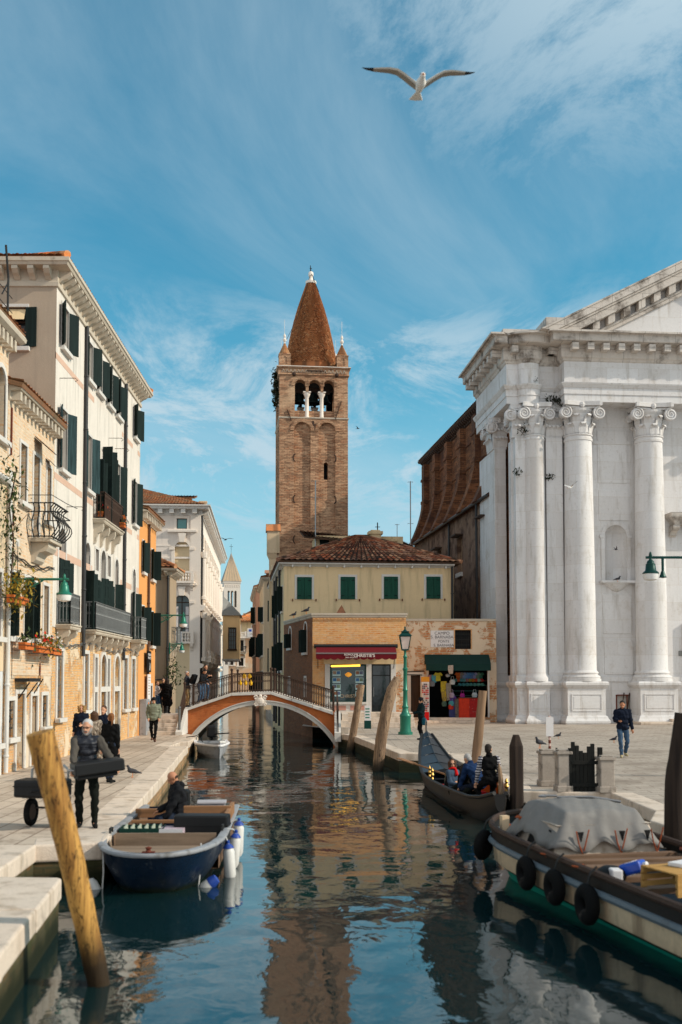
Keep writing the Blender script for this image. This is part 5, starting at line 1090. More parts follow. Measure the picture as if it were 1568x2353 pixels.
    for r_ in range(14):
        for c_ in range(4): z=.55+r_*(h-.9)/14; x=.02+c_*(w_-.04)/4; cards[rnd.randrange(3)].box(x,x+(w_-.04)/4-.02,-.03,0,z,z+(h-.9)/14-.03)
    for c_,m_ in zip(cards,(mat('red_cards',(.5,.05,.03),.5),mat('white_cards',(.6,.52,.46),.5),mat('dark_cards',(.14,.09,.10),.5))): c_.build('postcards',m_,rk)['kind']='stuff'
kiosk()
def tower():
    ang=R(6); O=at(642.5,900,80); b=thing('bell_tower','tall brick bell tower with a tiled cone spire and three hung bells','bell tower',(O.x,80,PAVE),ang); t=Z0; Wd=(at(800,900,80.3).x-O.x)/math.cos(ang)
    U=lambda x:(at(x,950,80.2).x-O.x)/math.cos(ang); Z=lambda y:at(720,y,80.2).z
    fr=[T(0,0,-PAVE),T(Wd,0,-PAVE,R(90)),T(Wd,Wd,-PAVE,R(180)),T(0,Wd,-PAVE,-R(90))]
    zs,zt=Z(961),Z(846); op=[(U(677.8),U(703.5),Z(900),Z(873),True),(U(709.5),U(737.5),Z(900),Z(873),True),(U(743.5),U(768.6),Z(900),Z(873),True)]; lowop=(U(677.8),U(768.6),Z(958),Z(900),False,1); op3=[(*h,1) for h in op]+[lowop]
    pa=[(U(676),U(714),Z(1212),Z(970.5),True),(U(733),U(771),Z(1212),Z(970.5),True)]
    w=MB()
    for i,f in enumerate(fr):
        w.t=f; wall(w,Wd,.65,zs,pa,.22); wall(w,Wd,zs,zt,op3,.75)
        sl=[(U(745),U(754.5),Z(1100),Z(1060),True)] if i==0 else []
        w.t=f@T(0,.21); wall(w,pa[1][1]+.1,pa[0][2],pa[0][3]+.1,sl,.7,u0=pa[0][0]-.1)
    w.build('wall','brick_tower',b)
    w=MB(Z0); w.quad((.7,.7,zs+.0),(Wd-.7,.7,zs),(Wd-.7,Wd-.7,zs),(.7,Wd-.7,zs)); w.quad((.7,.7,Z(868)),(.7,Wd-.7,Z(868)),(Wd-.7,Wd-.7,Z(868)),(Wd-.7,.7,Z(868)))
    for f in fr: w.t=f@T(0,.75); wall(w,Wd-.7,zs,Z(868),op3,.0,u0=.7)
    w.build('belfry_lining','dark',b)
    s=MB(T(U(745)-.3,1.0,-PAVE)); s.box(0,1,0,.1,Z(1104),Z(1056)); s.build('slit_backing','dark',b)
    f=fr[0]
    # belfry parapet behind the columns, columns, arch rings
    k=MB()
    for f_ in fr: k.t=f_; k.box(op[0][0]-.02,op[2][1]+.02,.35,.6,zs,Z(941))
    k.build('belfry_parapet','brick_tower',b)
    for f_ in (fr[0],fr[1],fr[3],fr[2]):
        for x in (706.3,740.3):
            c=MB(f_); c.lathe([(.2,Z(958)),(.2,Z(956)),(.15,Z(954)),(.145,Z(912)),(.19,Z(909)),(.27,Z(904)),(.27,Z(901))],12,(U(x)+.0,.3,0)); c.box(U(x)-.3,U(x)+.3,.02,.6,Z(901),Z(898.5)); c.build('column','pale_stone',b,smooth=True)
    r=MB(f)
    for h in op:
        n=17; rr=(h[1]-h[0])/2; cx=(h[0]+h[1])/2; zc=h[3]-rr
        for i in range(n): q=math.pi*(i+.5)/n; m=T(cx-math.cos(q)*(rr+.14),-.03,zc+math.sin(q)*(rr+.14),0,0,q-math.pi/2); r.obox(m,.14,.1,.26)
    for h in pa:
        n=23; rr=(h[1]-h[0])/2; cx=(h[0]+h[1])/2; zc=h[3]-rr
        for i in range(n): q=math.pi*(i+.5)/n; m=T(cx-math.cos(q)*(rr+.15),-.025,zc+math.sin(q)*(rr+.15),0,0,q-math.pi/2); r.obox(m,.12,.1,.26)
    r.build('brick_arch','brick_tower',b)
    path=[(0,Wd),(0,0),(Wd,0),(Wd,Wd),(0,Wd)]
    cornice(Z0,path,[(0,zs-.05),(.06,zs),(.06,zs+.08),(0,zs+.1)],b,'stone_warm',name='string_course')
    cornice(Z0,path,[(0,Z(864)),(.06,Z(863.5)),(.12,Z(861)),(.08,Z(859)),(.08,Z(848.5)),(.16,Z(847)),(.2,Z(844)),(.2,Z(843)),(0,Z(842.5))],b,'brick_tower')
    cornice(Z0,path,[(.2,Z(844.3)),(.23,Z(844)),(.23,Z(842.6)),(.0,Z(842.2))],b,'pale_stone',name='parapet_stone')
    r=MB(f); n=17
    for i in range(n):
        x=.15+(Wd-.3)*(i+.5)/n; r.prism([(x-.13,Z(857)),(x-.09,Z(857)),(x,Z(851.2)),(x+.09,Z(857)),(x+.13,Z(857)),(x,Z(849))],-.13,-.07)
    r.build('frieze_arch','stone_warm',b)
    k=MB(f)
    for x,y0,x1,y1 in ((661,943,670,968),(785,920,771,962)): k.bar((U(x),-.06,Z(y0)),(U(x1),-.06,Z(y1)),.09,.05)
    k.box(U(720)-.07,U(720)+.07,-.06,0,Z(985),Z(967)); k.box(U(715),U(726),-.055,0,Z(977),Z(974)); k.box(U(705),U(745),-.2,-.12,Z(853.5),Z(851.5)); 
    for i in range(4): k.box(U(715)+i*.36,U(715)+i*.36+.06,-.19,-.12,Z(856),Z(853.5))
    for x in (676,774): k.ball((U(x),-.1,Z(861)),.16)
    for y in (1052,1147,1240):
        for x,sg in ((680,1),(767.5,-1)):
            if y==1240 and sg<0: continue
            k.tube([(U(x)+sg*.18*math.cos(q),.0,Z(y)+.3*math.sin(q)) for q in np.linspace(1.7,4.6,8)],.05,5)
    each(k,'iron_tie','iron_rust',b)
    # cone spire of tiles
    ZS=lambda y: at(720,y,82.7).z
    cx=cy=Wd/2; z0=ZS(845); z1=ZS(649); n=88; rows=86; vs=[];uv=[];fs=[]
    for i in range(rows+1):
        f_=i/rows; r0=2.07-1.73*f_+.17*math.sin(math.pi*f_)
        for s_ in (0,1):
            for j in range(n*2+1):
                a=2*math.pi*j/(n*2); ph=(j+i)%2; h=.055*(1 if ph else -.6)+(.05 if s_==0 else 0)+random.uniform(-.012,.012)
                rr=max(.2,r0+h*min(1,r0)); vs.append((cx+rr*math.cos(a),cy+rr*math.sin(a),z0+(z1-z0)*(f_+(s_*.96-.0)/rows*.99 if i<rows else f_))); uv.append(((j+i)/2+.01,i+.02+.9*s_))
    m=n*2+1
    for i in range(rows):
        for s_ in (0,1):
            o=(i*2+s_)*m
            for j in range(n*2): fs.append((o+j,o+j+1,o+m+j+1,o+m+j))
    mb=MB(Z0); mb.add(vs,fs); mb.build('spire','tiles_spire',b,uv=uv)
    k=MB(Z0); k.lathe([(2.12,Z(843)-.1),(2.10,z0+.05),(1.9,z0+.3)],48,(cx,cy,0)); k.build('spire_base','tiles_spire',b)
    zf=ZS(649); h=ZS(620)-ZS(649)
    fi=MB(Z0); fi.lathe([(.42,0),(.44,.05),(.44,.2*h),(.38,.22*h),(.2,.3*h),(.15,.42*h),(.15,.62*h),(.2,.64*h),(.2,.9*h),(.12,.98*h),(0,h)],14,(cx,cy,zf-.05)); fi.build('finial','pale_stone',b,smooth=True)
    k=MB(Z0); zc=zf+h-.3; k.tube([(cx,cy,zc),(cx-.04,cy,zc+.75)],[.06,.03],6); k.bar((cx-.1,cy,zc+.5),(cx+.08,cy,zc+.5),.04); k.build('cross','iron',b)
    k=MB(Z0); k.tube([(cx,cy-.1,zf+.9),(cx+.55,cy-.9,zf-1.0)],.035,4); k.tube([(cx,cy-.1,zf+.9),(cx-1.15,cy-1.0,zf-3.2),(cx-2.15,cy-1.6,z0+1.6)],.018,4); k.build('lightning_cable','iron',b)
    # corner pinnacles
    for px,py in ((.42,.42),(Wd-.42,.42),(.42,Wd-.42),(Wd-.42,Wd-.42)):
        zb,zm=Z(843),Z(815); k=MB(Z0); tt=Z0@T(px,py,0)
        for i in range(4):
            w_=MB(tt@T(0,0,0,R(90)*i)@T(-.45,-.45,0)); wall(w_,.9,zb,zm,[(.28,.62,zb+.15,zm-.18,True)],.1); k.v_off=0
            o=len(k.v); k.v+=w_.v; k.f+=[tuple(x+o for x in f_) for f_ in w_.f]; k.mi+=w_.mi
        k.t=tt; k.box(-.4,.4,-.34,.34,zb,zm-.01); k.box(-.34,.34,-.4,.4,zb,zm-.012); k.sweep([(-.45,.45),(-.45,-.45),(.45,-.45),(.45,.45),(-.45,.45)],[(0,zm-.05),(.04,zm),(.0,zm+.05)])
        p=k.build('pinnacle','brick_tower',b)
        zp=Z(787); k=MB(tt); n_=20; prof=[]
        for i in range(13): f_=i/12; prof.append((.44*(1-f_)+.05+(.03 if i%2 else 0),zm+(zp-zm)*f_))
        k.lathe(prof,14); k.build('pinnacle_cap','tiles_spire',p)
        k=MB(tt); k.lathe([(.09,zp),(.05,zp+.1),(.13,zp+.2),(.15,zp+.32),(.06,zp+.45),(.1,zp+.55),(.1,zp+.65),(.03,zp+.78),(.012,zp+.85),(.012,zp+1.9)],10); k.build('pinnacle_finial','pale_stone',p)
    # bells
    for i,(x,y0,y1,sc,lab) in enumerate(((690.5,905,930,.95,'smaller dark bronze bell in the left arch of the brick tower'),(721,901,931.5,1.22,'largest dark bronze bell in the middle arch of the brick tower'),(749,904,930,.98,'dark bronze bell in the right arch of the brick tower'))):
        u=U(x); zl=Z(y1)+.55-.0; h=Z(y0)-Z(y1); p=Matrix.Translation((O.x,80,0))@Matrix.Rotation(ang,4,'Z')@Vector((u,1.6,zl)); o=thing('bell',lab,'bell',p,ang,'bells in the tower')
        k=MB(); r=.56*sc; k.lathe([(r,0),(r*1.02,.04),(r*.82,.18*h),(r*.62,.45*h),(r*.56,.72*h),(r*.42,.84*h),(0,.88*h)],16); k.build('bell_body','bronze',o,smooth=True)
        k=MB(); k.tube([(0,0,h*.6),(0,0,-.28)],[.03,.03],6); k.ball((0,0,-.28),.08); k.build('clapper','bronze',o)
        k=MB(); k.box(-.5*sc,.5*sc,-.12,.12,.88*h,h+.22); k.box(-1.0,1.0,-.06,.06,h+.05,h+.2); k.build('headstock','dark_wood',o)
    foliage('climbing_bush',b,[(-.15,.9+.1*i%1.2,Z(880)+.25*(i%11)-PAVE-1.2) for i in range(24)],['weed'],.16,420,.55,(.55,1.2,1.0),4)
    foliage('weed_tuft',b,[(Wd*.79+.1*i,.25,Z(843)-PAVE+.15+.02*i) for i in range(8)],['weed'],.1,120,.35,(1.2,.5,.6),5)
tower()
def church():
    ang=R(5); O=(10.75,61.3); b=thing('church','white stone church front with giant engaged columns and a pediment','church',(*O,PAVE),ang); t=Z0; ca,sa=math.cos(ang),math.sin(ang)
    def U(x,yl=-.5):
        r=_ray(x,1300); ox,oy=O[0]-sa*yl,O[1]+ca*yl; k=(oy-ox*sa/ca)/(r.y-r.x*sa/ca); return ((r.x*k-O[0])*ca+(r.y*k-O[1])*sa)
    Z=lambda y,Y=60.4: at(1330,y,Y).z
    zc,zco,zm,zf,za,zb=Z(775.4),Z(794),Z(813.7),Z(833.5),Z(883),Z(924.5); zcap=Z(1001); zsh=Z(1538); zpd=Z(1566); zpl=Z(1646)
    W=24.0; cu=W/2
    ni=(U(1390,0),U(1441,0),Z(1335,61.8),Z(1206,61.8),True); u1,u2=U(1332,-.62),U(1495,-.62); u3,u4=W-u2,W-u1; ua=U(1169,-.6); ub=(U(1187,-.55),U(1206,-.55)); uc=U(1230,-.35); ud=(U(1258,-.5),U(1296,-.5))
    lo=(U(1413,0)-.05,U(1462,0),zpl-.55,Z(1596,61.8)); dr=(cu-1.3,cu+1.3,.66,6.2)
    w=MB(t); wall(w,W,.65,zb+.1,[ni,lo,dr],.3); w.build('wall','church',b)
    # niche
    m=MB(t); c=(ni[0]+ni[1])/2; r=(ni[1]-ni[0])/2; zt=ni[3]-r; n=14
    for i in range(n):
        a0,a1=math.pi*i/n,math.pi*(i+1)/n; p=lambda a,z,k=1:(c-r*math.cos(a)*k,r*.95*math.sin(a)*k,z)
        m.quad(p(a0,ni[2]),p(a1,ni[2]),p(a1,zt),p(a0,zt))
        for j in range(6):
            b0,b1=math.pi/2*j/6,math.pi/2*(j+1)/6; m.quad(p(a0,zt+r*math.sin(b0),math.cos(b0)),p(a1,zt+r*math.sin(b0),math.cos(b0)),p(a1,zt+r*math.sin(b1),math.cos(b1)),p(a0,zt+r*math.sin(b1),math.cos(b1)))
    m.add([(c-r*math.cos(math.pi*i/n),r*.95*math.sin(math.pi*i/n),ni[2]) for i in range(n+1)],[tuple(range(n+1))]); nb=m.build('niche','church',b)
    k=ring(MB(t),*ni[:4],.22,-.06,.03,True,False); k.box(ni[0]-.3,ni[0]+.0,-.09,.02,zt-.1,zt+.06); k.box(ni[1],ni[1]+.3,-.09,.02,zt-.1,zt+.06); k.build('niche_frame','church',nb)
    k=MB(t); k.box(ni[0]-.35,ni[1]+.35,-.5,.0,ni[2]-.14,ni[2]); k.lathe([(.85,-.14),(.7,-.25),(.4,-.48),(.18,-.6),(.0,-.66)],16,(c,0,ni[2]),a0=math.pi,a1=2*math.pi,sy=.55); k.build('niche_shelf','church',nb,bevel=.015)
    # shallow panels on the wall
    k=MB(t)
    for x0,x1,y0,y1 in ((1376,1445,990,1110),(1378,1447,1126,1196),(1384,1450,1366,1456),(1386,1452,1471,1550)):
        a,c_,z0,z1=U(x0,0),U(x1,0),Z(y1,61.8),Z(y0,61.8); k.box(a,c_,-.045,.02,z0,z1)
    each(k,'wall_panel','church',b,bevel=.02)
    k=MB(t); k.box(u1+.9,u2-.9,-.07,.02,zcap-.2,zcap); k.box(u1+.9,W-u1-.9,-.1,.02,zpd-.0,zpd+.28); k.build('string_course','church',b)
    # red barred basement window
    k=MB(t); a,c_,d,e=lo; k.box(a,a+.07,-.03,.03,d,e); k.box(c_-.07,c_,-.03,.03,d,e); k.box(a,c_,-.03,.03,e-.07,e); k.box(a,c_,-.028,.03,d,d+.07); k.box((a+c_)/2-.03,(a+c_)/2+.03,-.026,.02,d,e); k.box(a,c_,-.024,.02,(d+e)/2-.03,(d+e)/2+.03)
    wn=k.build('basement_window','rust',b); MB(t).quad((a,.25,d),(c_,.25,d),(c_,.25,e),(a,.25,e)).build('pane','stone',wn)
    k=MB(t); 
    for s_ in np.linspace(.25,.75,3): k.bar((a+(c_-a)*s_-.1,-.05,d+.3),(a+(c_-a)*s_+.15,-.05,e+.1),.05)
    k.build('leaning_bars','iron_rust',wn)
    # pedestals, shafts, capitals
    def mold(mb,path,closed=False):   # pedestal profile
        mb.sweep(path,[(0,.65),(.16,.655),(.2,.75),(.2,zpl-.25),(.12,zpl-.12),(.08,zpl),(0,zpl+.05),(0,zpd-.42),(.05,zpd-.36),(.1,zpd-.3),(.16,zpd-.2),(.16,zpd-.08),(.1,zpd),(-.3,zpd+.02)],closed)
    def panel(mb,a,c_,y):
        for x0,x1,z0,z1 in ((a,a+.06,zpl+.35,zpd-.75),(c_-.06,c_,zpl+.35,zpd-.75),(a,c_,zpl+.3,zpl+.36),(a,c_,zpd-.76,zpd-.7)): mb.box(x0,x1,y-.035,y+.02,z0,z1)
        mb.box(a+.14,c_-.14,y-.02,y+.02,zpl+.46,zpd-.86)
    def capital(par,u,y,r,tt=t,half=False,sq=False):
        h=zb-zcap; k=MB(tt@T(u,y,zcap)); n=28
        if sq: k.box(-r,r,-r*.35,r*.3,0,h*.86)
        else: k.lathe([(r*1.0,0),(r*1.08,.03),(r*1.08,.1),(r*.97,.12),(r*.98,h*.5),(r*1.05,h*.66),(r*1.18,h*.74),(r*1.2,h*.8),(r*.9,h*.86)],n)
        # two tiers of leaves
        for tier,(z0,z1,m_) in enumerate(((.12,h*.36,8),(.14,h*.62,8))):
            for i in range(m_):
                q=2*math.pi*(i+.5*tier)/m_
                if sq:
                    if i>3: continue
                    x0=-r+.25*r+(i+.0)*r*.5+(.0 if tier else .12*r); px=lambda o:(x0,-r*.35-o); tx=(1,0)
                else: px=lambda o:((r+o)*math.cos(q),(r+o)*math.sin(q)); tx=(-math.sin(q),math.cos(q))
                w_=r*.3; P=[(.02,z0,w_*.8),(.05,z0+(z1-z0)*.6,w_),(.12,z1-.08,w_*.9),(.24,z1,w_*.7),(.28,z1-.1,w_*.4),(.2,z1-.16,w_*.2)]
                vs=[]
                for o,z,ww in P: x,yy=px(o); vs+=[(x-tx[0]*ww,yy-tx[1]*ww,z),(x+tx[0]*ww*0,yy,z+.03),(x+tx[0]*ww,yy+tx[1]*ww,z)]
                k.add(vs,[(3*j+s_,3*j+s_+1,3*j+s_+4,3*j+s_+3) for j in range(len(P)-1) for s_ in (0,1)])
        # volutes
        for sx in (-1,1):
            for sy in ((-1,) if (half or sq) else (-1,1)):
                R_=h*.19; cx,cy,cz=sx*(r*1.28),sy*(r*1.0 if not sq else r*.55),h*.66
                P=[];m_=30
                for i in range(m_): q=i/m_*4.6*math.pi; rr=R_*(1-.86*i/m_); P.append((cx+sx*rr*math.cos(q+1.57),cy+sy*.13,cz+rr*math.sin(q+1.57)))
                k.tube(P,[.058*(1-.5*i/m_) for i in range(m_)],6); k.tube([(cx,cy-.10,cz),(cx,cy+.10,cz)],R_*.92,18)
                k.tube([(cx,cy+sy*.0,cz),(cx,cy-sy*r*.7,cz)],R_*.62,12)
            k.bar((sx*r*.2,-r*1.02 if not sq else -r*.58,h*.82),(sx*r*1.25,-r*1.05 if not sq else -r*.6,h*.84),.12,.1)
        aw=r*1.42; 
        if sq: k.box(-r*1.25,r*1.25,-r*.72,.1,h*.86,h-.005)
        else: k.slab([(-aw,-aw),(-aw*.85,-aw),(0,-r*1.12),(aw*.85,-aw),(aw,-aw),(aw,-aw*.85),(r*1.12,0),(aw,aw*.85),(aw,aw),(aw*.85,aw),(0,r*1.12),(-aw*.85,aw),(-aw,aw),(-aw,aw*.85),(-r*1.12,0),(-aw,-aw*.85)],h*.87,h-.005)
        k.ball((0,-r*1.12 if not sq else -r*.62,h*.9),.16,.14,.2,8)
        k.build('capital','church',par)
    for i,u in enumerate((u1,u2,u3,u4)):
        k=MB(t); y=-.62; rb,rt=.90,.79
        prof=[(rb*1.28,zpd+.0),(rb*1.28,zpd+.16),(rb*1.22,zpd+.17),(rb*1.25,zpd+.26),(rb*1.18,zpd+.34),(rb*1.08,zpd+.38),(rb*1.08,zpd+.44),(rb*1.14,zpd+.5),(rb*1.08,zpd+.57),(rb*1.02,zpd+.62)]
        for f_ in np.linspace(0,1,12): prof.append((rb-(rb-rt)*f_**1.7,zpd+.66+(zcap-.3-zpd-.66)*f_))
        prof+=[(rt,zcap-.28),(rt*1.06,zcap-.26),(rt*1.06,zcap-.12),(rt*1.0,zcap-.1),(rt,zcap)]
        k.lathe(prof,40,(u,y,0))
        for zz in (zpd+3.2,zpd+6.6,zpd+9.4,zpd+12.4): k.lathe([(rb+.0-.11*((zz-zpd)/14),zz),(rb+.006-.11*((zz-zpd)/14),zz+.01),(rb-.11*((zz-zpd)/14),zz+.02)],40,(u,y,0))
        s_=k.build('column','church',b,smooth=True); capital(s_,u,y,rt)
        k=MB(t); pw=1.12; mold(k,[(u-pw,.0),(u-pw,-1.62),(u+pw,-1.62),(u+pw,.0)]); panel(k,u-pw+.22,u+pw-.22,-1.62); k.build('pedestal','church',s_)
    # corner cluster: pilaster, half column, pilaster
    k=MB(t); k.box(ub[0],ub[1]+.12,-.55,1.05,zpd,zcap); k.box(ub[0]-.08,ub[1]+.2,-.64,1.1,zpd,zpd+.35); s_=k.build('pilaster','church',b,bevel=.02); capital(s_,(ub[0]+ub[1])/2+.05,-.3,.46,sq=True); capital(s_,0,0,.5,t@T(ub[0]+.2,.2,0,-R(90)),sq=True)
    k=MB(t); k.lathe([(.78,zpd),(.78,zpd+.2),(.72,zpd+.3),(.68,zpd+.4),(.66,zpd+.5),(.64,zpd+5),(.60,zcap-.2),(.64,zcap-.15),(.6,zcap)],28,(uc,-.35,0)); s_=k.build('half_column','church',b,smooth=True); capital(s_,uc,-.35,.6,half=True)
    k=MB(t); k.box(ud[0],ud[1],-.5,.1,zpd,zcap); k.box(ud[0]-.06,ud[1]+.06,-.58,.1,zpd,zpd+.35); s_=k.build('pilaster','church',b,bevel=.02); capital(s_,(ud[0]+ud[1])/2,-.25,.5,sq=True)
    k=MB(t); mold(k,[(ua,6.8),(ua,2.55),(ub[0]+.3,2.55),(ub[0]+.3,1.15),(ub[0]-.05,1.15),(ub[0]-.05,-.62),(ub[1]+.15,-.62),(ub[1]+.15,-.45),(uc-.62,-.45),(uc-.62,-.95),(uc+.62,-.95),(uc+.62,-.5),(ud[1],-.5),(ud[1],-.05),(u1-1.3,-.05)])
    panel(k,uc-.5,uc+.5,-.95); panel(k,ub[0]+.1,ub[1]+.05,-.62); panel(k,ud[0]+.1,ud[1]-.1,-.5); k.build('pedestal','church',b)
    # flank: brick strip and rear pilaster
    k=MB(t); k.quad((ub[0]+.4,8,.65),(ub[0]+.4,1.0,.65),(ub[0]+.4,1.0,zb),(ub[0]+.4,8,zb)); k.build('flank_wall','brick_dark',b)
    k=MB(t); k.box(ua+.02,U(1165,2.6),2.6,6.6,zpd,zcap); k.box(ua-.06,U(1165,2.6)+.06,2.5,6.6,zpd,zpd+.35); s_=k.build('pilaster','church',b,bevel=.02); um=(ua+U(1165,2.6))/2; capital(s_,um,2.8,.42,sq=True); capital(s_,0,0,.7,t@T(ua+.2,3.6,0,-R(90)),sq=True)
    # entablature in one run with breaks
    f0=u1-1.05; c0,c1=U(1194,-.6),U(1243,-.6); cc=(c0+c1)/2; rc_=(c1-c0)/2
    path=[(ua-.03,7.2),(ua-.03,-.6),(c0,-.6)]+[(cc-rc_*math.cos(q),-.6-.42*math.sin(q)) for q in np.linspace(.12,math.pi-.12,11)]+[(c1,-.6),(c1+.02,-.35),(f0,-.35),(f0,-1.45),(W-f0,-1.45),(W-f0,-.4),(W,-.4)]
    k=MB(t); k.box(ua+.02,f0+.3,-.33,1.0,zb+.004,zc-.01); k.box(ua+.02,ua+.9,-.55,7.1,zb+.006,zc-.012); k.box(ua+.1,c1-.02,-.56,.5,zb+.008,zc-.014); k.box(f0+.03,W-f0-.03,-1.42,.5,zb+.01,zc-.016); k.lathe([(rc_*.98,zb+.01),(rc_*.98,zc-.02)],20,(cc,-.58,0),sy=.42/rc_); k.build('frieze_core','church',b)
    pr=[(0,zb),(0,zb+.42),(.05,zb+.43),(.05,zb+.8),(.09,zb+.82),(.2,za-.1),(.24,za),(.02,za+.03),(.0,za+.06),(0,zf)]
    k=MB(t); k.sweep(path,[(-.1,zb)]+pr+[(-.1,zf)]); k.build('entablature','church',b)
    k=MB(t); k.sweep(path,[(-.1,zf),(.0,zf),(.06,zf+.05),(.1,zf+.14),(.2,zf+.22),(.22,zm),(.22,zm+.42),(.85,zm+.44),(.9,zm+.5),(.9,zco+.35),(1.0,zco+.4),(1.06,zco+.5),(1.16,zc-.12),(1.2,zc-.1),(1.2,zc),(-.1,zc+.05)])
    for p,q in zip(path,path[1:]):
        p=Vector(p);q=Vector(q);L=(q-p).length
        if L<.45 or p.y>8: continue
        d=(q-p)/L; nr=Vector((d.y,-d.x)); n=max(1,round(L/.92))
        for i in range(n): cpt=p+d*(L*(i+.5)/n)+nr*.5; k.obox(t.inverted()@t@Matrix(((d.x,-nr.x,0,cpt.x),(d.y,-nr.y,0,cpt.y),(0,0,1,(zm+zm+.43)/2-.02),(0,0,0,1))),.38,.56,.40)
    cn=k.build('cornice','church_dirty',b)
    # pediment
    sl=.51; uA=f0-1.1; zr=lambda u: zc-1.75+((u-uA) if u<=cu else (W-uA-u))*sl
    k=MB(t); k.add([(uA+1.75/sl-.3,-1.4,zc),(W-uA-1.75/sl+.3,-1.4,zc),(cu,-1.4,zr(cu)+1.5),(W-uA-.25/sl,-1.4,zc),(uA+.25/sl,-1.4,zc)],[(0,1,3,2,4)] if 0 else [(4,3,2)]); k.build('tympanum','church',b)
    def rake(mb,lo_,hi,y0,y1):
        ul,uh=uA+(1.75-lo_)/sl,uA+(1.75-hi)/sl
        for s_ in (0,1):
            P=[(uh,zc),(ul,zc),(cu,zr(cu)+lo_),(cu,zr(cu)+hi)]
            if s_: P=[(W-x,z) for x,z in reversed(P)]
            mb.prism(P,y0,y1)
    k=MB(t); rake(k,.12,.34,-1.62,-1.3); rake(k,.34,.46,-1.75,-1.3); rake(k,.98,1.42,-2.3,-1.0); rake(k,1.42,1.56,-2.42,-1.0); rake(k,1.56,1.95,-2.55,-1.0); rake(k,1.95,2.05,-2.62,-1.0); u=uA+(1.75-.3)/sl
    while u<cu-.4:
        for uu in (u,W-u):
            g_=sl if uu<cu else -sl; k.prism([(uu-.2,zr(uu)-.2*g_+.47),(uu+.2,zr(uu)+.2*g_+.47),(uu+.2,zr(uu)+.2*g_+.99),(uu-.2,zr(uu)-.2*g_+.99)],-2.1,-1.55)
        u+=.92
    rc=k.build('raking_cornice','church_dirty',b)
    k=MB(t); k.box(ua-.1,f0-.2,-.2,6.6,zc+.0,zc+.75); k.box(f0-.9,f0+.2,-1.0,2,zc,zc+1.25); k.build('attic_wall','church_dirty',b)
    w=MB(t); w.add([(-.2,-.9,zc+1.95),(cu,-.9,zr(cu)+2.05),(W+.2,-.9,zc+1.95),(-.2,26,zc-.2),(cu,26,zr(cu)+2.0),(W+.2,26,zc-.2)],[(0,1,4,3),(1,2,5,4)]) if 0 else None
    tile_roof(b,t,((uA+.8,5,zc+.6),(uA+.8,-1.2,zc+.6),(cu,-1.2,zr(cu)+1.98),(cu,5,zr(cu)+1.98)),m='tiles_orange')
    # portal (only its hood reaches the frame)
    k=ring(MB(t),*dr,.35,-.2,.05,False,False); d=k.build('portal','church',b); MB(t).box(dr[0],dr[1],.2,.3,dr[2],dr[3]).build('door_leaf','dark_wood',d)
    k=MB(t); k.sweep([(dr[0]-1.0,.0),(dr[0]-1.0,-.7),(dr[1]+1,-.7),(dr[1]+1,0)],[(-.5,Z(1200)),(.0,Z(1200)),(.1,Z(1190)),(.3,Z(1182)),(.35,Z(1172)),(-.5,Z(1168))]); 
    for x in (dr[0]-.9,dr[1]+.9): bracket_mb(k,x,.4,.7,Z(1225),Z(1200))
    k.build('portal_hood','church_dirty',d)
    k=MB(t); k.box(U(1556,0),U(1575,0),-.06,0,Z(1507,61.8),Z(1495,61.8)); k.build('wall_plaque','lead',b)
    s=MB(t); s.box(u2-1.5,u3+1.5,-2.6,-.2,.652,.80); s.box(dr[0]-2,dr[1]+2,-2.2,-.2,.8,.96); s.build('step','kerb',b,bevel=.02)
    k=MB(t); k.tube([(ua-.15,6.9,.7),(ua-.15,6.9,15)],.08,6); k.build('drainpipe','pipe',b)
    # nave flank in brick and lower rendered aisle
    fr=Z0@T(-.8,29.3,0,R(-88.35)); L=25.3; ws=[(15.8,17.2,10.8,13.3),(22.7,23.9,10.9,13.6),(9.3,10.6,10.8,13.2),(3.2,4.3,10.8,13.2)]
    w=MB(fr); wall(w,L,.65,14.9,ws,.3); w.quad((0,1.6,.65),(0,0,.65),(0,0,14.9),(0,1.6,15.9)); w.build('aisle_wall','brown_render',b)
    for h in ws:
        o=window(b,fr,*h,trim=.02,depth=.32,gm='palazzo_low',fm=None,tm='brown_render')
        MB(fr).box(h[0]-.15,h[1]+.15,-.55,0,h[3]+.1,h[3]+.2).build('hood','iron_rust',o); MB(fr).box(h[0]-.1,h[1]+.1,-.16,0,h[2]-.3,h[2]).build('sill','stone',o)
    tile_roof(b,fr,((-.3,-.35,14.85),(L,-.35,14.85),(L,1.0,16.1),(-.3,1.0,16.1)),m='tiles_dark')
    k=MB(fr); k.tube([(-.3,-.4,14.82),(L,-.4,14.82)],.1,8); k.tube([(13.6,-.12,.7),(13.6,-.12,14.8)],.08,6); k.tube([(-.05,-.12,.7),(-.05,-.12,14.8)],.09,6); k.build('gutter','pipe',b)
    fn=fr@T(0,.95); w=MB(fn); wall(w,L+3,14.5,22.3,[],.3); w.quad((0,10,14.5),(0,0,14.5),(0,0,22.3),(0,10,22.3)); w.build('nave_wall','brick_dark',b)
    for i in range(6):
        x=1.2+i*4.3; k=MB(fn); k.box(x-.5,x+.5,-.42,0.02,18.6,21.7); k.box(x-.6,x+.6,-.5,.02,18.35,18.6); k.box(x-.6,x+.6,-.5,.02,20.3,20.5); P=[(-.46-1.15*((18.4-z)/3.6)**1.6,z) for z in np.linspace(18.4,14.8,9)]
        vs=[]; 
        for s_ in (-.5,.5): vs+=[(x+s_,a,z) for a,z in P]+[(x+s_,.02,14.8),(x+s_,.02,18.4)]
        m=len(P)+2; k.add(vs,[tuple(range(m)),tuple(range(2*m-1,m-1,-1))]+[(j,j+m,(j+1)%m+m,(j+1)%m) for j in range(m)]); k.build('buttress','brick_dark',b)
    k=MB(fn)
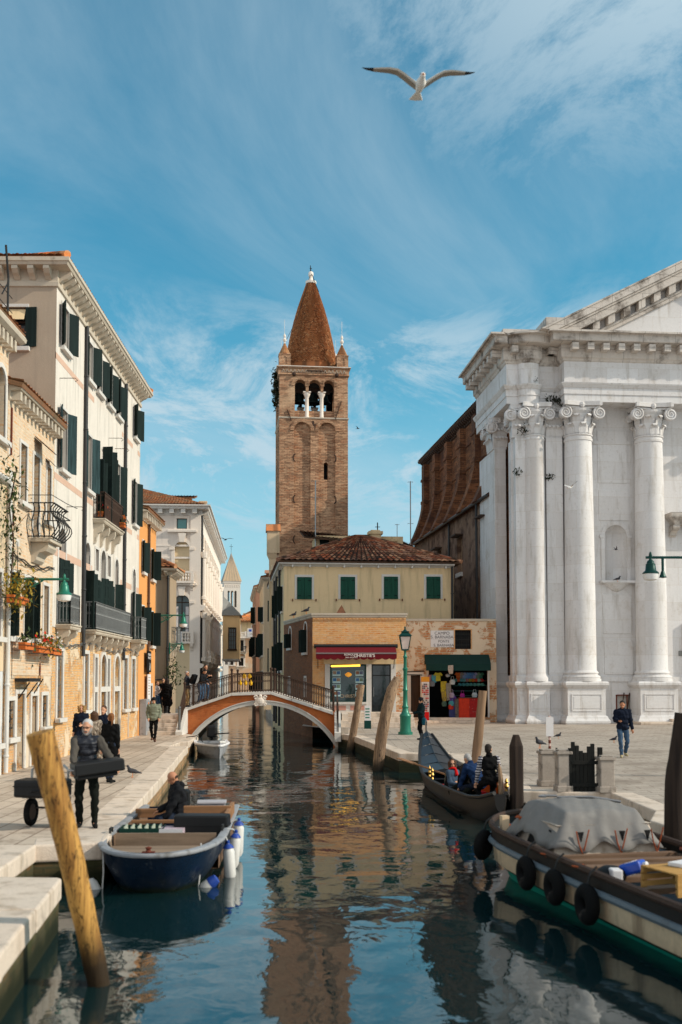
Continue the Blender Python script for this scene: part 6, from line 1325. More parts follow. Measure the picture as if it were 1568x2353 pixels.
    for z in (16.6,18.5,20.2): k.box(0,L+3,-.07,.02,z,z+.14)
    k.build('string_course','brick_dark',b)
    cornice(fn,[(0,8),(0,0),(L+3,0)],[(0,21.7),(.1,21.75),(.1,22.1),(.45,22.15),(.5,22.25),(0,22.35)],b,'iron_rust',br=(.5,.18,(.1,.42),(21.75,22.14),1))
    tile_roof(b,fn,((-.4,-.55,22.3),(L-2,-.55,22.3),(L-2,9,27),(-.4,9,27)),m='tiles_dark',pitch=.4,row=.6)
    k=MB(fn); P=[(-.0-1.1*((18.6-z)/3.8)**1.7,z) for z in np.linspace(18.6,14.8,8)]; vs=[]
    for s_ in (.0,.9): vs+=[(a,s_,z) for a,z in P]+[(.02,s_,14.8),(.02,s_,18.6)]
    m=len(P)+2; k.add(vs,[tuple(range(m)),tuple(range(2*m-1,m-1,-1))]+[(j,j+m,(j+1)%m+m,(j+1)%m) for j in range(m)]); k.build('buttress','brick_dark',b)
    for u,y,z,n,s_ in ((ub[1]+.25,-.8,za+.15,90,.3),(f0-.35,-.7,zb+.1,80,.35),(ub[0]+.25,-.85,zcap+.3,60,.3),(uc+.75,-.6,zcap-2.4,40,.2),(ub[0]+.0,-.65,zcap-2.2,40,.25),(ua-.8,1.4,zc-.2,40,.25),(f0+.4,-2.0,zc+.5,60,.25),(ud[0],-.7,zb+.25,60,.25)):
        foliage('weed_tuft',b,[(u+.1*i,y,z-PAVE+.04*i) for i in range(4)],['weed'],.09,n,s_,(1,.6,1),int(u*9))
church()
# ================================================================ bridge
def bridge():
    b=thing('footbridge','arched brick and stone footbridge with an iron railing over the canal','bridge',(-3.3,50,0)); D=3.4; x0,x1=-3.5,3.75   # local x from the middle
    ap=2.0; zs=-.25; hw=3.62; Rr=(hw**2+(ap-zs)**2)/(2*(ap-zs)); cz=ap-Rr; xc=.1
    arc=lambda r,n=28:[(xc+r*math.sin(a),cz+r*math.cos(a)) for a in np.linspace(-math.asin(hw/Rr),math.asin(hw/Rr),n)]
    P=arc(Rr); Q=arc(Rr+.17)
    top=[(-3.6,1.82),(-1.37,2.57),(.52,2.63),(3.5,1.66)]
    def ztop(x):
        for (a,za),(c,zc) in zip(top,top[1:]):
            if a<=x<=c: return za+(zc-za)*(x-a)/(c-a)
        return top[0][1] if x<top[0][0] else top[-1][1]
    for nm,y in (('spandrel',.03),('spandrel',D-.03)):
        k=MB(); xs=np.linspace(-3.62,3.6,40)
        for a,c in zip(xs,xs[1:]):
            def lowz(x):
                dx=x-xc; r=Rr+.1
                return cz+math.sqrt(r*r-dx*dx) if abs(dx)<hw+.1 else -.6
            k.quad((a,y,lowz(a)),(c,y,lowz(c)),(c,y,ztop(c)),(a,y,ztop(a)))
        k.build(nm,'bridge_red',b)
    k=MB()
    for a,c in zip(P,P[1:]): k.quad((a[0],.0,a[1]),(a[0],D,a[1]),(c[0],D,c[1]),(c[0],.0,c[1]))
    k.build('vault','quay_right',b)
    k=MB()
    for y0,y1 in ((D-.25,D+.07),(-.07,.25)):
        k=MB()
        for i in range(len(P)-1): k.prism([P[i],P[i+1],Q[i+1],Q[i]],y0,y1)
        rg=k.build('arch_ring','stone',b,bevel=.012)
    k=MB(); U_=arc(Rr+.175); V_=arc(Rr+.22)
    for i in range(len(P)-1): k.prism([U_[i],U_[i+1],V_[i+1],V_[i]],-.12,.2)
    k.build('ring_moulding','stone',rg)
    for y0,y1 in ((-.12,.3),(D-.3,D+.12)):
      k=MB()
      for (a,za),(c,zc) in zip(top,top[1:]):
        n=max(1,round((c-a)/1.1))
        for i in range(n):
            f0,f1=i/n,(i+1)/n-.006
            k.prism([(a+(c-a)*f0,za+(zc-za)*f0-.14),(a+(c-a)*f1,za+(zc-za)*f1-.14),(a+(c-a)*f1,za+(zc-za)*f1),(a+(c-a)*f0,za+(zc-za)*f0)],y0,y1)
      k.build('coping','stone',b,bevel=.012)
    k=MB()
    for i in range(9):
        a,c=-3.55+i*.27,-3.55+(i+1)*.27
        if c<-1.3: k.box(a,c,.3,D-.3,ztop(a)-.22,ztop(c)-.12)
    k.box(-1.2,.55,.3,D-.3,2.36,2.46)
    for i in range(11): a=.55+i*.27; k.box(a,a+.27,.3,D-.3,ztop(a+.27)-.2,ztop(a+.27)-.05)
    k.build('tread','kerb',b)
    # crest on the keystone
    k=MB(); k.box(-.22,.26,-.16,0,ap-.04,ap+.40); k.ball((.02,-.14,ap+.18),.20,.08,.19,12); 
    for s_ in (-1,1): k.tube([(.02+s_*(.22+.08*math.cos(q)),-.15,ap+.36+.08*math.sin(q)) for q in np.linspace(0,5.5,10)],.035,5); k.tube([(.02+s_*(.22+.06*math.cos(q)),-.15,ap+.02+.06*math.sin(q)) for q in np.linspace(0,5.5,10)],.04,5)
    k.ball((.02,-.15,ap+.42),.09,.06,.08,8); k.build('crest','pale_stone',b)
    # railings: local points with height
    pts=[(-3.62,.08,1.86),(-1.37,.08,2.5),(.52,.08,2.56),(3.5,.08,1.68)]
    for y in (.08,D-.08): railing(b,I4,[(p[0],y,p[2]) for p in pts],0,.98,'iron_rust',.12,top=.07)
    for p in pts:
        for y in (.08,D-.08):
            k=MB(); k.tube([(p[0],y,p[2]),(p[0],y,p[2]+1.12)],.05,8); k.ball((p[0],y,p[2]+1.16),.075,n=8); k.build('newel_post','iron_rust',b)
    # left stair block towards the viewer, with its own railing
    k=MB(); n=5
    for i in range(n): k.box(-5.3,-3.75,-.55-.32*(n-1-i)+.0,1.2+D-1.2,.652 if i==0 else .65+i*.17,.65+(i+1)*.17)
    k.build('stair','kerb',b,bevel=.012)
    k=MB(); k.prism([(-1.95,.65),(.2,.65),(.2,1.9),(-.3,1.75),(-1.95,.8)],0,.3); k.t=T(-3.75,0,0,R(90)); k.v=[tuple(T(-3.45,0,0,R(90))@Vector(v)) for v in k.v]; k.build('stair_kerb','stone',b)
    railing(b,I4,[(-3.6,-1.75,.78),(-3.6,.08,1.86)],0,.98,'iron_rust',.2,top=.06)
    k=MB(); k.tube([(-3.6,-1.75,.7),(-3.6,-1.75,1.85)],.06,8); k.ball((-3.6,-1.75,1.9),.08,n=8); k.build('newel_post','iron_grey',b)
    # right end: stair flank and railing
    k=MB(); k.box(3.55,4.2,-.0,D,.655,1.55); k.box(3.86,4.2,-.36,0,.655,1.25); k.box(3.86,4.2,-.72,-.36,.656,.95); k.build('stair','kerb',b)
    k=MB(); k.v=[]; k.prism([(-1.0,.3),(.0,.3),(.0,1.66),(-1.0,.72)],0,.3); k.v=[tuple(T(3.85,0,0,R(90))@Vector(v)) for v in k.v]; k.build('stair_kerb','stone',b)
    railing(b,I4,[(3.66,.08,1.66),(3.72,-.95,.75)],0,.98,'iron_rust',.17,top=.07)
    k=MB(); k.box(-3.9,-3.5,-.05,D,-1,1.72); k.box(3.5,3.9,.0,D,-1,1.55); k.build('abutment','bridge_red',b)
bridge()
# ================================================================ boats
def loft(stations,mb,close_ends=True):
    """stations: list of rings (lists of points) of equal length"""
    n=len(stations[0]); vs=[p for r in stations for p in r]
    mb.add(vs,[(i*n+j,i*n+j+1,(i+1)*n+j+1,(i+1)*n+j) for i in range(len(stations)-1) for j in range(n-1)]); return mb
def blue_boat():
    b=thing('work_boat','navy blue work boat with a rounded bow and tan deck moored beside the quay','boat',(-2.62,15.2,0),R(1.5)); Lb=6.0; hw=.98
    def half(s):  # half width at distance s from the bow
        return hw*min(1,(1-(1-min(s,2.0)/2.0)**2.2)**(1/2.2)) if s<2.0 else hw*(1-.04*((s-2)/4)**2)
    S_=[0.0,.03,.1,.22,.4,.7,1.1,1.6,2.1,3,4,5,6]; sh=lambda s:.62+.05*math.exp(-s) 
    def ring_(s,inset=0,dz=0):
        w=max(half(s)-inset,.0); z=sh(s)+dz; rk=.5*math.exp(-s*1.2)
        return [(-w,s,z),(-w*.94,s+rk*.3,z*.6),(-w*.78,s+rk*.8,.12),(-w*.52,s+rk*1.3,-.18),(0,s+rk*1.5,-.3),(w*.52,s+rk*1.3,-.18),(w*.78,s+rk*.8,.12),(w*.94,s+rk*.3,z*.6),(w,s,z)]
    k=MB(); loft([ring_(s) for s in S_],k); k.add(ring_(6.0),[tuple(range(9))]); k.build('hull','blue_hull',b,smooth=True)
    out=[(-half(s),s) for s in reversed(S_)]+[(half(s),s) for s in S_[1:]]
    k=MB(); k.sweep(out,[(-.10,.60),(-.10,.655),(-.02,.665),(.02,.655),(.03,.63),(.02,.60),(0,.59)]); k.build('gunwale','grey_paint',b,smooth=True)
    k=MB(); xs=[p for p in out if p[1]<=2.05]; k.add([(x*.86,max(y+.16,.16),.50) for x,y in xs],[tuple(range(len(xs)))]); k.build('foredeck','tan_deck',b)
    k=MB(); k.sweep([(x*.86,max(y+.16,.16)) for x,y in xs],[(0,.62),(-.01,.50)]); k.box(-.82,.82,2.02,2.07,.40,.66); k.build('coaming','tan_deck',b)
    k=MB(); k.quad((-.85,2.07,.08),(.85,2.07,.08),(.85,5.9,.08),(-.85,5.9,.08)); 
    for sx in (-1,1): k.quad((sx*.86,2.07,.08),(sx*.86,5.9,.08),(sx*.86,5.9,.62),(sx*.86,2.07,.62))
    k.build('floor','plank',b)
    k=MB(); k.box(-.9,.92,4.6,4.72,.58,.74); k.box(.1,.95,3.7,3.78,.66,.9); k.box(-.75,.2,3.2,3.26,.66,.72); k.box(.88,.95,2.9,4.7,.66,.86); k.build('thwart','wood_light',b,bevel=.008)
    k=MB(); k.lathe([(.05,0),(.03,.04),(.05,.07),(0,.09)],10,(0,.1,.66)); k.box(-.09,.09,.05,.16,.655,.672); k.build('bow_fitting','rust',b)
    k=MB()
    for x,y in ((-.9,2.0),(.9,2.3)): k.tube([(x,y,.66),(x,y,.74),(x,y+.12,.74)],.02,6); k.tube([(x,y+.2,.66),(x,y+.2,.74)],.02,6)
    k.build('cleat','iron',b)
    mw=b.matrix_world=Matrix.Translation(b.location)@Matrix.Rotation(R(1.5),4,'Z')
    def fender(x,y,z,rx,ry,L,r,lab,blue=(1,0)):
        o=thing('boat_fender',lab,'fender',tuple(mw@Vector((x,y,z))),R(1.5),'fenders hung round the navy boat'); q=Matrix.Rotation(ry,4,'Y')@Matrix.Rotation(rx,4,'X')
        k=MB(q); k.lathe([(0,-L/2),(r*.7,-L/2+.02),(r,-L/2+.09),(r,L/2-.09),(r*.7,L/2-.02),(r*.3,L/2+.03),(0,L/2+.05)],14); k.build('fender_body','white_pvc',o,smooth=True)
        k=MB(q)
        if blue[0]: k.lathe([(r*.36,L/2+.03),(r*.76,L/2-.005),(r*.95,L/2-.04)],14); k.lathe([(r*.28,L/2+.0),(r*.3,L/2+.08),(0,L/2+.09)],10)
        if blue[1]: k.lathe([(r*1.03,-L/2+.13),(r*1.04,-L/2+.085),(r*.78,-L/2+.005),(0,-L/2-.012)],14)
        if k.v: k.build('fender_end','blue_pvc',o,smooth=True)
        p=q@Vector((0,0,L/2+.05)); e=Vector((-.12*(1 if x>0 else -1),0,.66-z)); MB().tube([p,(p+e)/2+Vector((.02,0,.02)),e],.012,5).build('rope','rope' if 0 else 'white_pvc',o)
    fender(1.06,1.75,.22,0,R(-4),.56,.095,'white fender hanging upright at the right bow shoulder of the navy boat')
    fender(1.09,2.5,.28,0,R(5),.56,.095,'white fender with a blue top just behind the right shoulder fender')
    fender(1.10,3.4,.34,0,R(2),.60,.095,'farthest white fender on the right side of the navy boat')
    fender(.80,.95,.03,R(0),R(-128),.32,.09,'short white fender lying with its blue end outward on the right bow',(0,1))
    fender(-.92,.85,.0,0,R(150),.34,.09,'short white fender with a blue lower end on the left bow',(1,0))
    fender(-1.08,1.45,.16,0,R(-3),.6,.10,'long white fender squeezed between the navy boat and the quay',(0,0))
    # cargo resting in the boat
    c=thing('bottle_crate','dark green crate of bottles in the navy boat near the quay','crate',tuple(mw@Vector((-.48,2.75,.36))),R(4)); k=MB(); w_,d_,h=.74,.5,.3
    k.box(-w_/2,w_/2,-d_/2,d_/2,0,.03); 
    for z in (.0,.11,.22): 
        for a in (-d_/2,d_/2-.02): k.box(-w_/2,w_/2,a,a+.02,z+.02,z+.09)
        for a in (-w_/2,w_/2-.02): k.box(a,a+.02,-d_/2,d_/2,z+.021,z+.089)
    for x in (-w_/2,-.01,w_/2-.02): k.box(x,x+.02,-d_/2-.003,-d_/2+.02,0,h); k.box(x,x+.02,d_/2-.02,d_/2+.003,0,h)
    k.build('crate_frame','crate_green',c); k=MB()
    for i in range(6):
        for j in range(4): k.lathe([(.04,.03),(.04,.2),(.018,.27),(.018,.33),(0,.335)],7,(-w_/2+.08+i*.116,-d_/2+.08+j*.113,0))
    k.build('bottles','bottle',c)['kind']='stuff'
    c=thing('carton','purple and white printed carton beside the green bottle crate','carton',tuple(mw@Vector((.04,2.7,.36))),R(-3)); MB().box(-.2,.2,-.2,.2,0,.3).build('carton_body',mat('lilac_carton',(.45,.36,.42),.7,.3,9,.3,22),c); MB().box(-.2,.2,-.205,-.2,.17,.30).build('label_band','sign_white',c)
    k=MB(); 
    for i in range(5): k.box(-.17+i*.075,-.12+i*.075,-.207,-.2,.03,.14)
    k.build('print_bar','sign_white',c)
    c=thing('instrument_case','large black hard case standing in the navy boat in front of the boatman','case',tuple(mw@Vector((.52,2.85,.34))),R(-3)); k=MB(); k.box(-.46,.46,-.19,.19,0,.52); k.build('case_body','black_case',c,bevel=.03); k=MB(); k.box(-.465,.465,-.195,.195,.33,.36); k.tube([(-.1,-.2,.18),(-.09,-.25,.18),(.09,-.25,.18),(.1,-.2,.18)],.014,6); k.build('case_trim','black',c)
    c=thing('plastic_bin','grey plastic bin at the far end of the navy boat','bin',tuple(mw@Vector((.55,4.35,.5))),R(5)); MB().box(-.25,.25,-.18,.18,0,.38).build('bin_body',mat('grey_bin_plastic',(.33,.31,.33),.5),c,bevel=.02); MB().box(-.27,.27,-.2,.2,.38,.42).build('lid',mat('grey_bin_lid',(.42,.40,.42),.5),c,bevel=.01)
    ob=thing('outboard_motor','black outboard motor hidden behind the boatman at the stern','motor',tuple(mw@Vector((-.2,6.05,.6)))); k=MB(); k.box(-.15,.15,-.1,.2,0,.35); k.build('cowl','black',ob,bevel=.05); MB().box(-.05,.05,0,.12,-.9,0).build('shaft','black',ob)
    return mw
BLUE=blue_boat()
def skiff():
    p=onz(504,1743,0); b=thing('skiff','small pale grey open skiff with a black outboard moored by the landing','boat',(p.x,p.y,0),R(7)); k=MB(); S_=[0,.15,.4,.9,1.6,2.6,3.6]; 
    def rg(s): 
        w=.70*min(1,(s/1.5)**.55) if s else .02; z=.52+.12*math.exp(-s*1.5); x0=-.32*(1-math.exp(-s*1.2)); return [(x0-w,s-.28*math.exp(-s*3),z),(x0-w*.8,s-.1*math.exp(-s*3),.15),(x0-w*.35,s,-.12),(x0,s,-.2),(x0+w*.35,s,-.12),(x0+w*.8,s-.1*math.exp(-s*3),.15),(x0+w,s-.28*math.exp(-s*3),z)]
    loft([rg(s) for s in S_],k); k.add(rg(3.6),[tuple(range(7))]); k.build('hull','grey_paint',b)
    k=MB(); e=[(rg(s)[0][0],rg(s)[0][1]) for s in reversed(S_)]+[(rg(s)[6][0],rg(s)[6][1]) for s in S_]; k.sweep(e,[(-.1,.56),(.03,.57),(.05,.53),(.03,.48)]); k.build('gunwale','sign_white',b)
    k=MB(); k.add([(x*.93-.02,y+.1,.40) for x,y in e],[tuple(range(len(e)))]); k.build('deck','cargo_blue',b)
    m=thing('outboard_motor','black outboard motor with its tiller on the pale skiff','motor',(p.x-.72,p.y+3.7,.55),R(7)); k=MB(); k.box(-.22,.22,-.15,.32,.1,.62); k.build('cowl','black',m,bevel=.08); k=MB(); k.box(-.06,.06,0,.15,-.8,.1); k.build('shaft','black',m); k=MB(); k.tube([(.1,-.1,.25),(.75,-.6,.32)],.03,6); k.build('tiller','black',m)
    f=thing('boat_fender','pair-sized white fender lying on the skiff bow','fender',(p.x+.1,p.y+.35,.62),R(20)); MB(T(0,0,0,0,0,R(90))).lathe([(0,-.15),(.07,-.12),(.08,0),(.07,.12),(0,.15)],10).build('fender_body','white_pvc',f,smooth=True)
    r=tag(MB().tube([(p.x-.9,p.y+2.0,.55),(p.x-1.2,p.y+2.3,.8),(p.x-1.7,p.y+2.7,.72)],.02,5).build('mooring_rope','iron'),'dark mooring rope from the pale skiff to the landing','rope')
skiff()
def gondola():
    A=Vector((3.72,22.9)); B=Vector((3.16,34.1)); b=thing('gondola','black gondola with a raised steel prow waiting by the landing','gondola',(A.x,A.y,0),math.atan2(-(B-A).x,(B-A).y)); L=(B-A).length
    S_=[0,.25,.7,1.4,2.4,3.6,5,6.4,7.6,8.7,9.6,10.3,10.8,11.1]
    def dims(s):
        f=s/L; w=.72*max(0,math.sin(math.pi*min(max((f+.02)/1.04,0),1)))**.62; z=.46+.22*max(0,(.12-f)/.12)**1.6+1.0*max(0,(f-.62)/.38)**2.3; kz=-.22+.5*max(0,(.1-f)/.1)**1.5+1.0*max(0,(f-.72)/.28)**2.4
        return max(w,.03),z,kz
    def rg(s):
        w,z,kz=dims(s); m=kz+(z-kz)*.35; return [(-w,s,z),(-w*.93,s,(z+m)/2),(-w*.8,s,m),(-w*.45,s,kz+.05),(0,s,kz),(w*.45,s,kz+.05),(w*.8,s,m),(w*.93,s,(z+m)/2),(w,s,z)]
    k=MB(); loft([rg(s) for s in S_],k); k.add(rg(0),[tuple(range(8,-1,-1))]); k.build('hull','gondola_side',b,smooth=True)
    for sx in (0,8):
        k=MB(); k.tube([Vector(rg(s)[sx])+Vector((0,0,.02)) for s in S_],.045,7); k.build('gunwale_rail','gondola' if 0 else 'gondola_side',b,smooth=True)
    k=MB(); D=[s for s in S_ if s>=7.6]
    for s0,s1 in zip(D,D[1:]):
        w0,z0,_=dims(s0); w1,z1,_=dims(s1); k.quad((-w0,s0,z0+.01),(0,s0,z0+.13),(0,s1,z1+.11),(-w1,s1,z1+.01)); k.quad((0,s0,z0+.13),(w0,s0,z0+.01),(w1,s1,z1+.01),(0,s1,z1+.11))
    w0,z0,_=dims(7.6); k.add([(-w0,7.6,z0+.01),(w0,7.6,z0+.01),(0,7.6,z0+.13)],[(0,1,2)]); k.tube([(0,s,dims(s)[1]+.12) for s in D],.02,5); k.build('foredeck','gondola_deck',b)
    k=MB(); w1,z1,_=dims(.9); k.add([(-dims(.0)[0],0,dims(0)[1]),(dims(0)[0],0,dims(0)[1]),(dims(1.9)[0],1.9,dims(1.9)[1]),(-dims(1.9)[0],1.9,dims(1.9)[1])],[(0,1,2,3)]); k.build('stern_deck','gondola',b)
    k=MB(); k.add([(-.62,1.9,.1),(.62,1.9,.1),(.66,5,.06),(.62,7.6,.12),(-.62,7.6,.12),(-.66,5,.06)],[(0,1,2,3,4,5)]); k.build('floor','gondola',b)
    # steel prow
    k=MB(); zf=dims(11.1)[1]; pts=[(10.55,zf-.75),(11.12,zf-.5),(11.35,zf-.05),(11.42,zf+.32),(11.28,zf+.5),(11.12,zf+.42),(11.18,zf+.3),(11.2,zf+.1),(11.05,zf-.1),(10.8,zf-.3)]
    k.add([(-.014,y,z) for y,z in pts]+[(.014,y,z) for y,z in pts],[tuple(range(10)),tuple(range(19,9,-1))]+[(i,i+10,(i+1)%10+10,(i+1)%10) for i in range(10)])
    for i in range(6): k.box(-.014,.014,11.18+.02*i,11.42+.02*i,zf-.42+.09*i,zf-.37+.09*i)
    k.build('steel_prow','chrome',b)
    # seats, trim, oar
    k=MB(); k.box(-.55,.55,4.3,4.9,.1,.38); k.box(-.5,-.2,5.6,5.9,.1,.33); k.build('seat','red_velvet',b,bevel=.04); k=MB(); k.prism([(-.55,.38),(.55,.38),(.5,.8),(.2,.95),(-.2,.95),(-.5,.8)],4.22,4.32); k.build('seat_back','gondola',b)
    k=MB(); k.box(-.35,.2,2.5,2.9,.42,.46); k.build('cushion','red_velvet',b)
    for x,y,z in ((-.62,6.3,.5),(.62,6.3,.5),(-.66,5.5,.5),(.66,3.0,.5),(.64,2.3,.52),(.5,1.6,.58)):
        k=MB(); k.lathe([(.04,0),(.02,.05),(.05,.11),(.025,.17),(.04,.22),(.0,.3)],8,(x,y,z)); k.ball((x,y+.06,z+.14),.03,.06,.03,8); k.build('brass_ornament','brass',b)
    k=MB(); k.add([(.1,2.9,.42),(.52,2.6,.42),(.5,2.55,.75),(.36,2.6,1.1),(.22,2.7,1.2),(.16,2.8,.8)],[(0,1,2,3,4,5)]); o=k.build('chair_cover','orange_cloth',b); m=o.modifiers.new('t','SOLIDIFY'); m.thickness=.06
    k=MB(); k.tube([(.52,2.58,.42),(.5,2.55,.8),(.36,2.58,1.12),(.2,2.68,1.24)],.022,6); k.build('chair_rim','brass',b)
    k=MB(); k.tube([(.9,3.3,.7),(-1.15,8.9,.95),(-1.9,10.8,1.0)],[.028,.035,.03],6) if 0 else k.box(-.5,.5,7.2,7.24,.32,.36); k.build('thwart','gondola_deck',b)
    mw=Matrix.Translation((A.x,A.y,0))@Matrix.Rotation(math.atan2(-(B-A).x,(B-A).y),4,'Z')
    o=thing('oar','long varnished oar laid along the gondola with its blade past the gondola left side','oar',tuple(mw@Vector((-.3,5.4,.62)))); k=MB(); q=[(.0,0,0),(-.35,.9,.08),(-.75,1.8,.17)]; k.tube(q,.026,7); k.build('loom','wood_light',o); k=MB(); k.bar((-.7,1.7,.16),(-1.1,2.6,.25),.16,.025); k.build('blade','wood_light',o)
    return mw
GOND=gondola()
def cargo_boat():
    a=Vector((3.42,18.05)); dv=Vector((.215,-.977)).normalized(); ang=math.atan2(dv.y,dv.x)+R(90)   # local +y points back to the bow, stern at -y
    b=thing('cargo_boat','cream and black cargo boat with grey tarpaulin on its cabin and tyre fenders','boat',(a.x,a.y,0),ang); L=9.4
    # local: bow at y=0, stern toward -y ; port (canal) side at -x
    S_=[0,.03,.1,.22,.4,.65,1.0,1.5,2.2,3.0,4.4,6,8,9.4]
    def hw(s): return 1.12*max(.03,math.sqrt(max(0,1-(1-min(s,1.5)/1.5)**2)))
    def sheer(s): return .72+.20*math.exp(-s/1.8)
    lev=[(1.0,1.0,0),(1.03,.985,-.2),(1.0,.97,-.22),(.985,.93,-.52),(.97,.90,-.54),(.90,.84,-.60),(.82,.3,0),(.76,.12,0),(.55,-.25,0)]
    def rg(s,sg):
        w=hw(s); z=sheer(s); ex=.55*math.exp(-s*1.6); P=[]
        for i,(ww,_,dz) in enumerate(lev): 
            zz=z+dz if i<6 else (.24,.05,-.35)[i-6]; P.append((sg*w*ww,-s-ex*(z-zz)*.9,zz))
        return P
    bands=((0,2,'cargo_black','gunwale_strake'),(1,3,'cargo_blue',None),(2,5,'cargo_cream','hull_band'),(5,6,'cargo_black','lower_hull'),(6,8,'cargo_green','bottom_paint'))
    idx={'gunwale_strake':(0,2,'cargo_black'),'rubbing_strake':(1,3,'cargo_blue'),'hull_band':(2,4,'cargo_cream'),'lower_hull':(4,7,'cargo_black'),'waterline_band':(6,9,'cargo_green')}
    for nm,(i0,i1,m) in (('gunwale_strake',(0,3,'cargo_black')),('hull_band',(2,5,'cargo_cream')),('lower_hull',(4,7,'cargo_black')),('waterline_band',(6,9,'cargo_green'))):
        k=MB()
        for sg in (-1,1): loft([rg(s,sg)[i0:i1] for s in S_],k)
        k.build(nm,m,b,smooth=True)
    k=MB()
    for sg in (-1,1): k.tube([Vector(rg(s,sg)[2])+Vector((sg*.02,0,0)) for s in S_],.055,7)
    k.build('rubbing_strake','cargo_blue',b)
    k=MB()
    for sg in (-1,1): k.tube([Vector(rg(s,sg)[0]) for s in S_],.05,7)
    k.build('gunwale_rail','iron_rust',b)
    k=MB()
    for s0,s1 in zip(S_,S_[1:]):
        w0,w1=hw(s0)*.97,hw(s1)*.97; z0,z1=sheer(s0)-.16,sheer(s1)-.16
        if s1<=3.0: k.quad((-w0,-s0,z0),(w0,-s0,z0),(w1,-s1,z1),(-w1,-s1,z1))
        else:
            for sg in (-1,1): k.quad((sg*w0,-s0,z0),(sg*(w0-.28),-s0,z0),(sg*(w1-.28),-s1,z1),(sg*w1,-s1,z1)); k.quad((sg*(w0-.28),-s0,z0),(sg*(w0-.28),-s0,.15),(sg*(w1-.28),-s1,.15),(sg*(w1-.28),-s1,z1))
            k.quad((-.95,-s0,.16),(.95,-s0,.16),(.95,-s1,.16),(-.95,-s1,.16))
    k.quad((-.95,-3.0,.16),(.95,-3.0,.16),(.95,-3.0,.6),(-.95,-3.0,.6)); k.build('deck','cargo_blue',b)
    k=MB(); k.box(-.88,-.76,-1.0,-.88,.7,.98); k.box(-.05,.05,-.2,.05,.6,.95); each(k,'stem_post','cargo_cream',b)
    # cabin
    z0=.56; k=MB(); P=[(-.50,-.85),(.50,-.85),(.84,-1.35),(.86,-2.85),(-.86,-2.85),(-.84,-1.35)]; Q=[(-.40,-1.1),(.40,-1.1),(.68,-1.5),(.72,-2.75),(-.72,-2.75),(-.68,-1.5)]
    k.add([(x,y,z0) for x,y in P]+[(x,y,z0+.50) for x,y in Q],[(i,i+6,(i+1)%6+6,(i+1)%6) for i in range(6)]+[(6,7,8,9,10,11)]); cb=k.build('cabin','cabin_cream',b,bevel=.03)
    k=MB()
    for a_,c_ in ((.30,.52),(.78,.86)):
        f=lambda u,v:Vector(P[5]+(z0,)).lerp(Vector(P[4]+(z0,)),u).lerp(Vector(Q[5]+(z0+.5,)).lerp(Vector(Q[4]+(z0+.5,)),u),v)+Vector((-.012,0,0))
        k.quad(*[tuple(f(u,v)) for u,v in ((a_,.30),(c_,.30),(c_,.82),(a_,.82))])
    k.build('cabin_window','dark',cb)
    # tarpaulin: draped, sagging, creased sheet
    k=MB(); n,m=44,44; vs=[]; nz=random.Random(5); ph=[nz.uniform(0,6.3) for _ in range(8)]
    for i in range(n+1):
        v=i/n*2-1
        for j in range(m+1):
            u=j/m*2-1; au,av=abs(u),abs(v); e=max(au,av); fold=.018*math.sin(u*9+v*5+ph[0])+.016*math.sin(v*15-u*7+ph[1])+.007*math.sin(u*27+v*13+ph[2])
            x=u*.80 if au<.72 else math.copysign(.576+(au-.72)*1.02,u); y=-1.95-(v*1.02 if av<.74 else math.copysign(.755+(av-.74)*.8,v))
            crown=.20*(1-u*u*.6)*(1-.5*v*v)+.05*math.cos(v*3.4); d=max(0,(e-.70)/.30); drop=.44*d**1.15*(1+.07*math.sin(u*7+v*6+ph[3])); z=1.16+crown*.75-drop+fold*(1.25 if d>0 else .55)
            if v<-.6: z-=.10*(-.6-v)
            vs.append((x+.02*math.sin(v*15+ph[4])*d,y+.02*math.sin(u*17+ph[5])*d,z))
    k.add(vs,[(i*(m+1)+j,i*(m+1)+j+1,(i+1)*(m+1)+j+1,(i+1)*(m+1)+j) for i in range(n) for j in range(m)]); o=k.build('tarpaulin','tarp',b,smooth=True); s=o.modifiers.new('t','SOLIDIFY'); s.thickness=.012
    k=MB()
    for x in (-.55,.05,.62): k.tube([(x,-2.98,1.0),(x+.06,-2.93,.82),(x+.14,-2.9,.64)],.010,5); k.tube([(x+.2,-2.97,1.02),(x+.14,-2.9,.66)],.010,5)
    each(k,'lashing','rope',b)
    k=MB(); 
    for x in (-.5,.15,.55): k.prism([(x,.98),(x+.09,.98),(x+.05,.84)],-2.93,-2.90)
    k.build('vent_flap','black',b)
    k=MB(); k.box(-.95,.95,-3.12,-2.98,.56,.68); k.box(-1.0,-.92,-9.2,-3.1,.56,.66); k.box(.92,1.0,-9.2,-3.1,.56,.66); k.build('hatch_coaming','plank',b)
    mw=Matrix.Translation((a.x,a.y,0))@Matrix.Rotation(ang,4,'Z')
    # boat hook on the tarpaulin
    o=thing('boat_hook','grey metal boat hook lying on the tarpaulin','boat hook',tuple(mw@Vector((-.1,-1.85,1.37))),ang+R(62)); k=MB(); k.tube([(0,-.75,-.06),(0,-.3,.0),(0,.2,-.02)],.02,6); k.tube([(0,.2,0),(-.02,.42,.0),(-.12,.46,0),(-.14,.36,0)],.02,6); k.build('shaft','chrome',o)
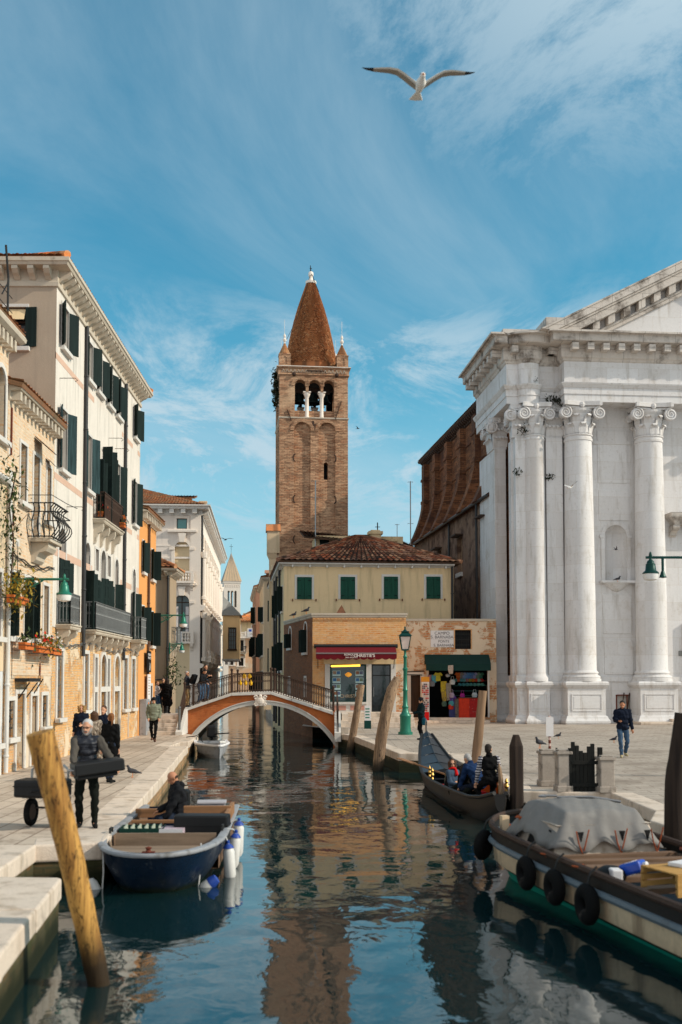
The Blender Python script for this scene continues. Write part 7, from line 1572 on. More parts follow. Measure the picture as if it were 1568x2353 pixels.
    def tyre(s,dz,lab,r=.245,lean=0):
        p=Vector(rg(s,-1)[2]); o=thing('tyre_fender',lab,'tyre',tuple(mw@(p+Vector((-.15,0,dz)))),ang,'old tyres hung along the cargo boat'); k=MB(); n,m=28,10; R_=r;q=.10
        nx=.85 if s<1 else 0
        k.t=Matrix.Rotation(-nx,4,'Z')@Matrix.Rotation(lean,4,'Y')
        vs=[(q*.85*math.cos(b_),(R_-.10+q*math.sin(b_))*math.cos(a_),(R_-.10+q*math.sin(b_))*math.sin(a_)) for a_ in [2*math.pi*i/n for i in range(n)] for b_ in [2*math.pi*j/m for j in range(m)]]
        k.add(vs,[(i*m+j,i*m+(j+1)%m,((i+1)%n)*m+(j+1)%m,((i+1)%n)*m+j) for i in range(n) for j in range(m)]); k.build('tyre_body','rubber',o,smooth=True)
        MB().tube([(0,0,R_-.05),(.05,0,R_+.12),(.14,0,.32-dz)],.014,5).build('rope','iron',o)
    tyre(.80,-.12,'dark tyre hanging at the very bow of the cargo boat',.25,.1); tyre(2.85,-.12,'tyre nearest the bow on the cream side of the cargo boat'); tyre(3.8,-.12,'middle tyre of the three on the cream side of the cargo boat'); tyre(4.75,-.14,'last and largest looking tyre on the cream side of the cargo boat',.26)
    # loose cargo
    def box_at(nm,lab,cat,u,v,z,sx,sy,sz,m,rz=0,**kw):
        o=tag(MB().box(-sx/2,sx/2,-sy/2,sy/2,0,sz).build(nm,m,None,bevel=kw.get('bevel',.01)),lab,cat,kw.get('group')); o.location=mw@Vector((u,v,z)); o.rotation_euler=(0,0,ang+rz); return o
    for i,(v,z,w_,L_) in enumerate(((-3.45,.60,.16,2.0),(-3.78,.58,.20,1.9),(-4.12,.50,.18,1.8),(-4.5,.42,.2,1.9))): box_at('plank',('long brown plank across the hold, topmost and nearest the cabin','thick brown beam across the hold, second from the cabin','third brown plank across the hold','lowest plank across the hold under the blue can')[i],'plank',.05*i,v,z,L_,w_,.08,'plank',.04*(i-1.5),group='planks in the cargo hold')
    o=thing('wooden_crate','yellow wooden slat crate in the hold at the right edge of the photo','crate',tuple(mw@Vector((.02,-5.05,.56))),ang+R(8)); k=MB()
    for i in range(3):
        for y in (-.33,.31): k.box(-.52,.52,y,y+.02,.02+i*.085,.085+i*.085)
    for x in (-.52,-.04,.46):
        for y in (-.355,.335): k.box(x,x+.08,y,y+.02,0,.275)
    for i in range(5): k.box(-.52,.52,-.33+i*.135,-.21+i*.135,.26,.277)
    k.build('slat_panel','crate_yellow',o)
    box_at('paper_bundle','white paper bundle lying on the yellow crate','paper',-.05,-4.95,.84,.35,.22,.05,'sign_white',.4)
    o=thing('plastic_can','bright blue plastic can tipped over in the hold beside the planks','can',tuple(mw@Vector((-.42,-4.35,.56))),ang+.6); k=MB(T(0,0,.16,0,R(70))); k.box(-.11,.11,-.08,.08,-.16,.16); k.build('can_body','bright_blue',o,bevel=.04); k=MB(T(0,0,.16,0,R(70))); k.lathe([(.04,.16),(.04,.21),(0,.22)],10); k.box(-.08,.08,-.085,.085,-.05,.05); k.build('cap_and_label','sign_white',o)
    o=tag(MB().ball((0,0,.12),.2,.24,.13,12).build('black_bag','black',smooth=True),'crumpled black bag beside the blue can in the hold','bag'); o.location=mw@Vector((-.68,-4.25,.50)); o=tag(MB().box(-.07,.07,-.1,.1,0,.14).build('white_carton','sign_white',bevel=.02),'small white carton next to the black bag in the hold','carton'); o.location=mw@Vector((-.72,-4.45,.60))
    for i,(u,v,z,lab) in enumerate(((-.72,-.75,.80,'tangle of orange rope at the bow of the cargo boat'),(-.70,-1.35,1.0,'bundle of orange rope at the front corner of the cabin'),(-1.1,-3.2,.74,'orange rope knotted on the rail beside the hold'),(-1.1,-4.2,.74,'orange rope on the rail beside the black bag'),(.98,-3.3,.74,'rust coloured rope heap behind the cabin'))):
        rr=random.Random(i); P=[((.05+.03*math.sin(j*.7))*math.cos(j*1.1)+.02*math.sin(j*.31),(.09+.03*math.cos(j*.5))*math.sin(j*1.1),.012+.05*abs(math.sin(j*.37))) for j in range(44)]; o=tag(MB().tube(P,.012,5).build('rope_coil','rope' if i<4 else 'rust'),lab,'rope','ropes on the cargo boat'); o.location=mw@Vector((u,v,z-.05)); o.rotation_euler=(0,0,ang)
    return mw
CARGO=cargo_boat()
# ================================================================ people and birds
DG=bpy.context.evaluated_depsgraph_get
from mathutils import noise as NZ
def solid(mb,name,mats,par,vox=.014,smooth=4):
    """one continuous skin over overlapping limbs"""
    me=bpy.data.meshes.new(name); me.from_pydata(mb.v,[],mb.f); o=bpy.data.objects.new(name,me); COL.objects.link(o)
    r=o.modifiers.new('r','REMESH'); r.mode='VOXEL'; r.voxel_size=vox; s=o.modifiers.new('s','SMOOTH'); s.iterations=smooth; s.factor=.5
    dg=DG(); dg.update(); n=bpy.data.meshes.new_from_object(o.evaluated_get(dg)); bpy.data.objects.remove(o); bpy.data.meshes.remove(me)
    if name in('jacket','sleeves','trousers'):     # folds in the cloth
        c=np.empty(len(n.vertices)*3,'f'); n.vertices.foreach_get('co',c); c=c.reshape(-1,3); nn=np.empty(len(n.vertices)*3,'f'); n.vertices.foreach_get('normal',nn); nn=nn.reshape(-1,3); x,y,z=c.T; q=len(c)*.013
        w=np.sin(x*13+q)*1.3+np.sin(y*11-z*7)*1.1; d=.006*np.sin(z*27+w*1.6+x*9)+.005*np.sin(z*47-x*31+w)+.004*np.sin(x*38+y*29+z*15+w*2); n.vertices.foreach_set('co',(c+nn*d[:,None]).ravel())
    n.name=name; n.materials.clear(); n.materials.append(M[mats] if isinstance(mats,str) else mats); n.polygons.foreach_set('use_smooth',[True]*len(n.polygons)); boxuv(n)
    q=bpy.data.objects.new(name,n); COL.objects.link(q); q.parent=par; return q
def ik(a,b,l1,l2,bend):
    a=Vector(a);b=Vector(b);d=b-a;L=min(d.length,(l1+l2)*.999); d.normalize(); x=(l1*l1-l2*l2+L*L)/(2*L); h=math.sqrt(max(l1*l1-x*x,0)); bd=Vector(bend); bd=bd-d*bd.dot(d)
    if bd.length<1e-4: bd=d.orthogonal()
    return a+d*x+bd.normalized()*h, a+d*L
def cloth(name,c,var=.18,bs=24,fold=.35): return mat(name,c,.9,var,3.5,.1,30,fold,bs,spec=.1)
for k,c in dict(navy=(.008,.012,.024),black_cloth=(.006,.006,.0065),charcoal=(.013,.0135,.016),sweater=(.085,.075,.064),olive=(.17,.17,.115),jeans=(.045,.085,.145),dark_jeans=(.018,.026,.045),khaki=(.30,.20,.09),cream_jacket=(.60,.49,.44),red_wool=(.55,.012,.012),blue_jacket=(.012,.03,.085),denim_coat=(.055,.085,.13),dark_teal=(.004,.013,.016),teal_bag=(.008,.06,.09),dark_trousers=(.008,.010,.008),shoe_black=(.012,.012,.012),shoe_brown=(.10,.045,.03),shoe_pale=(.40,.34,.20),white_shoe=(.5,.48,.45)).items(): M[k]=cloth(k,c)
for k,c in dict(skin=(.56,.29,.18),skin_tan=(.45,.20,.11),hair_grey=(.36,.35,.34),hair_white=(.52,.51,.50),hair_brown=(.075,.035,.018),hair_dark=(.018,.012,.009),hair_blond=(.30,.17,.06),hair_auburn=(.20,.075,.022),beard=(.30,.27,.25)).items(): M[k]=mat(k,c,.6 if 'skin' in k else .75,.1,9,.1,60,.1 if 'skin' in k else .5,140,spec=.3)
def furmat():
    t=NT('striped_fur'); n=t.noise(3,4,.6,t.co('Object',(7,7,1.2))); col=t.mix(t.ramp(n,.40,.60),(.46,.38,.30),(.10,.07,.05)); t.setv('Base Color',col); t.setv('Roughness',.95); t.setv('Normal',t.bump(t.noise(60,4),.8,.03)); M['fur']=t.m
    t=NT('striped_jersey'); sp=t.n.new('ShaderNodeSeparateXYZ'); t.l.new(t.co(),sp.inputs[0]); s=t.math('SINE',t.math('MULTIPLY',sp.outputs[2],105)); col=t.mix(t.ramp(s,-.15,.15),(.022,.022,.045),(.50,.48,.50)); t.setv('Base Color',col); t.setv('Roughness',.9); M['jersey']=t.m
    t=NT('quilted_navy'); sp=t.n.new('ShaderNodeSeparateXYZ'); t.l.new(t.co(),sp.inputs[0]); s=t.math('ABSOLUTE',t.math('SINE',t.math('MULTIPLY',sp.outputs[2],38))); t.setv('Base Color',vary(t,(.009,.011,.019),.2,4,.1,30)); t.setv('Roughness',.55); t.setv('Normal',t.bump(t.math('ADD',s,t.math('MULTIPLY',t.noise(22,3),.6)),.5,.02)); M['quilted']=t.m
    t=NT('quilted_olive'); sp=t.n.new('ShaderNodeSeparateXYZ'); t.l.new(t.co(),sp.inputs[0]); s=t.math('ABSOLUTE',t.math('SINE',t.math('MULTIPLY',sp.outputs[2],34))); t.setv('Base Color',vary(t,(.17,.18,.125),.15,4,.1,30)); t.setv('Roughness',.8); t.setv('Normal',t.bump(s,.3,.02)); M['quilted_olive']=t.m
furmat()
def hand(mb,p,fwd,up,side,curl=.6,s=1.0):
    """palm and five fingers; fwd along the fingers, up = back of the hand, side = thumb side"""
    f=Vector(fwd).normalized(); u=Vector(up); u=(u-f*u.dot(f)).normalized(); w=f.cross(u); w=w if w.dot(Vector(side))>0 else -w; p=Vector(p)
    mb.cap(p,p+f*.045*s,.026*s,.036*s,8,.55); mb.cap(p+f*.05*s-w*.022*s,p+f*.05*s+w*.022*s,.020*s,.020*s,8)
    for i,(o,l) in enumerate(((.030,.068),(.010,.076),(-.011,.070),(-.031,.055))):
        a=p+f*.075*s+w*o*s; c1=curl*.7; d1=(f*math.cos(c1)-u*math.sin(c1)); b=a+d1*l*.5*s; c2=curl*1.7; d2=(f*math.cos(c2)-u*math.sin(c2)); e=b+d2*l*.5*s
        mb.cap(a,b,.0095*s,.009*s,6); mb.cap(b,e,.009*s,.0078*s,6)
    a=p+f*.012*s+w*.03*s; b=a+(w*.75+f*.6-u*.25)*.038*s; mb.cap(a,b,.012*s,.0105*s,6); mb.cap(b,b+(f*.8-u*.5+w*.1)*.034*s,.0105*s,.009*s,6)
def person(label,loc,rz,h=1.74,hl=None,hr=None,fl=(.10,0,.0),fr=(-.10,0,.0),lean=0,side=0,yaw=0,nod=0,pelv=None,top='black_cloth',sleeve=None,legs='dark_trousers',shoe='shoe_black',hair='hair_brown',style='short',skin='skin',hem=.84,puff=0.0,hood=None,scarf=None,beard=None,glasses=False,vox=.016,hat=None,fem=False,group=None,collar=True,curl=.5,elbow=(0,1,-.3),up=(0,-1,.3),sit=False):
    s=h/1.75; o=thing('person',label,'person',loc,rz,group); V=lambda *a:Vector(a)*s
    sw=.165 if fem else .188; pz=.95 if pelv is None else pelv
    pel=V(0,0,pz); A=Matrix.Rotation(R(lean),4,'X')@Matrix.Rotation(R(side),4,'Y'); tp=lambda x,y,z:pel+(A@V(x,y,z))
    waist=tp(0,0,.14); chest=tp(0,-.005,.34); neck=tp(0,.005,.53); sh=[tp(sx*sw,.0,.47) for sx in (1,-1)]
    hm=Matrix.Rotation(R(yaw),4,'Z')@Matrix.Rotation(R(nod),4,'X'); hc=neck+(A@V(0,-.015,.135)); H=lambda x,y,z:hc+(A@(hm@V(x,y,z)))
    hips=[pel+V(sx*.088,0,-.02) for sx in (1,-1)]; feet=[V(*fl),V(*fr)]
    knees=[];ank=[]
    for i in (0,1): k,a=ik(hips[i],feet[i]+V(0,.03,.085),.44*s,.43*s,(.25*(1-2*i),-1,0)); knees.append(k); ank.append(a)
    dh=[(.23,.02,.80 if pelv is None else pz-.1),(-.23,.02,.80 if pelv is None else pz-.1)]; hands=[V(*(hl or dh[0])),V(*(hr or dh[1]))]; elb=[];wr=[]
    for i in (0,1): e,w=ik(sh[i],hands[i],.285*s,.26*s,(elbow[0]*(1-2*i)+.35*(1-2*i),elbow[1],elbow[2])); elb.append(e); wr.append(w)
    # body: one continuous skin
    b=MB()
    b.ball(H(0,.008,.04),.076*s,.094*s,.095*s,14,m=A.to_3x3().to_4x4()@hm); b.ball(H(0,-.018,-.025),.060*s,.075*s,.085*s,12,m=A.to_3x3().to_4x4()@hm); b.cap(H(0,-.05,-.085),H(0,-.058,-.07),.034*s,.03*s)
    b.cap(H(0,-.088,.028),H(0,-.108,-.018),.009*s,.0165*s,8); b.cap(H(-.018,-.099,-.02),H(.018,-.099,-.02),.011*s,.011*s,6)
    b.cap(H(-.038,-.080,.038),H(.038,-.080,.038),.014*s,.014*s,6); b.cap(H(-.024,-.086,-.052),H(.024,-.086,-.052),.0095*s,.0095*s,6)
    for sx in (1,-1): b.ball(H(sx*.078,.012,.005),.012*s,.022*s,.032*s,8)
    b.cap(neck-(A@V(0,0,.06)),H(0,.02,-.05),.052*s,.050*s)
    b.cap(chest,pel,.10*s,.10*s); b.cap(sh[0],sh[1],.05*s)
    for i in (0,1):
        b.cap(sh[i],elb[i],.042*s,.036*s); b.cap(elb[i],wr[i],.036*s,.026*s); b.cap(hips[i],knees[i],.07*s,.05*s); b.cap(knees[i],ank[i],.05*s,.034*s); b.cap(ank[i],feet[i]+V(0,-.04,.05),.030*s,.022*s)
        d=(wr[i]-elb[i]).normalized(); hand(b,wr[i]+d*.02*s,d,up,(-(1-2*i),-.4,.2),curl,s)
    bd=solid(b,'body',skin,o,min(vox,.0085 if vox<.012 else .013),2)
    e=MB()
    for sx in (1,-1): e.ball(H(sx*.031,-.086,.022),.0115*s,.007*s,.007*s,8)
    e.build('eye','hair_dark',bd)
    e=MB(); e.cap(H(-.022,-.094,-.052),H(.022,-.094,-.052),.0042*s,n=6); e.build('mouth',mat('lip',(.32,.10,.08),.6) if 'lip' not in bpy.data.materials else bpy.data.materials['lip'],bd)
    # jacket
    p=puff; j=MB()
    j.cap(tp(-.07,0,.40),tp(.07,0,.40),(.115+p)*s,n=14,fl=1); j.cap(tp(-.055,0,.30),tp(.055,0,.30),(.118+p)*s,n=14); j.cap(tp(-.045,0,.14),tp(.045,0,.14),((.105 if fem else .112)+p)*s,n=14); j.cap(tp(-.06,0,.0),tp(.06,0,.0),(.118+p)*s,n=14)
    j.cap(sh[0]*.96+chest*.04,sh[1]*.96+chest*.04,(.066+p*.6)*s)
    if collar: j.cap(neck-(A@V(0,.0,.035)),neck+(A@V(0,.01,.035)),(.072+p*.4)*s,(.068+p*.3)*s)
    if hem<.80: 
        for sx in (1,-1): 
            q=hips[0 if sx>0 else 1]; kn=knees[0 if sx>0 else 1]; f=min(1,(pz-hem)/.46); j.cap(q,q.lerp(kn,f),(.118+p)*s,(.125+p)*s,12)
        j.cap(pel,pel.lerp((knees[0]+knees[1])/2,min(1,(pz-hem)/.46)),(.12+p)*s,(.12+p)*s,12)
    sl=j if not sleeve else MB()
    for i in (0,1): sl.cap(sh[i],elb[i],(.066+p*.8)*s,(.055+p*.7)*s,12); sl.cap(elb[i],elb[i].lerp(wr[i],.93 if sleeve!='sweater' else .74),(.054+p*.7)*s,(.042+p*.5)*s,12)
    if hood: 
        if hood=='up': j.ball(H(0,.03,.04),.108*s,.112*s,.13*s,12)
        else: j.ball(tp(0,.10,.50),.10*s,.07*s,.085*s,10); j.cap(tp(-.08,.02,.53),tp(.08,.02,.53),.045*s,n=8)
    solid(j,'jacket',top,o,vox); 
    if sleeve: solid(sl,'sleeves',sleeve,o,vox)
    # trousers and shoes
    t=MB(); t.cap(hips[0],hips[1],.115*s,n=12); t.cap(pel+V(0,0,.05),pel,.125*s,n=12)
    for i in (0,1): t.cap(hips[i],knees[i],.098*s,.070*s,12); t.cap(knees[i],ank[i]+V(0,0,.02),.070*s,.055*s,12)
    solid(t,'trousers',legs,o,vox)
    for i in (0,1):
        q=MB(); yw=.03*(1-2*i); q.cap(ank[i]+V(0,.02,-.04),ank[i]+V(yw*.5,-.06,-.045),.045*s,.044*s); q.cap(ank[i]+V(yw*.5,-.06,-.045),ank[i]+V(yw,-.17,-.055),.044*s,.034*s); q.cap(ank[i],ank[i]+V(0,0,.03),.05*s,.05*s); solid(q,'shoe',shoe,o,.012,2)
    # hair
    q=MB(); hm4=A.to_3x3().to_4x4()@hm
    if style!='bald':
        q.ball(H(0,.022,.062),.083*s,.092*s,.086*s,14,m=hm4)
        q.ball(H(0,.05,.01),.078*s,.066*s,.09*s,12,m=hm4)
    else: q.cap(H(-.07,.045,.0),H(.07,.045,.0),.024*s,n=8); q.cap(H(-.06,.075,.0),H(.06,.075,.0),.022*s,n=8)
    rr=random.Random(len(label))
    if style in('long','curly'):
        for i in range(26 if style=='curly' else 14):
            a=rr.uniform(.15*math.pi,1.9*math.pi)+.5*math.pi-.02; 
            ang=-math.pi/2+.75+(2*math.pi-1.5)*i/(25 if style=='curly' else 13); x,y=.088*math.cos(ang),.095*math.sin(ang)+.012
            if style=='curly':
                for z in (.07,.01,-.06): q.ball(H(x*1.12+rr.uniform(-.01,.01),y*1.1,z+rr.uniform(-.02,.02)),.034*s,.034*s,.036*s,8)
            else: q.cap(H(x,y,.06),H(x*1.05,y*1.02+.01,-.13+rr.uniform(-.02,.02)),.026*s,.02*s,8)
    if style=='pony': q.ball(H(0,.115,.06),.03*s,.03*s,.03*s,8); q.cap(H(0,.13,.05),H(.01,.15,-.10),.03*s,.02*s,8); q.cap(H(.01,.15,-.10),H(.015,.145,-.17),.02*s,.008*s,8)
    if style=='updo': q.ball(H(0,.10,.09),.05*s,.05*s,.045*s,10)
    solid(q,'hair',hair,o,.009,2)
    if beard: q=MB(); q.cap(H(-.042,-.042,-.06),H(0,-.070,-.092),.022*s,.026*s); q.cap(H(.042,-.042,-.06),H(0,-.070,-.092),.022*s,.026*s); q.cap(H(-.03,-.088,-.038),H(.03,-.088,-.038),.010*s,n=6); q.cap(H(-.07,-.01,.0),H(-.05,-.04,-.055),.018*s,.024*s); q.cap(H(.07,-.01,.0),H(.05,-.04,-.055),.018*s,.024*s); solid(q,'beard',beard,o,.008,2)
    if glasses:
        q=MB()
        for sx in (1,-1): q.tube([H(sx*.033+.024*math.cos(k),-.100,.022+.018*math.sin(k)) for k in np.linspace(0,6.283,13)],.0032*s,5); q.tube([H(sx*.057,-.098,.028),H(sx*.078,.0,.022)],.003*s,5)
        q.tube([H(-.01,-.102,.025),H(.01,-.102,.025)],.003*s,5); q.build('glasses','black',o)
    elif glasses is None: pass
    if hat=='sun': 
        q=MB()
        for sx in (1,-1): q.ball(H(sx*.033,-.094,.022),.028*s,.010*s,.022*s,8)
        q.build('sunglasses','black',o)
    if hat=='beanie': q=MB(); q.ball(H(0,.012,.085),.09*s,.104*s,.082*s,14,m=hm4); q.cap(H(-.0,.012,.05),H(0,.012,.06),.098*s,n=14); solid(q,'hat','charcoal',o,.012,2)
    if scarf: q=MB(); q.tube([neck+(A@V(.075*math.cos(k),.075*math.sin(k)-.01,.03+.015*math.sin(2*k))) for k in np.linspace(0,6.283,14)],.034*s,8); q.cap(tp(.02,-.10,.50),tp(.0,-.13,.40),.04*s,.05*s); solid(q,'scarf',scarf,o,.012,2)
    return o
E_=lambda x,y,Y:at(x,y,Y)
# man handing over the case
MAN=person('grey haired man with glasses in a navy quilted vest holding a flat black case',(-4.14,17.95,PAVE),R(10),1.84,hl=(.47,-.30,.98),hr=(-.20,-.42,.93),fl=(.13,-.06,0),fr=(-.11,.06,0),lean=4,yaw=-16,nod=6,top='quilted',sleeve='sweater',legs='dark_trousers',hair='hair_white',style='short',beard='beard',glasses=True,vox=.010,hem=.80,curl=.9,up=(0,-.3,1),puff=.012)
c=thing('instrument_case','flat black hard case carried by the man in the navy vest','case',(-3.87,17.52,1.62),R(24)); k=MB(T(0,0,0,0,0,R(-6)));
P=[(-.42,.0),(.40,.0),(.42,.14),(.30,.22)] 
k.box(-.40,.42,-.26,.24,.0,.20); k.build('case_body','black_case',c,bevel=.025); k=MB(T(0,0,0,0,0,R(-6))); k.box(-.36,.30,-.20,.2,-.07,.0); k.build('case_base','black',c,bevel=.02); k=MB(T(0,0,0,0,0,R(-6))); k.tube([(-.40,-.13,.10),(-.46,-.13,.10),(-.46,.09,.10),(-.40,.09,.10)],.014,6); k.box(-.412,-.40,.12,.2,.02,.09); k.build('handle','chrome',c)
person('woman with curly blond hair in a black jacket, nearest the barred window',(-7.8,33,PAVE),R(6),1.74,hl=(.05,-.2,1.12),hr=(-.24,-.02,.9),fem=True,hair='hair_blond',style='curly',top='navy',legs='black_cloth',hem=.7,puff=.01)
person('woman in a striped fur coat seen from behind with her brown head bent',(-6.37,28.4,PAVE),R(165),1.68,fem=True,hair='hair_brown',style='long',top='fur',legs='dark_jeans',hem=.55,puff=.03,nod=-18,yaw=20)
person('man in an open navy jacket facing the fur coat woman',(-6.5,30.2,PAVE),R(-6),1.78,hair='hair_brown',top='navy',legs='dark_jeans',yaw=-8,nod=6)
person('woman with a red ponytail in a long black coat walking away along the quay',(-5.36,25.7,PAVE),R(168),1.70,hl=(-.23,0,.8) and None,fem=True,hair='hair_auburn',style='pony',top='black_cloth',legs='dark_jeans',hem=.62,puff=.014,yaw=38,fl=(.09,-.12,0),fr=(-.09,.14,.02))
person('person in an olive padded jacket and dark beanie walking toward the viewer',(-7.2,43,PAVE),R(8),1.80,hl=(.22,-.10,.95),hr=(-.22,-.10,.95),fl=(.04,-.16,0),fr=(-.06,.22,.05),top='quilted_olive',legs='black_cloth',shoe='shoe_brown',hat='beanie',hair='hair_dark',puff=.035,nod=18,hem=.84)
zl=1.5
person('woman in a cream jacket with her hair up at the head of the bridge steps',(-8.72,53,zl),R(70),1.62,hl=(.1,-.2,1.3),fem=True,hair='hair_auburn',style='updo',top='cream_jacket',legs='jeans',hem=.8)
person('man in dark glasses and black jacket at the top of the bridge steps',(-8.5,53.6,zl),R(0),1.78,hair='hair_dark',top='black_cloth',legs='black_cloth',hat='sun')
person('person in a long black coat with back turned on the bridge steps',(-8.18,52.8,zl),R(175),1.74,hair='hair_dark',style='long',top='black_cloth',legs='black_cloth',hem=.5,puff=.03,fem=True)
person('grey haired man in a navy quilted jacket and khaki trousers on the bridge end',(-7.02,51.6,1.86),R(80),1.76,hair='hair_grey',top='quilted',legs='khaki',hat='sun',puff=.01,hl=(.2,-.1,.9))
person('young man leaning on the bridge railing with a dark rucksack',(-6.35,51.5,2.02),R(62),1.74,lean=22,hl=(.15,-.45,1.05),hr=(-.15,-.45,1.02),hair='hair_dark',top='charcoal',legs='jeans',shoe='white_shoe',nod=20)
bp=thing('rucksack','dark rucksack on the back of the young man at the railing','bag',(-6.62,51.42,3.22),R(62)); k=MB(T(0,0,0,0,R(22))); k.box(-.16,.16,-.03,.15,-.26,.22); k.box(-.13,.13,.15,.2,-.22,.05); k.build('bag_body','charcoal',bp,bevel=.05)
person('dark haired man in a black jumper and jeans higher up on the bridge',(-6.2,52.5,2.14),R(40),1.80,hl=(.12,-.3,1.2),hr=(-.1,-.32,1.2),hair='hair_dark',top='black_cloth',legs='jeans',yaw=-10)
# boatman sits in the navy boat
q=BLUE@Vector((.02,4.2,0)); person('bald boatman in a black hooded jacket sitting in the navy boat',(q.x,q.y,.10),R(-72),1.76,pelv=.60,fl=(.16,-.45,.0),fr=(-.12,-.42,.0),hl=(.22,-.34,.56),hr=(-.15,-.40,.66),lean=14,nod=22,skin='skin_tan',hair='hair_dark',style='bald',top='charcoal',legs='dark_jeans',hood='down',puff=.03,vox=.012,hem=.56)
# in the gondola
person('woman with dark glasses and a bright red scarf sitting in the gondola',(3.10,26.1,.10),R(42),1.66,pelv=.36,hl=(.09,-.26,.52),hr=(-.09,-.26,.52),yaw=-38,fl=(.10,-.26,.06),fr=(-.08,-.26,.06),fem=True,hair='hair_brown',style='long',top='denim_coat',scarf='red_wool',hat='sun',vox=.013,nod=4,lean=-6)
person('woman with dark hair in black beside the red scarf woman in the gondola',(3.24,25.4,.08),R(40),1.62,pelv=.36,hl=(.09,-.26,.52),hr=(-.09,-.26,.52),yaw=-30,fl=(.10,-.26,.06),fr=(-.08,-.26,.06),fem=True,hair='hair_dark',style='long',top='black_cloth',vox=.013,nod=14,lean=4)
person('grey haired man in a dark blue jacket bending over the gondola seats',(3.58,25.0,.05),R(-140),1.74,pelv=.66,fl=(.14,-.35,.0),fr=(-.14,-.2,.0),lean=34,hl=(.2,-.5,.5),hr=(-.2,-.5,.45),hair='hair_grey',top='blue_jacket',legs='navy',vox=.013,puff=.02)
person('gondolier in a dark vest and striped sleeves seen from behind',(3.68,24.1,.16),R(188),1.76,pelv=.72,fl=(.14,-.3,.0),fr=(-.14,-.2,.0),lean=6,hl=(.27,-.2,.62),hr=(-.29,-.16,.6),hair='hair_dark',top='black_cloth',sleeve='jersey',legs='black_cloth',vox=.013,yaw=-35,puff=.01)
# campo
person('man in a dark hooded jacket looking at his phone beside the green lamp post',(3.9,44.3,PAVE),R(-80),1.78,hl=(.1,-.36,1.12),hr=(-.08,-.34,1.10),hair='hair_dark',top='dark_teal',legs='black_cloth',nod=22,hat='beanie',puff=.02,hem=.8)
k=tag(MB().box(-.045,.045,-.10,.10,0,.16).build('shoulder_bag','teal_bag',bevel=.03),'teal bag at the hip of the man by the lamp post','bag'); k.location=(3.98,44.1,1.28); k.scale=(2,1.5,2)
person('man in a navy jacket and jeans walking across the square with a phone in hand',(9.6,34.3,PAVE),R(-6),1.84,hr=(-.17,-.30,1.14),hl=(.30,.02,.84),fl=(.10,.12,.03),fr=(-.07,-.18,.0),hair='hair_dark',skin='skin_tan',top='navy',legs='jeans',shoe='shoe_pale',nod=18,yaw=-12,hood='down',puff=.025,vox=.014)
p=tag(MB().box(-.035,.035,-.006,.006,-.07,.07).build('phone','black',bevel=.004),'black phone in the hand of the man walking across the square','phone'); p.location=(9.42,33.93,1.86); p.rotation_euler=(R(50),0,0)
# ---------------------------------------------------------------- birds
def gull(label,loc,rz,span=1.4,up=.15,droop=.0,name='seagull',dark=False,pitch=0,fold=0,asym=0):
    o=thing(name,label,'bird',loc,rz); s=span/1.4; o.rotation_euler=(R(pitch),0,rz); b=MB(); w='pigeon' if dark else 'feather_white'
    b.cap((0,.10*s,0),(0,-.07*s,.0),.045*s,.062*s,14); b.cap((0,-.07*s,0),(0,-.16*s,.012*s),.058*s,.036*s,12); b.ball((0,-.195*s,.02*s),.036*s,.045*s,.036*s,12); b.cap((0,.10*s,0),(0,.22*s,.0),.044*s,.018*s,12); bd=solid(b,'body',w,o,.009*s,3)
    t=MB(); pts=[(-.03,.18),(.03,.18),(.085,.36),(.0,.375),(-.085,.36)]; t.slab([(x*s,y*s) for x,y in pts],-.006*s,.006*s); t.build('tail',w,bd)
    k=MB(); k.cap((0,-.235*s,.016*s),(0,-.285*s,.0),.012*s,.005*s,8); k.build('beak','beak' if not dark else 'black',bd)
    k=MB(); 
    for sx in (1,-1): k.ball((sx*.031*s,-.213*s,.03*s),.007*s)
    k.build('eye','black',bd)
    for sx in (1,-1):
        # span stations: (fraction, height, sweep, chord)
        st=[(0,.015,-.02,.17),(.12,.06,-.04,.175),(.25,.11,-.065,.17),(.38,.15,-.08,.155),(.52,.17+up*.02,-.06,.14),(.66,.18+up*.07,-.02,.12),(.80,.195+up*.12,.035,.09),(.92,.21+up*.18,.085,.05),(1.0,.225+up*.22,.12,.010)]
        gx=lambda f:sx*(.03+.67*f*(1-.04*up))*s
        rows=[]
        for f,z,y,c in st:
            z=(z-droop*f)*s; th=.020*(1-f)+.004; row=[]
            for q,hh in ((0,0),(.18,1),(.5,.8),(1,0.05),(.5,-.25),(.18,-.7)): row.append((gx(f),(y+c*q)*s,z+th*hh*s-.03*q*c*s))
            rows.append(row)
        for nm,a,c,m in (('wing',0,6,w),('wing_tip',6,8,'feather_black' if not dark else 'pigeon')):
            k=MB(); n=6
            for i in range(a,c):
                base=len(k.v); k.v+=rows[i]+rows[i+1]
                for j in range(n): k.f.append((base+j,base+(j+1)%n,base+n+(j+1)%n,base+n+j)); k.mi.append(1 if (nm=='wing' and j in (3,4) and not dark) else 0)
            k.build(nm,[m,'feather_grey'],bd,smooth=True)
    return o
p=at(966,196,13.2); gull('large white gull with spread wings gliding high over the canal',(p.x,p.y,p.z),R(4),1.50,.1,pitch=4)
p=at(823,985,60); gull('small dark bird flying right of the brick bell tower',tuple(p),R(70),.55,.1,name='pigeon',dark=True)
p=at(519,1240,75); gull('distant gull silhouette beside the white palace cornice',tuple(p),R(20),1.3,-.1,droop=.10,name='seagull',dark=True)
p=at(1311,1120,50); gull('white gull flying in front of the nearest church column',tuple(p),R(-60),1.0,.4,name='seagull',pitch=20)
p=at(1416,1263,58.5); gull('grey pigeon flapping inside the church niche',tuple(p),R(90),.6,.9,name='pigeon',dark=True)
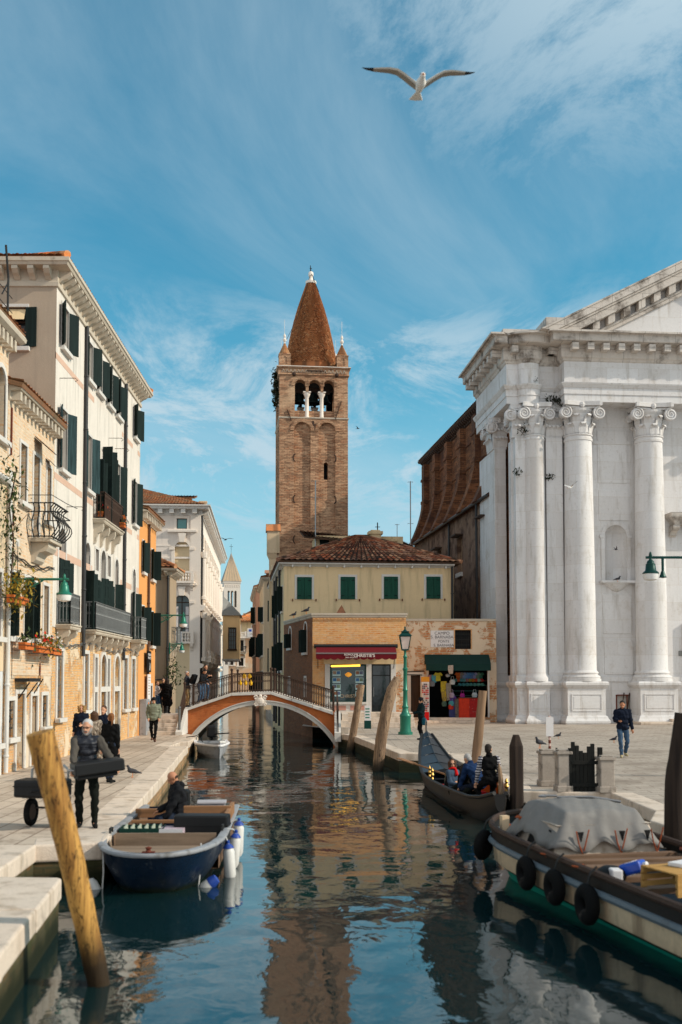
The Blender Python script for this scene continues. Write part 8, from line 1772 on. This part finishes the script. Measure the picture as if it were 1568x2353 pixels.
def pigeon(label,p,rz,s=1.0):
    o=thing('pigeon',label,'bird',tuple(p),rz,'pigeons standing about'); o.scale=(s,s,s); b=MB(); b.cap((0,.05,.13),(0,-.06,.155),.05,.058,10); b.cap((0,-.07,.17),(0,-.10,.235),.042,.027,10); b.ball((0,-.108,.25),.027,.034,.028,10); b.cap((0,.05,.13),(0,.2,.09),.04,.012,8); bd=solid(b,'body','pigeon',o,.009,2)
    k=MB()
    for sx in (1,-1): k.cap((sx*.018,0,.11),(sx*.018,-.005,.0),.007,.005,6); k.cap((sx*.018,-.03,.005),(sx*.018,.015,.005),.005,.004,5)
    k.build('leg','beak',bd); k=MB(); k.cap((0,-.135,.247),(0,-.165,.24),.007,.003,6); k.build('beak','black',bd); return o
pigeon('dark pigeon standing on the left quay kerb to the right of the case',(-5.07,27.1,PAVE+.012),R(-78),1.15)
q=onz(1283,1697); pigeon('pigeon on the paving between the gate and the church',(q.x,q.y,PAVE),R(80)); q=onz(1411,1706); pigeon('pigeon at the heels of the walking man',(q.x,q.y,PAVE),R(60))
p=at(1418,1340,61.2); pigeon('pigeon resting on the niche shelf of the church',(p.x,p.y-.15,p.z+.06),R(75),1.3)
p=at(676,1420,63); pigeon('pigeon on the shop parapet nearer the cream house',(p.x-.02,63.0,6.99-.04),R(70),1.4); p=at(704,1408,59.6); pigeon('pigeon on the front left corner of the shop parapet',(p.x,59.6,6.96),R(75),1.5)
p=at(1233,1733,24.9); pigeon('pigeon perched at the left edge of the tall stone pillar',(5.0,24.9,1.55),R(-60),1.0)
# ================================================================ poles, lamps, pillars and small things
def pole(name,label,pts,rads,m,group='wooden mooring poles',n=14,pyr=False,seed=1):
    p0=Vector(pts[0]); o=thing(name,label,'mooring pole',(p0.x,p0.y,0),0,group); P=[Vector(p)-Vector((p0.x,p0.y,0)) for p in pts]; P=[P[0]+(P[0]-P[1]).normalized()*1.6]+P
    R_=[rads[0]]+list(rads); k=MB(); Q=[];QR=[]; rr=random.Random(seed)
    for i in range(len(P)-1):
        st=6
        for j in range(st): f=j/st; Q.append(P[i].lerp(P[i+1],f)); QR.append((R_[i]*(1-f)+R_[i+1]*f)*rr.uniform(.96,1.04))
    Q.append(P[-1]); QR.append(R_[-1]); k.tube(Q,QR,n); k.build('shaft',m,o,smooth=True,bevel=0); return o
a=Vector((-2.39,11.03,0)); b=at(92,1683,10.6); pole('mooring_pole','thick yellow wooden pole leaning left in the water at the front left',[a,a.lerp(b,.5)+Vector((.02,0,0)),b],[.118,.128,.140],'wood_pole',seed=3)
pole('mooring_pole','leaning weathered pole standing in front of the lit shop window',[(.93,47.0,0),(1.2,47,1.5),at(831,1573,47)],[.17,.165,.15],'wood_grey',seed=4)
pole('mooring_pole','bent grey pole leaning right just left of the green lamp post',[(1.70,36.9,0),at(876,1700,36.9),at(888,1635,36.9),at(901,1585,36.9),at(914,1557,36.9)],[.19,.205,.20,.19,.13],'wood_grey',seed=5)
pole('mooring_pole','tan pole rising behind the gondolier in front of the church corner',[(4.0,29.5,0),at(1100,1690,29.5),at(1110,1587,29.5)],[.13,.13,.115],'wood_tan',seed=6)
pole('mooring_pole','dark pole leaning at the right edge of the photo behind the cargo boat',[(5.62,17.2,0),at(1552,1800,17.2),at(1574,1640,17.2)],[.17,.17,.16],'wood_dark',seed=8)
def post(): 
    o=thing('mooring_post','dark squared post with a pointed top beside the gondola','mooring pole',(4.15,23.3,0),R(12)); k=MB(); w=.135
    vs=[]; 
    for z,r in ((-1.5,w),(1.62,w),(1.70,w*.98),(1.95,w*.45)): 
        for x,y in ((-1,-.6),(-.6,-1),(.6,-1),(1,-.6),(1,.6),(.6,1),(-.6,1),(-1,.6)): vs.append((x*r,y*r,z))
    k.add(vs,[(i*8+j,i*8+(j+1)%8,(i+1)*8+(j+1)%8,(i+1)*8+j) for i in range(3) for j in range(8)]+[tuple(range(24,32))]); k.build('shaft','wood_dark',o,bevel=.01)
    o=thing('mooring_stake','thin grey pointed stake between the gondola stern and the dark post','mooring pole',(3.92,24.0,0)); k=MB(); k.tube([(0,0,-1.4),(0,0,.9),(-.03,0,1.15),(-.045,0,1.28)],[.06,.055,.04,.008],8); k.build('shaft','wood_grey',o)
post()
# lamps
def lamppost():
    q=onz(932,1688); o=thing('lamp_post','green cast iron lamp post with a pink tinted lantern on the square','street lamp',(q.x,q.y,PAVE)); k=MB()
    k.lathe([(.34,0),(.34,.12),(.27,.14),(.25,.30),(.25,.80),(.27,.84),(.27,.90),(.20,.98),(.15,1.10),(.13,1.22),(.155,1.25),(.155,1.30),(.11,1.36),(.10,2.0),(.125,2.03),(.125,2.08),(.095,2.12),(.085,2.95),(.12,2.99),(.12,3.07),(.08,3.1),(.07,3.55),(.11,3.6),(.06,3.68),(.05,3.85),(.10,3.92)],14)
    k.build('post','lamp_green',o,smooth=True); k=MB()
    k.box(-.16,.16,-.16,.16,3.9,3.96); 
    for sx in (-1,1):
        for sy in (-1,1): k.bar((sx*.15,sy*.15,3.95),(sx*.245,sy*.245,4.55),.03)
    k.box(-.26,.26,-.26,.26,4.54,4.58); vs=[(-.31,-.31,4.585),(.31,-.31,4.585),(.31,.31,4.585),(-.31,.31,4.585),(-.15,-.15,4.74),(.15,-.15,4.74),(.15,.15,4.74),(-.15,.15,4.74)]; k.add(vs,[(0,1,5,4),(1,2,6,5),(2,3,7,6),(3,0,4,7),(3,2,1,0),(4,5,6,7)]); k.box(-.18,.18,-.18,.18,4.745,4.80); k.lathe([(.12,4.80),(.06,4.87),(.03,4.92),(.05,4.96),(0,5.06)],8); k.build('lantern_frame','lamp_dark',o)
    k=MB(); vs=[(-.14,-.14,3.965),(.14,-.14,3.965),(.14,.14,3.965),(-.14,.14,3.965),(-.235,-.235,4.535),(.235,-.235,4.535),(.235,.235,4.535),(-.235,.235,4.535)]; k.add(vs,[(0,1,5,4),(1,2,6,5),(2,3,7,6),(3,0,4,7)]); k.build('lantern_glass','lamp_glass',o)
lamppost()
def wall_lamp(label,root,out,arm,m='lamp_green',drop=.35,size=1.0,drop2=False):
    """bracket lamp: root on the wall, arm points outward"""
    o=thing('wall_lamp',label,'street lamp',tuple(root),0,'bracket lamps on the walls'); d=Vector(out).normalized(); e=d*arm; k=MB(); k.tube([(0,0,0),e+d*.12],.035*size,7)
    for f,r in ((.30,.13),(.55,.09),(.14,.09)): c=d*arm*f*.8+Vector((0,0,-.06-r)); k.tube([c+d*r*math.cos(q)+Vector((0,0,r*math.sin(q))) for q in np.linspace(0,5.6,14)],.018*size,5)
    k.tube([(0,0,-.5),d*arm*.25+Vector((0,0,-.34)),d*arm*.62+Vector((0,0,-.03))],.025*size,6); k.box(-.03,.03,-.03,.03,-.55,.08); k.build('bracket',m,o)
    k=MB(T(e.x,e.y,0)); s=size; k.lathe([(.0,.16*s),(.03*s,.12*s),(.045*s,.04*s),(.03*s,.0),(.04*s,-.06*s),(.09*s,-.10*s),(.10*s,-.16*s),(.12*s,-.17*s),(.14*s,-.34*s),(.21*s,-.40*s),(.21*s,-.43*s)],16); k.build('lamp_cap',m,o,smooth=True)
    k=MB(T(e.x,e.y,0)); k.lathe([(.20*s,-.43*s),(.195*s,-.50*s),(.17*s,-.58*s),(.0,-.62*s)],16); k.build('lamp_glass','milk_glass',o,smooth=True); return o
z=at(141,1331,28.2).z; wall_lamp('green bracket lamp sticking out over the flower boxes on the near left wall',(-8.68,28.2,z),(1,0,0),1.50)
z=at(418,1414,52).z; wall_lamp('green scrolled bracket lamp on the corner of the orange house',(-8.68,51.9,z),(1,0,0),1.42)
p=at(389,1480,57); wall_lamp('small green lamp low on the corner of the grey house',(p.x+.05,56.9,p.z),(1,-.02,0),.66,size=.8)
zz=at(1495,1281,27).z; xx=at(1495,1281,27).x; o=wall_lamp('dark green lamp on a long bracket reaching in from the right edge',(11.6,27,zz),(-1,0,0),11.6-xx,'lamp_dark'); k=MB(); c=at(1523,1290,27).x-11.6; k.tube([(c,0,0),(c,0,-.42)],.035,6); k.lathe([(.04,-.35),(.09,-.5),(.11,-.52),(.0,-.54)],8,(c,0,0)); k.build('junction_box','lamp_dark',o)
k=MB(); k.lathe([(.16,-zz+PAVE),(.16,-zz+PAVE+.9),(.09,-zz+PAVE+1.0),(.07,.1),(0,.3)],12,(.05,0,0)); k.build('post','lamp_dark',o,smooth=True)
# stone pillars and water gate
def pillar(label,x,y,h,w=.30):
    o=thing('stone_pillar',label,'pillar',(x,y,PAVE),R(4),'stone pillars at the water steps'); k=MB(); k.box(-w/2,w/2,-w/2,w/2,0,h); k.build('shaft','gate_stone',o,bevel=.02); k=MB(); k.box(-w/2-.03,w/2+.03,-w/2-.03,w/2+.03,0,.14); k.build('base','gate_stone',o,bevel=.015); k=MB(); k.box(-w/2-.03,w/2+.03,-w/2-.03,w/2+.03,h,h+.07); k.box(-w/2+.02,w/2-.02,-w/2+.02,w/2-.02,h+.07,h+.11); k.build('capstone','gate_stone',o,bevel=.015)
pillar('pale stone pillar set back left of the black water gate',5.18,25.0,.76,.34); pillar('stone pillar touching the left post of the black gate',5.28,23.75,.84,.30); pillar('stone pillar right of the black water gate behind the tarpaulin',6.20,23.6,.72,.32)
o=thing('water_gate','black wooden water gate with a notched top between two stone pillars','gate',(5.45,23.66,PAVE)); k=MB()
for i,(x,h) in enumerate(((.0,1.12),(.09,1.04),(.18,.92),(.27,.88),(.36,1.02),(.44,1.08))): k.box(x,x+.085,-.03,.03,-.2,h)
k.build('panel','gate_wood',o,bevel=.008); k=MB(); k.box(.60,.70,-.05,.05,-.2,1.0); k.box(-.06,.0,-.06,.06,-.2,.98); each(k,'gate_post','gate_wood',o,bevel=.01); k=MB(); k.box(-.02,.68,-.06,-.031,.12,.2); k.box(-.02,.68,-.06,-.031,.62,.70); k.build('rail','gate_wood',o); k=MB(); 
for z in (.45,.82): k.tube([(.44,0,z),(.53,-.02,z-.10),(.62,0,z)],.012,5)
k.build('chain','iron',o)
for x,y in ((5.40,25.0),(5.46,24.3)):
    pass
o=tag(MB().tube([(0,0,1.2),(.05,0,.9),(0,.02,.75),(.12,0,.55),(.06,0,.3),(.2,0,.1)],.025,6).build('iron_bracket','iron'),'twisted iron bracket on the right side of the set back pillar','bracket'); o.location=(5.40,24.95,PAVE-.3)
q=onz(1264,1758); o=thing('sign_post','thin red and white striped post with a small white notice','sign',(q.x,q.y,PAVE)); k=MB(); k.tube([(0,0,0),(0,0,1.45)],.035,8); k.build('post',mat('red_white_post',(.55,.40,.36),.6),o); k=MB()
for i in range(7): k.lathe([(.036,.1+i*.18),(.038,.11+i*.18),(.038,.19+i*.18),(.036,.2+i*.18)],8)
k.build('stripe','rust',o); k=MB(); k.box(-.11,.11,-.045,-.03,.85,1.42); k.build('notice','sign_white',o)
# luggage cart
o=thing('hand_cart','two wheeled hand cart with steel handles loaded on the left quay','cart',(-4.86,18.1,PAVE),R(-8)); k=MB()
for x in (-.36,.30): k.tube([(x,.15,.28),(x,.18,.55),(x,.20,.95),(x+(.10 if x<0 else -.10),.24,1.03)],.022,7)
k.tube([(-.4,-.1,.50),(.36,-.1,.50)],.02,6); k.tube([(-.4,.15,.30),(.36,.15,.30)],.02,6); k.tube([(.42,-.1,.55),(.47,-.12,.52),(.44,-.15,.05),(.40,-.15,.05)],.018,6); k.tube([(.36,-.15,.5),(.40,-.15,.05)],.016,6); k.build('frame','chrome',o)
for x in (-.28,.33):
    k=MB(); n,m=24,8; vs=[(x+.055*math.cos(b_),(.19+.055*math.sin(b_))*math.cos(a_),.245+(.19+.055*math.sin(b_))*math.sin(a_)) for a_ in [2*math.pi*i/n for i in range(n)] for b_ in [2*math.pi*j/m for j in range(m)]]; k.add(vs,[(i*m+j,i*m+(j+1)%m,((i+1)%n)*m+(j+1)%m,((i+1)%n)*m+j) for i in range(n) for j in range(m)]); wv=k.build('wheel','rubber',o,smooth=True); k=MB(); k.t=T(x,0,.245,0,0,R(90)); k.lathe([(0,-.03),(.14,-.03),(.14,.03),(0,.03)],14); k.build('rim','iron_rust',wv)
c=thing('black_suitcase','black soft case lying on the hand cart','case',(-4.88,18.02,PAVE+.52),R(-8)); k=MB(); k.box(-.44,.42,-.28,.2,0,.30); k.build('case_body','black_case',c,bevel=.04); k=MB(); k.box(-.445,.425,-.285,.205,.18,.2); k.tube([(-.1,-.28,.1),(-.08,-.33,.12),(.08,-.33,.12),(.1,-.28,.1)],.014,6); k.build('case_trim','black',c)
# signs, posters, cabinet
o=thing('meter_cabinet','pale grey metal cabinet standing against the orange house','cabinet',(-8.35,48.3,PAVE),R(90)); k=MB(); k.box(-.42,.42,-.0,.33,.0,1.65); k.build('cabinet_body','grey_paint',o,bevel=.02); k=MB(); k.box(-.38,-.01,-.015,0,.2,1.55); k.box(.01,.38,-.015,0,.2,1.55); k.build('cabinet_door','grey_paint',o); MB().box(-.1,.1,-.02,-.015,1.4,1.5).build('yellow_label','flower_orange',o)
a=tag(MB().box(0,1.0,0,.04,0,1.0).build('poster_board','black'),'black poster board on the orange house with white lines of print','poster'); a.location=(-8.52,49.0,3.55); a.rotation_euler=(0,0,R(90)); text_mesh('MUSICA A\nPALAZZO',.17,'sign_white',a,(.5,-.01,.74),(R(90),0,0)); 
k=MB(); k.prism([(.55,.1),(.66,.08),(.72,.25),(.68,.42),(.6,.45),(.62,.3)],-.012,0); k.build('printed_mark','sign_white',a)
a=tag(MB().box(0,.8,0,.04,0,1.25).build('poster_board','sign_white'),'white notice poster under the black poster on the orange house','poster'); a.location=(-8.52,49.15,2.2); a.rotation_euler=(0,0,R(90)); k=MB()
for i in range(7): k.box(.12,.6-.05*(i%3),-.008,0,1.08-.13*i,1.11-.13*i)
k.build('printed_lines','grey_plaster',a)
q=onz(835,1662,PAVE); o=thing('sandwich_board','small white notice board with a dark base behind the leaning pole','sign',(2.0,54.6,PAVE+.0)); k=MB(); k.box(-.16,.16,-.03,.03,.42,1.2); k.build('board','sign_white',o); k=MB(); k.box(-.18,.18,-.08,.08,0,.42); k.build('base','lamp_dark',o); k=MB(); 
for i in range(4): k.box(-.12,.1,-.036,-.03,.55+i*.15,.61+i*.15)
k.build('print','lamp_green',o)
# flowers on the left walls
def flowerbox(label,Y,z,L,leaves,fl=None,x=-8.38,box='terracotta',n=130,seed=1,h=.35):
    o=thing('flower_box',label,'flower box',(x,Y,z),R(90),'flower boxes on the left walls'); k=MB(); k.prism([(0,.20),(L,.20),(L-.04,0),(.04,0)],-.1,.1); k.build('planter',box,o,bevel=.01); k=MB(); 
    for zz in (-.02,.12): k.tube([(-.04,.2,zz),(-.04,-.13,zz),(L+.04,-.13,zz),(L+.04,.2,zz)],.01,5)
    k.build('bracket','iron',o); foliage('leaves',o,[(L*(i+.5)/8,0,.22+h*.4*random.random()) for i in range(8)],leaves,.075,n,h,(.7,.6,.8),seed)
    if fl: foliage('flowers',o,[(L*(i+.5)/5,-.05,.35+h*.5*random.random()) for i in range(5)],fl,.06,26,h*.9,(.6,.5,.6),seed+1)
flowerbox('orange pot with a tuft of green on the near brick house',28.45,4.0,.85,['leaf_dark','leaf'],None,n=60,seed=2,h=.25)
flowerbox('flower box with red geraniums on the near brick house',29.8,3.95,1.5,['leaf','leaf_yellow'],['flower_red'],n=160,seed=3,h=.42)
flowerbox('flower box with yellow green leaves and a white pot next to the geraniums',31.35,3.93,1.0,['leaf','leaf_yellow'],['sign_white'],n=90,seed=4,h=.3)
flowerbox('orange flower box overflowing with yellow leaves at the left edge',26.6,5.15,1.35,['leaf_yellow','leaf_yellow','leaf'],None,x=-8.15,n=420,seed=5,h=.7)
flowerbox('orange flowers on the upper rusty balcony of the white house',38.3,9.2,1.0,['leaf'],['flower_orange','flower_red'],x=-8.45,n=50,seed=6,h=.2); flowerbox('orange flowers at the far end of the upper rusty balcony',41.0,9.2,.4,['leaf'],['flower_orange'],x=-8.2,n=30,seed=7,h=.2)
o=thing('climbing_plant','straggly green climbing plant at the left edge above the flower box','plant',(-8.35,27.2,6.2)); foliage('leaves',o,[(.1*math.sin(i),.35*math.sin(i*2.1),.09*i) for i in range(30)],['leaf_dark','leaf'],.07,360,.4,(.6,1.1,1),9); k=MB(); k.tube([(0,0,-1),(.05,.1,.6),(-.05,.0,1.5),(.05,.3,2.6)],.02,5); k.tube([(.05,.1,.9),(.25,.6,1.4),(.3,.9,1.3)],.01,4); k.build('stem','dark_wood',o)
p=at(398,1555,56.5); o=thing('hanging_plant','dark leafy hanging plant by the corner of the grey house','plant',tuple(p)); foliage('leaves',o,[(.12*math.sin(i*2),.1*math.cos(i),-.08*i+.7) for i in range(16)],['leaf_dark','leaf'],.09,260,.5,(.8,.6,1),12); MB().tube([(-.3,0,1.0),(0,0,.95),(0,0,-.6)],.015,4).build('stem','dark_wood',o)
# laundry on the palace balustrade, yellow floats on the far railing
p=at(388,1454,84); o=tag(MB().box(0,.95,-.06,.0,-1.0,.1).box(.95,1.15,-.05,.02,-1.1,.06).build('white_cloth','sign_white',bevel=.03),'white sheet hung over the palace balustrade','laundry'); o.location=(p.x,p.y-.62,p.z)
for i,(x,y) in enumerate(((562,1554),(574,1554),(553,1570),(565,1570),(577,1570))):
    p=at(x,y,53.0); o=tag(MB().ball((0,0,0),.10,.09,.12,10).lathe([(.03,.1),(.03,.17),(0,.18)],8).build('float','flower_orange' if 0 else mat('yellow_float',(.75,.42,.01),.5),smooth=True),('left float of the upper pair','right float of the upper pair','leftmost float of the lower three','middle float of the lower three','rightmost float of the lower three')[i]+' seen yellow through the bridge railing','float','yellow floats behind the bridge railing'); o.location=p
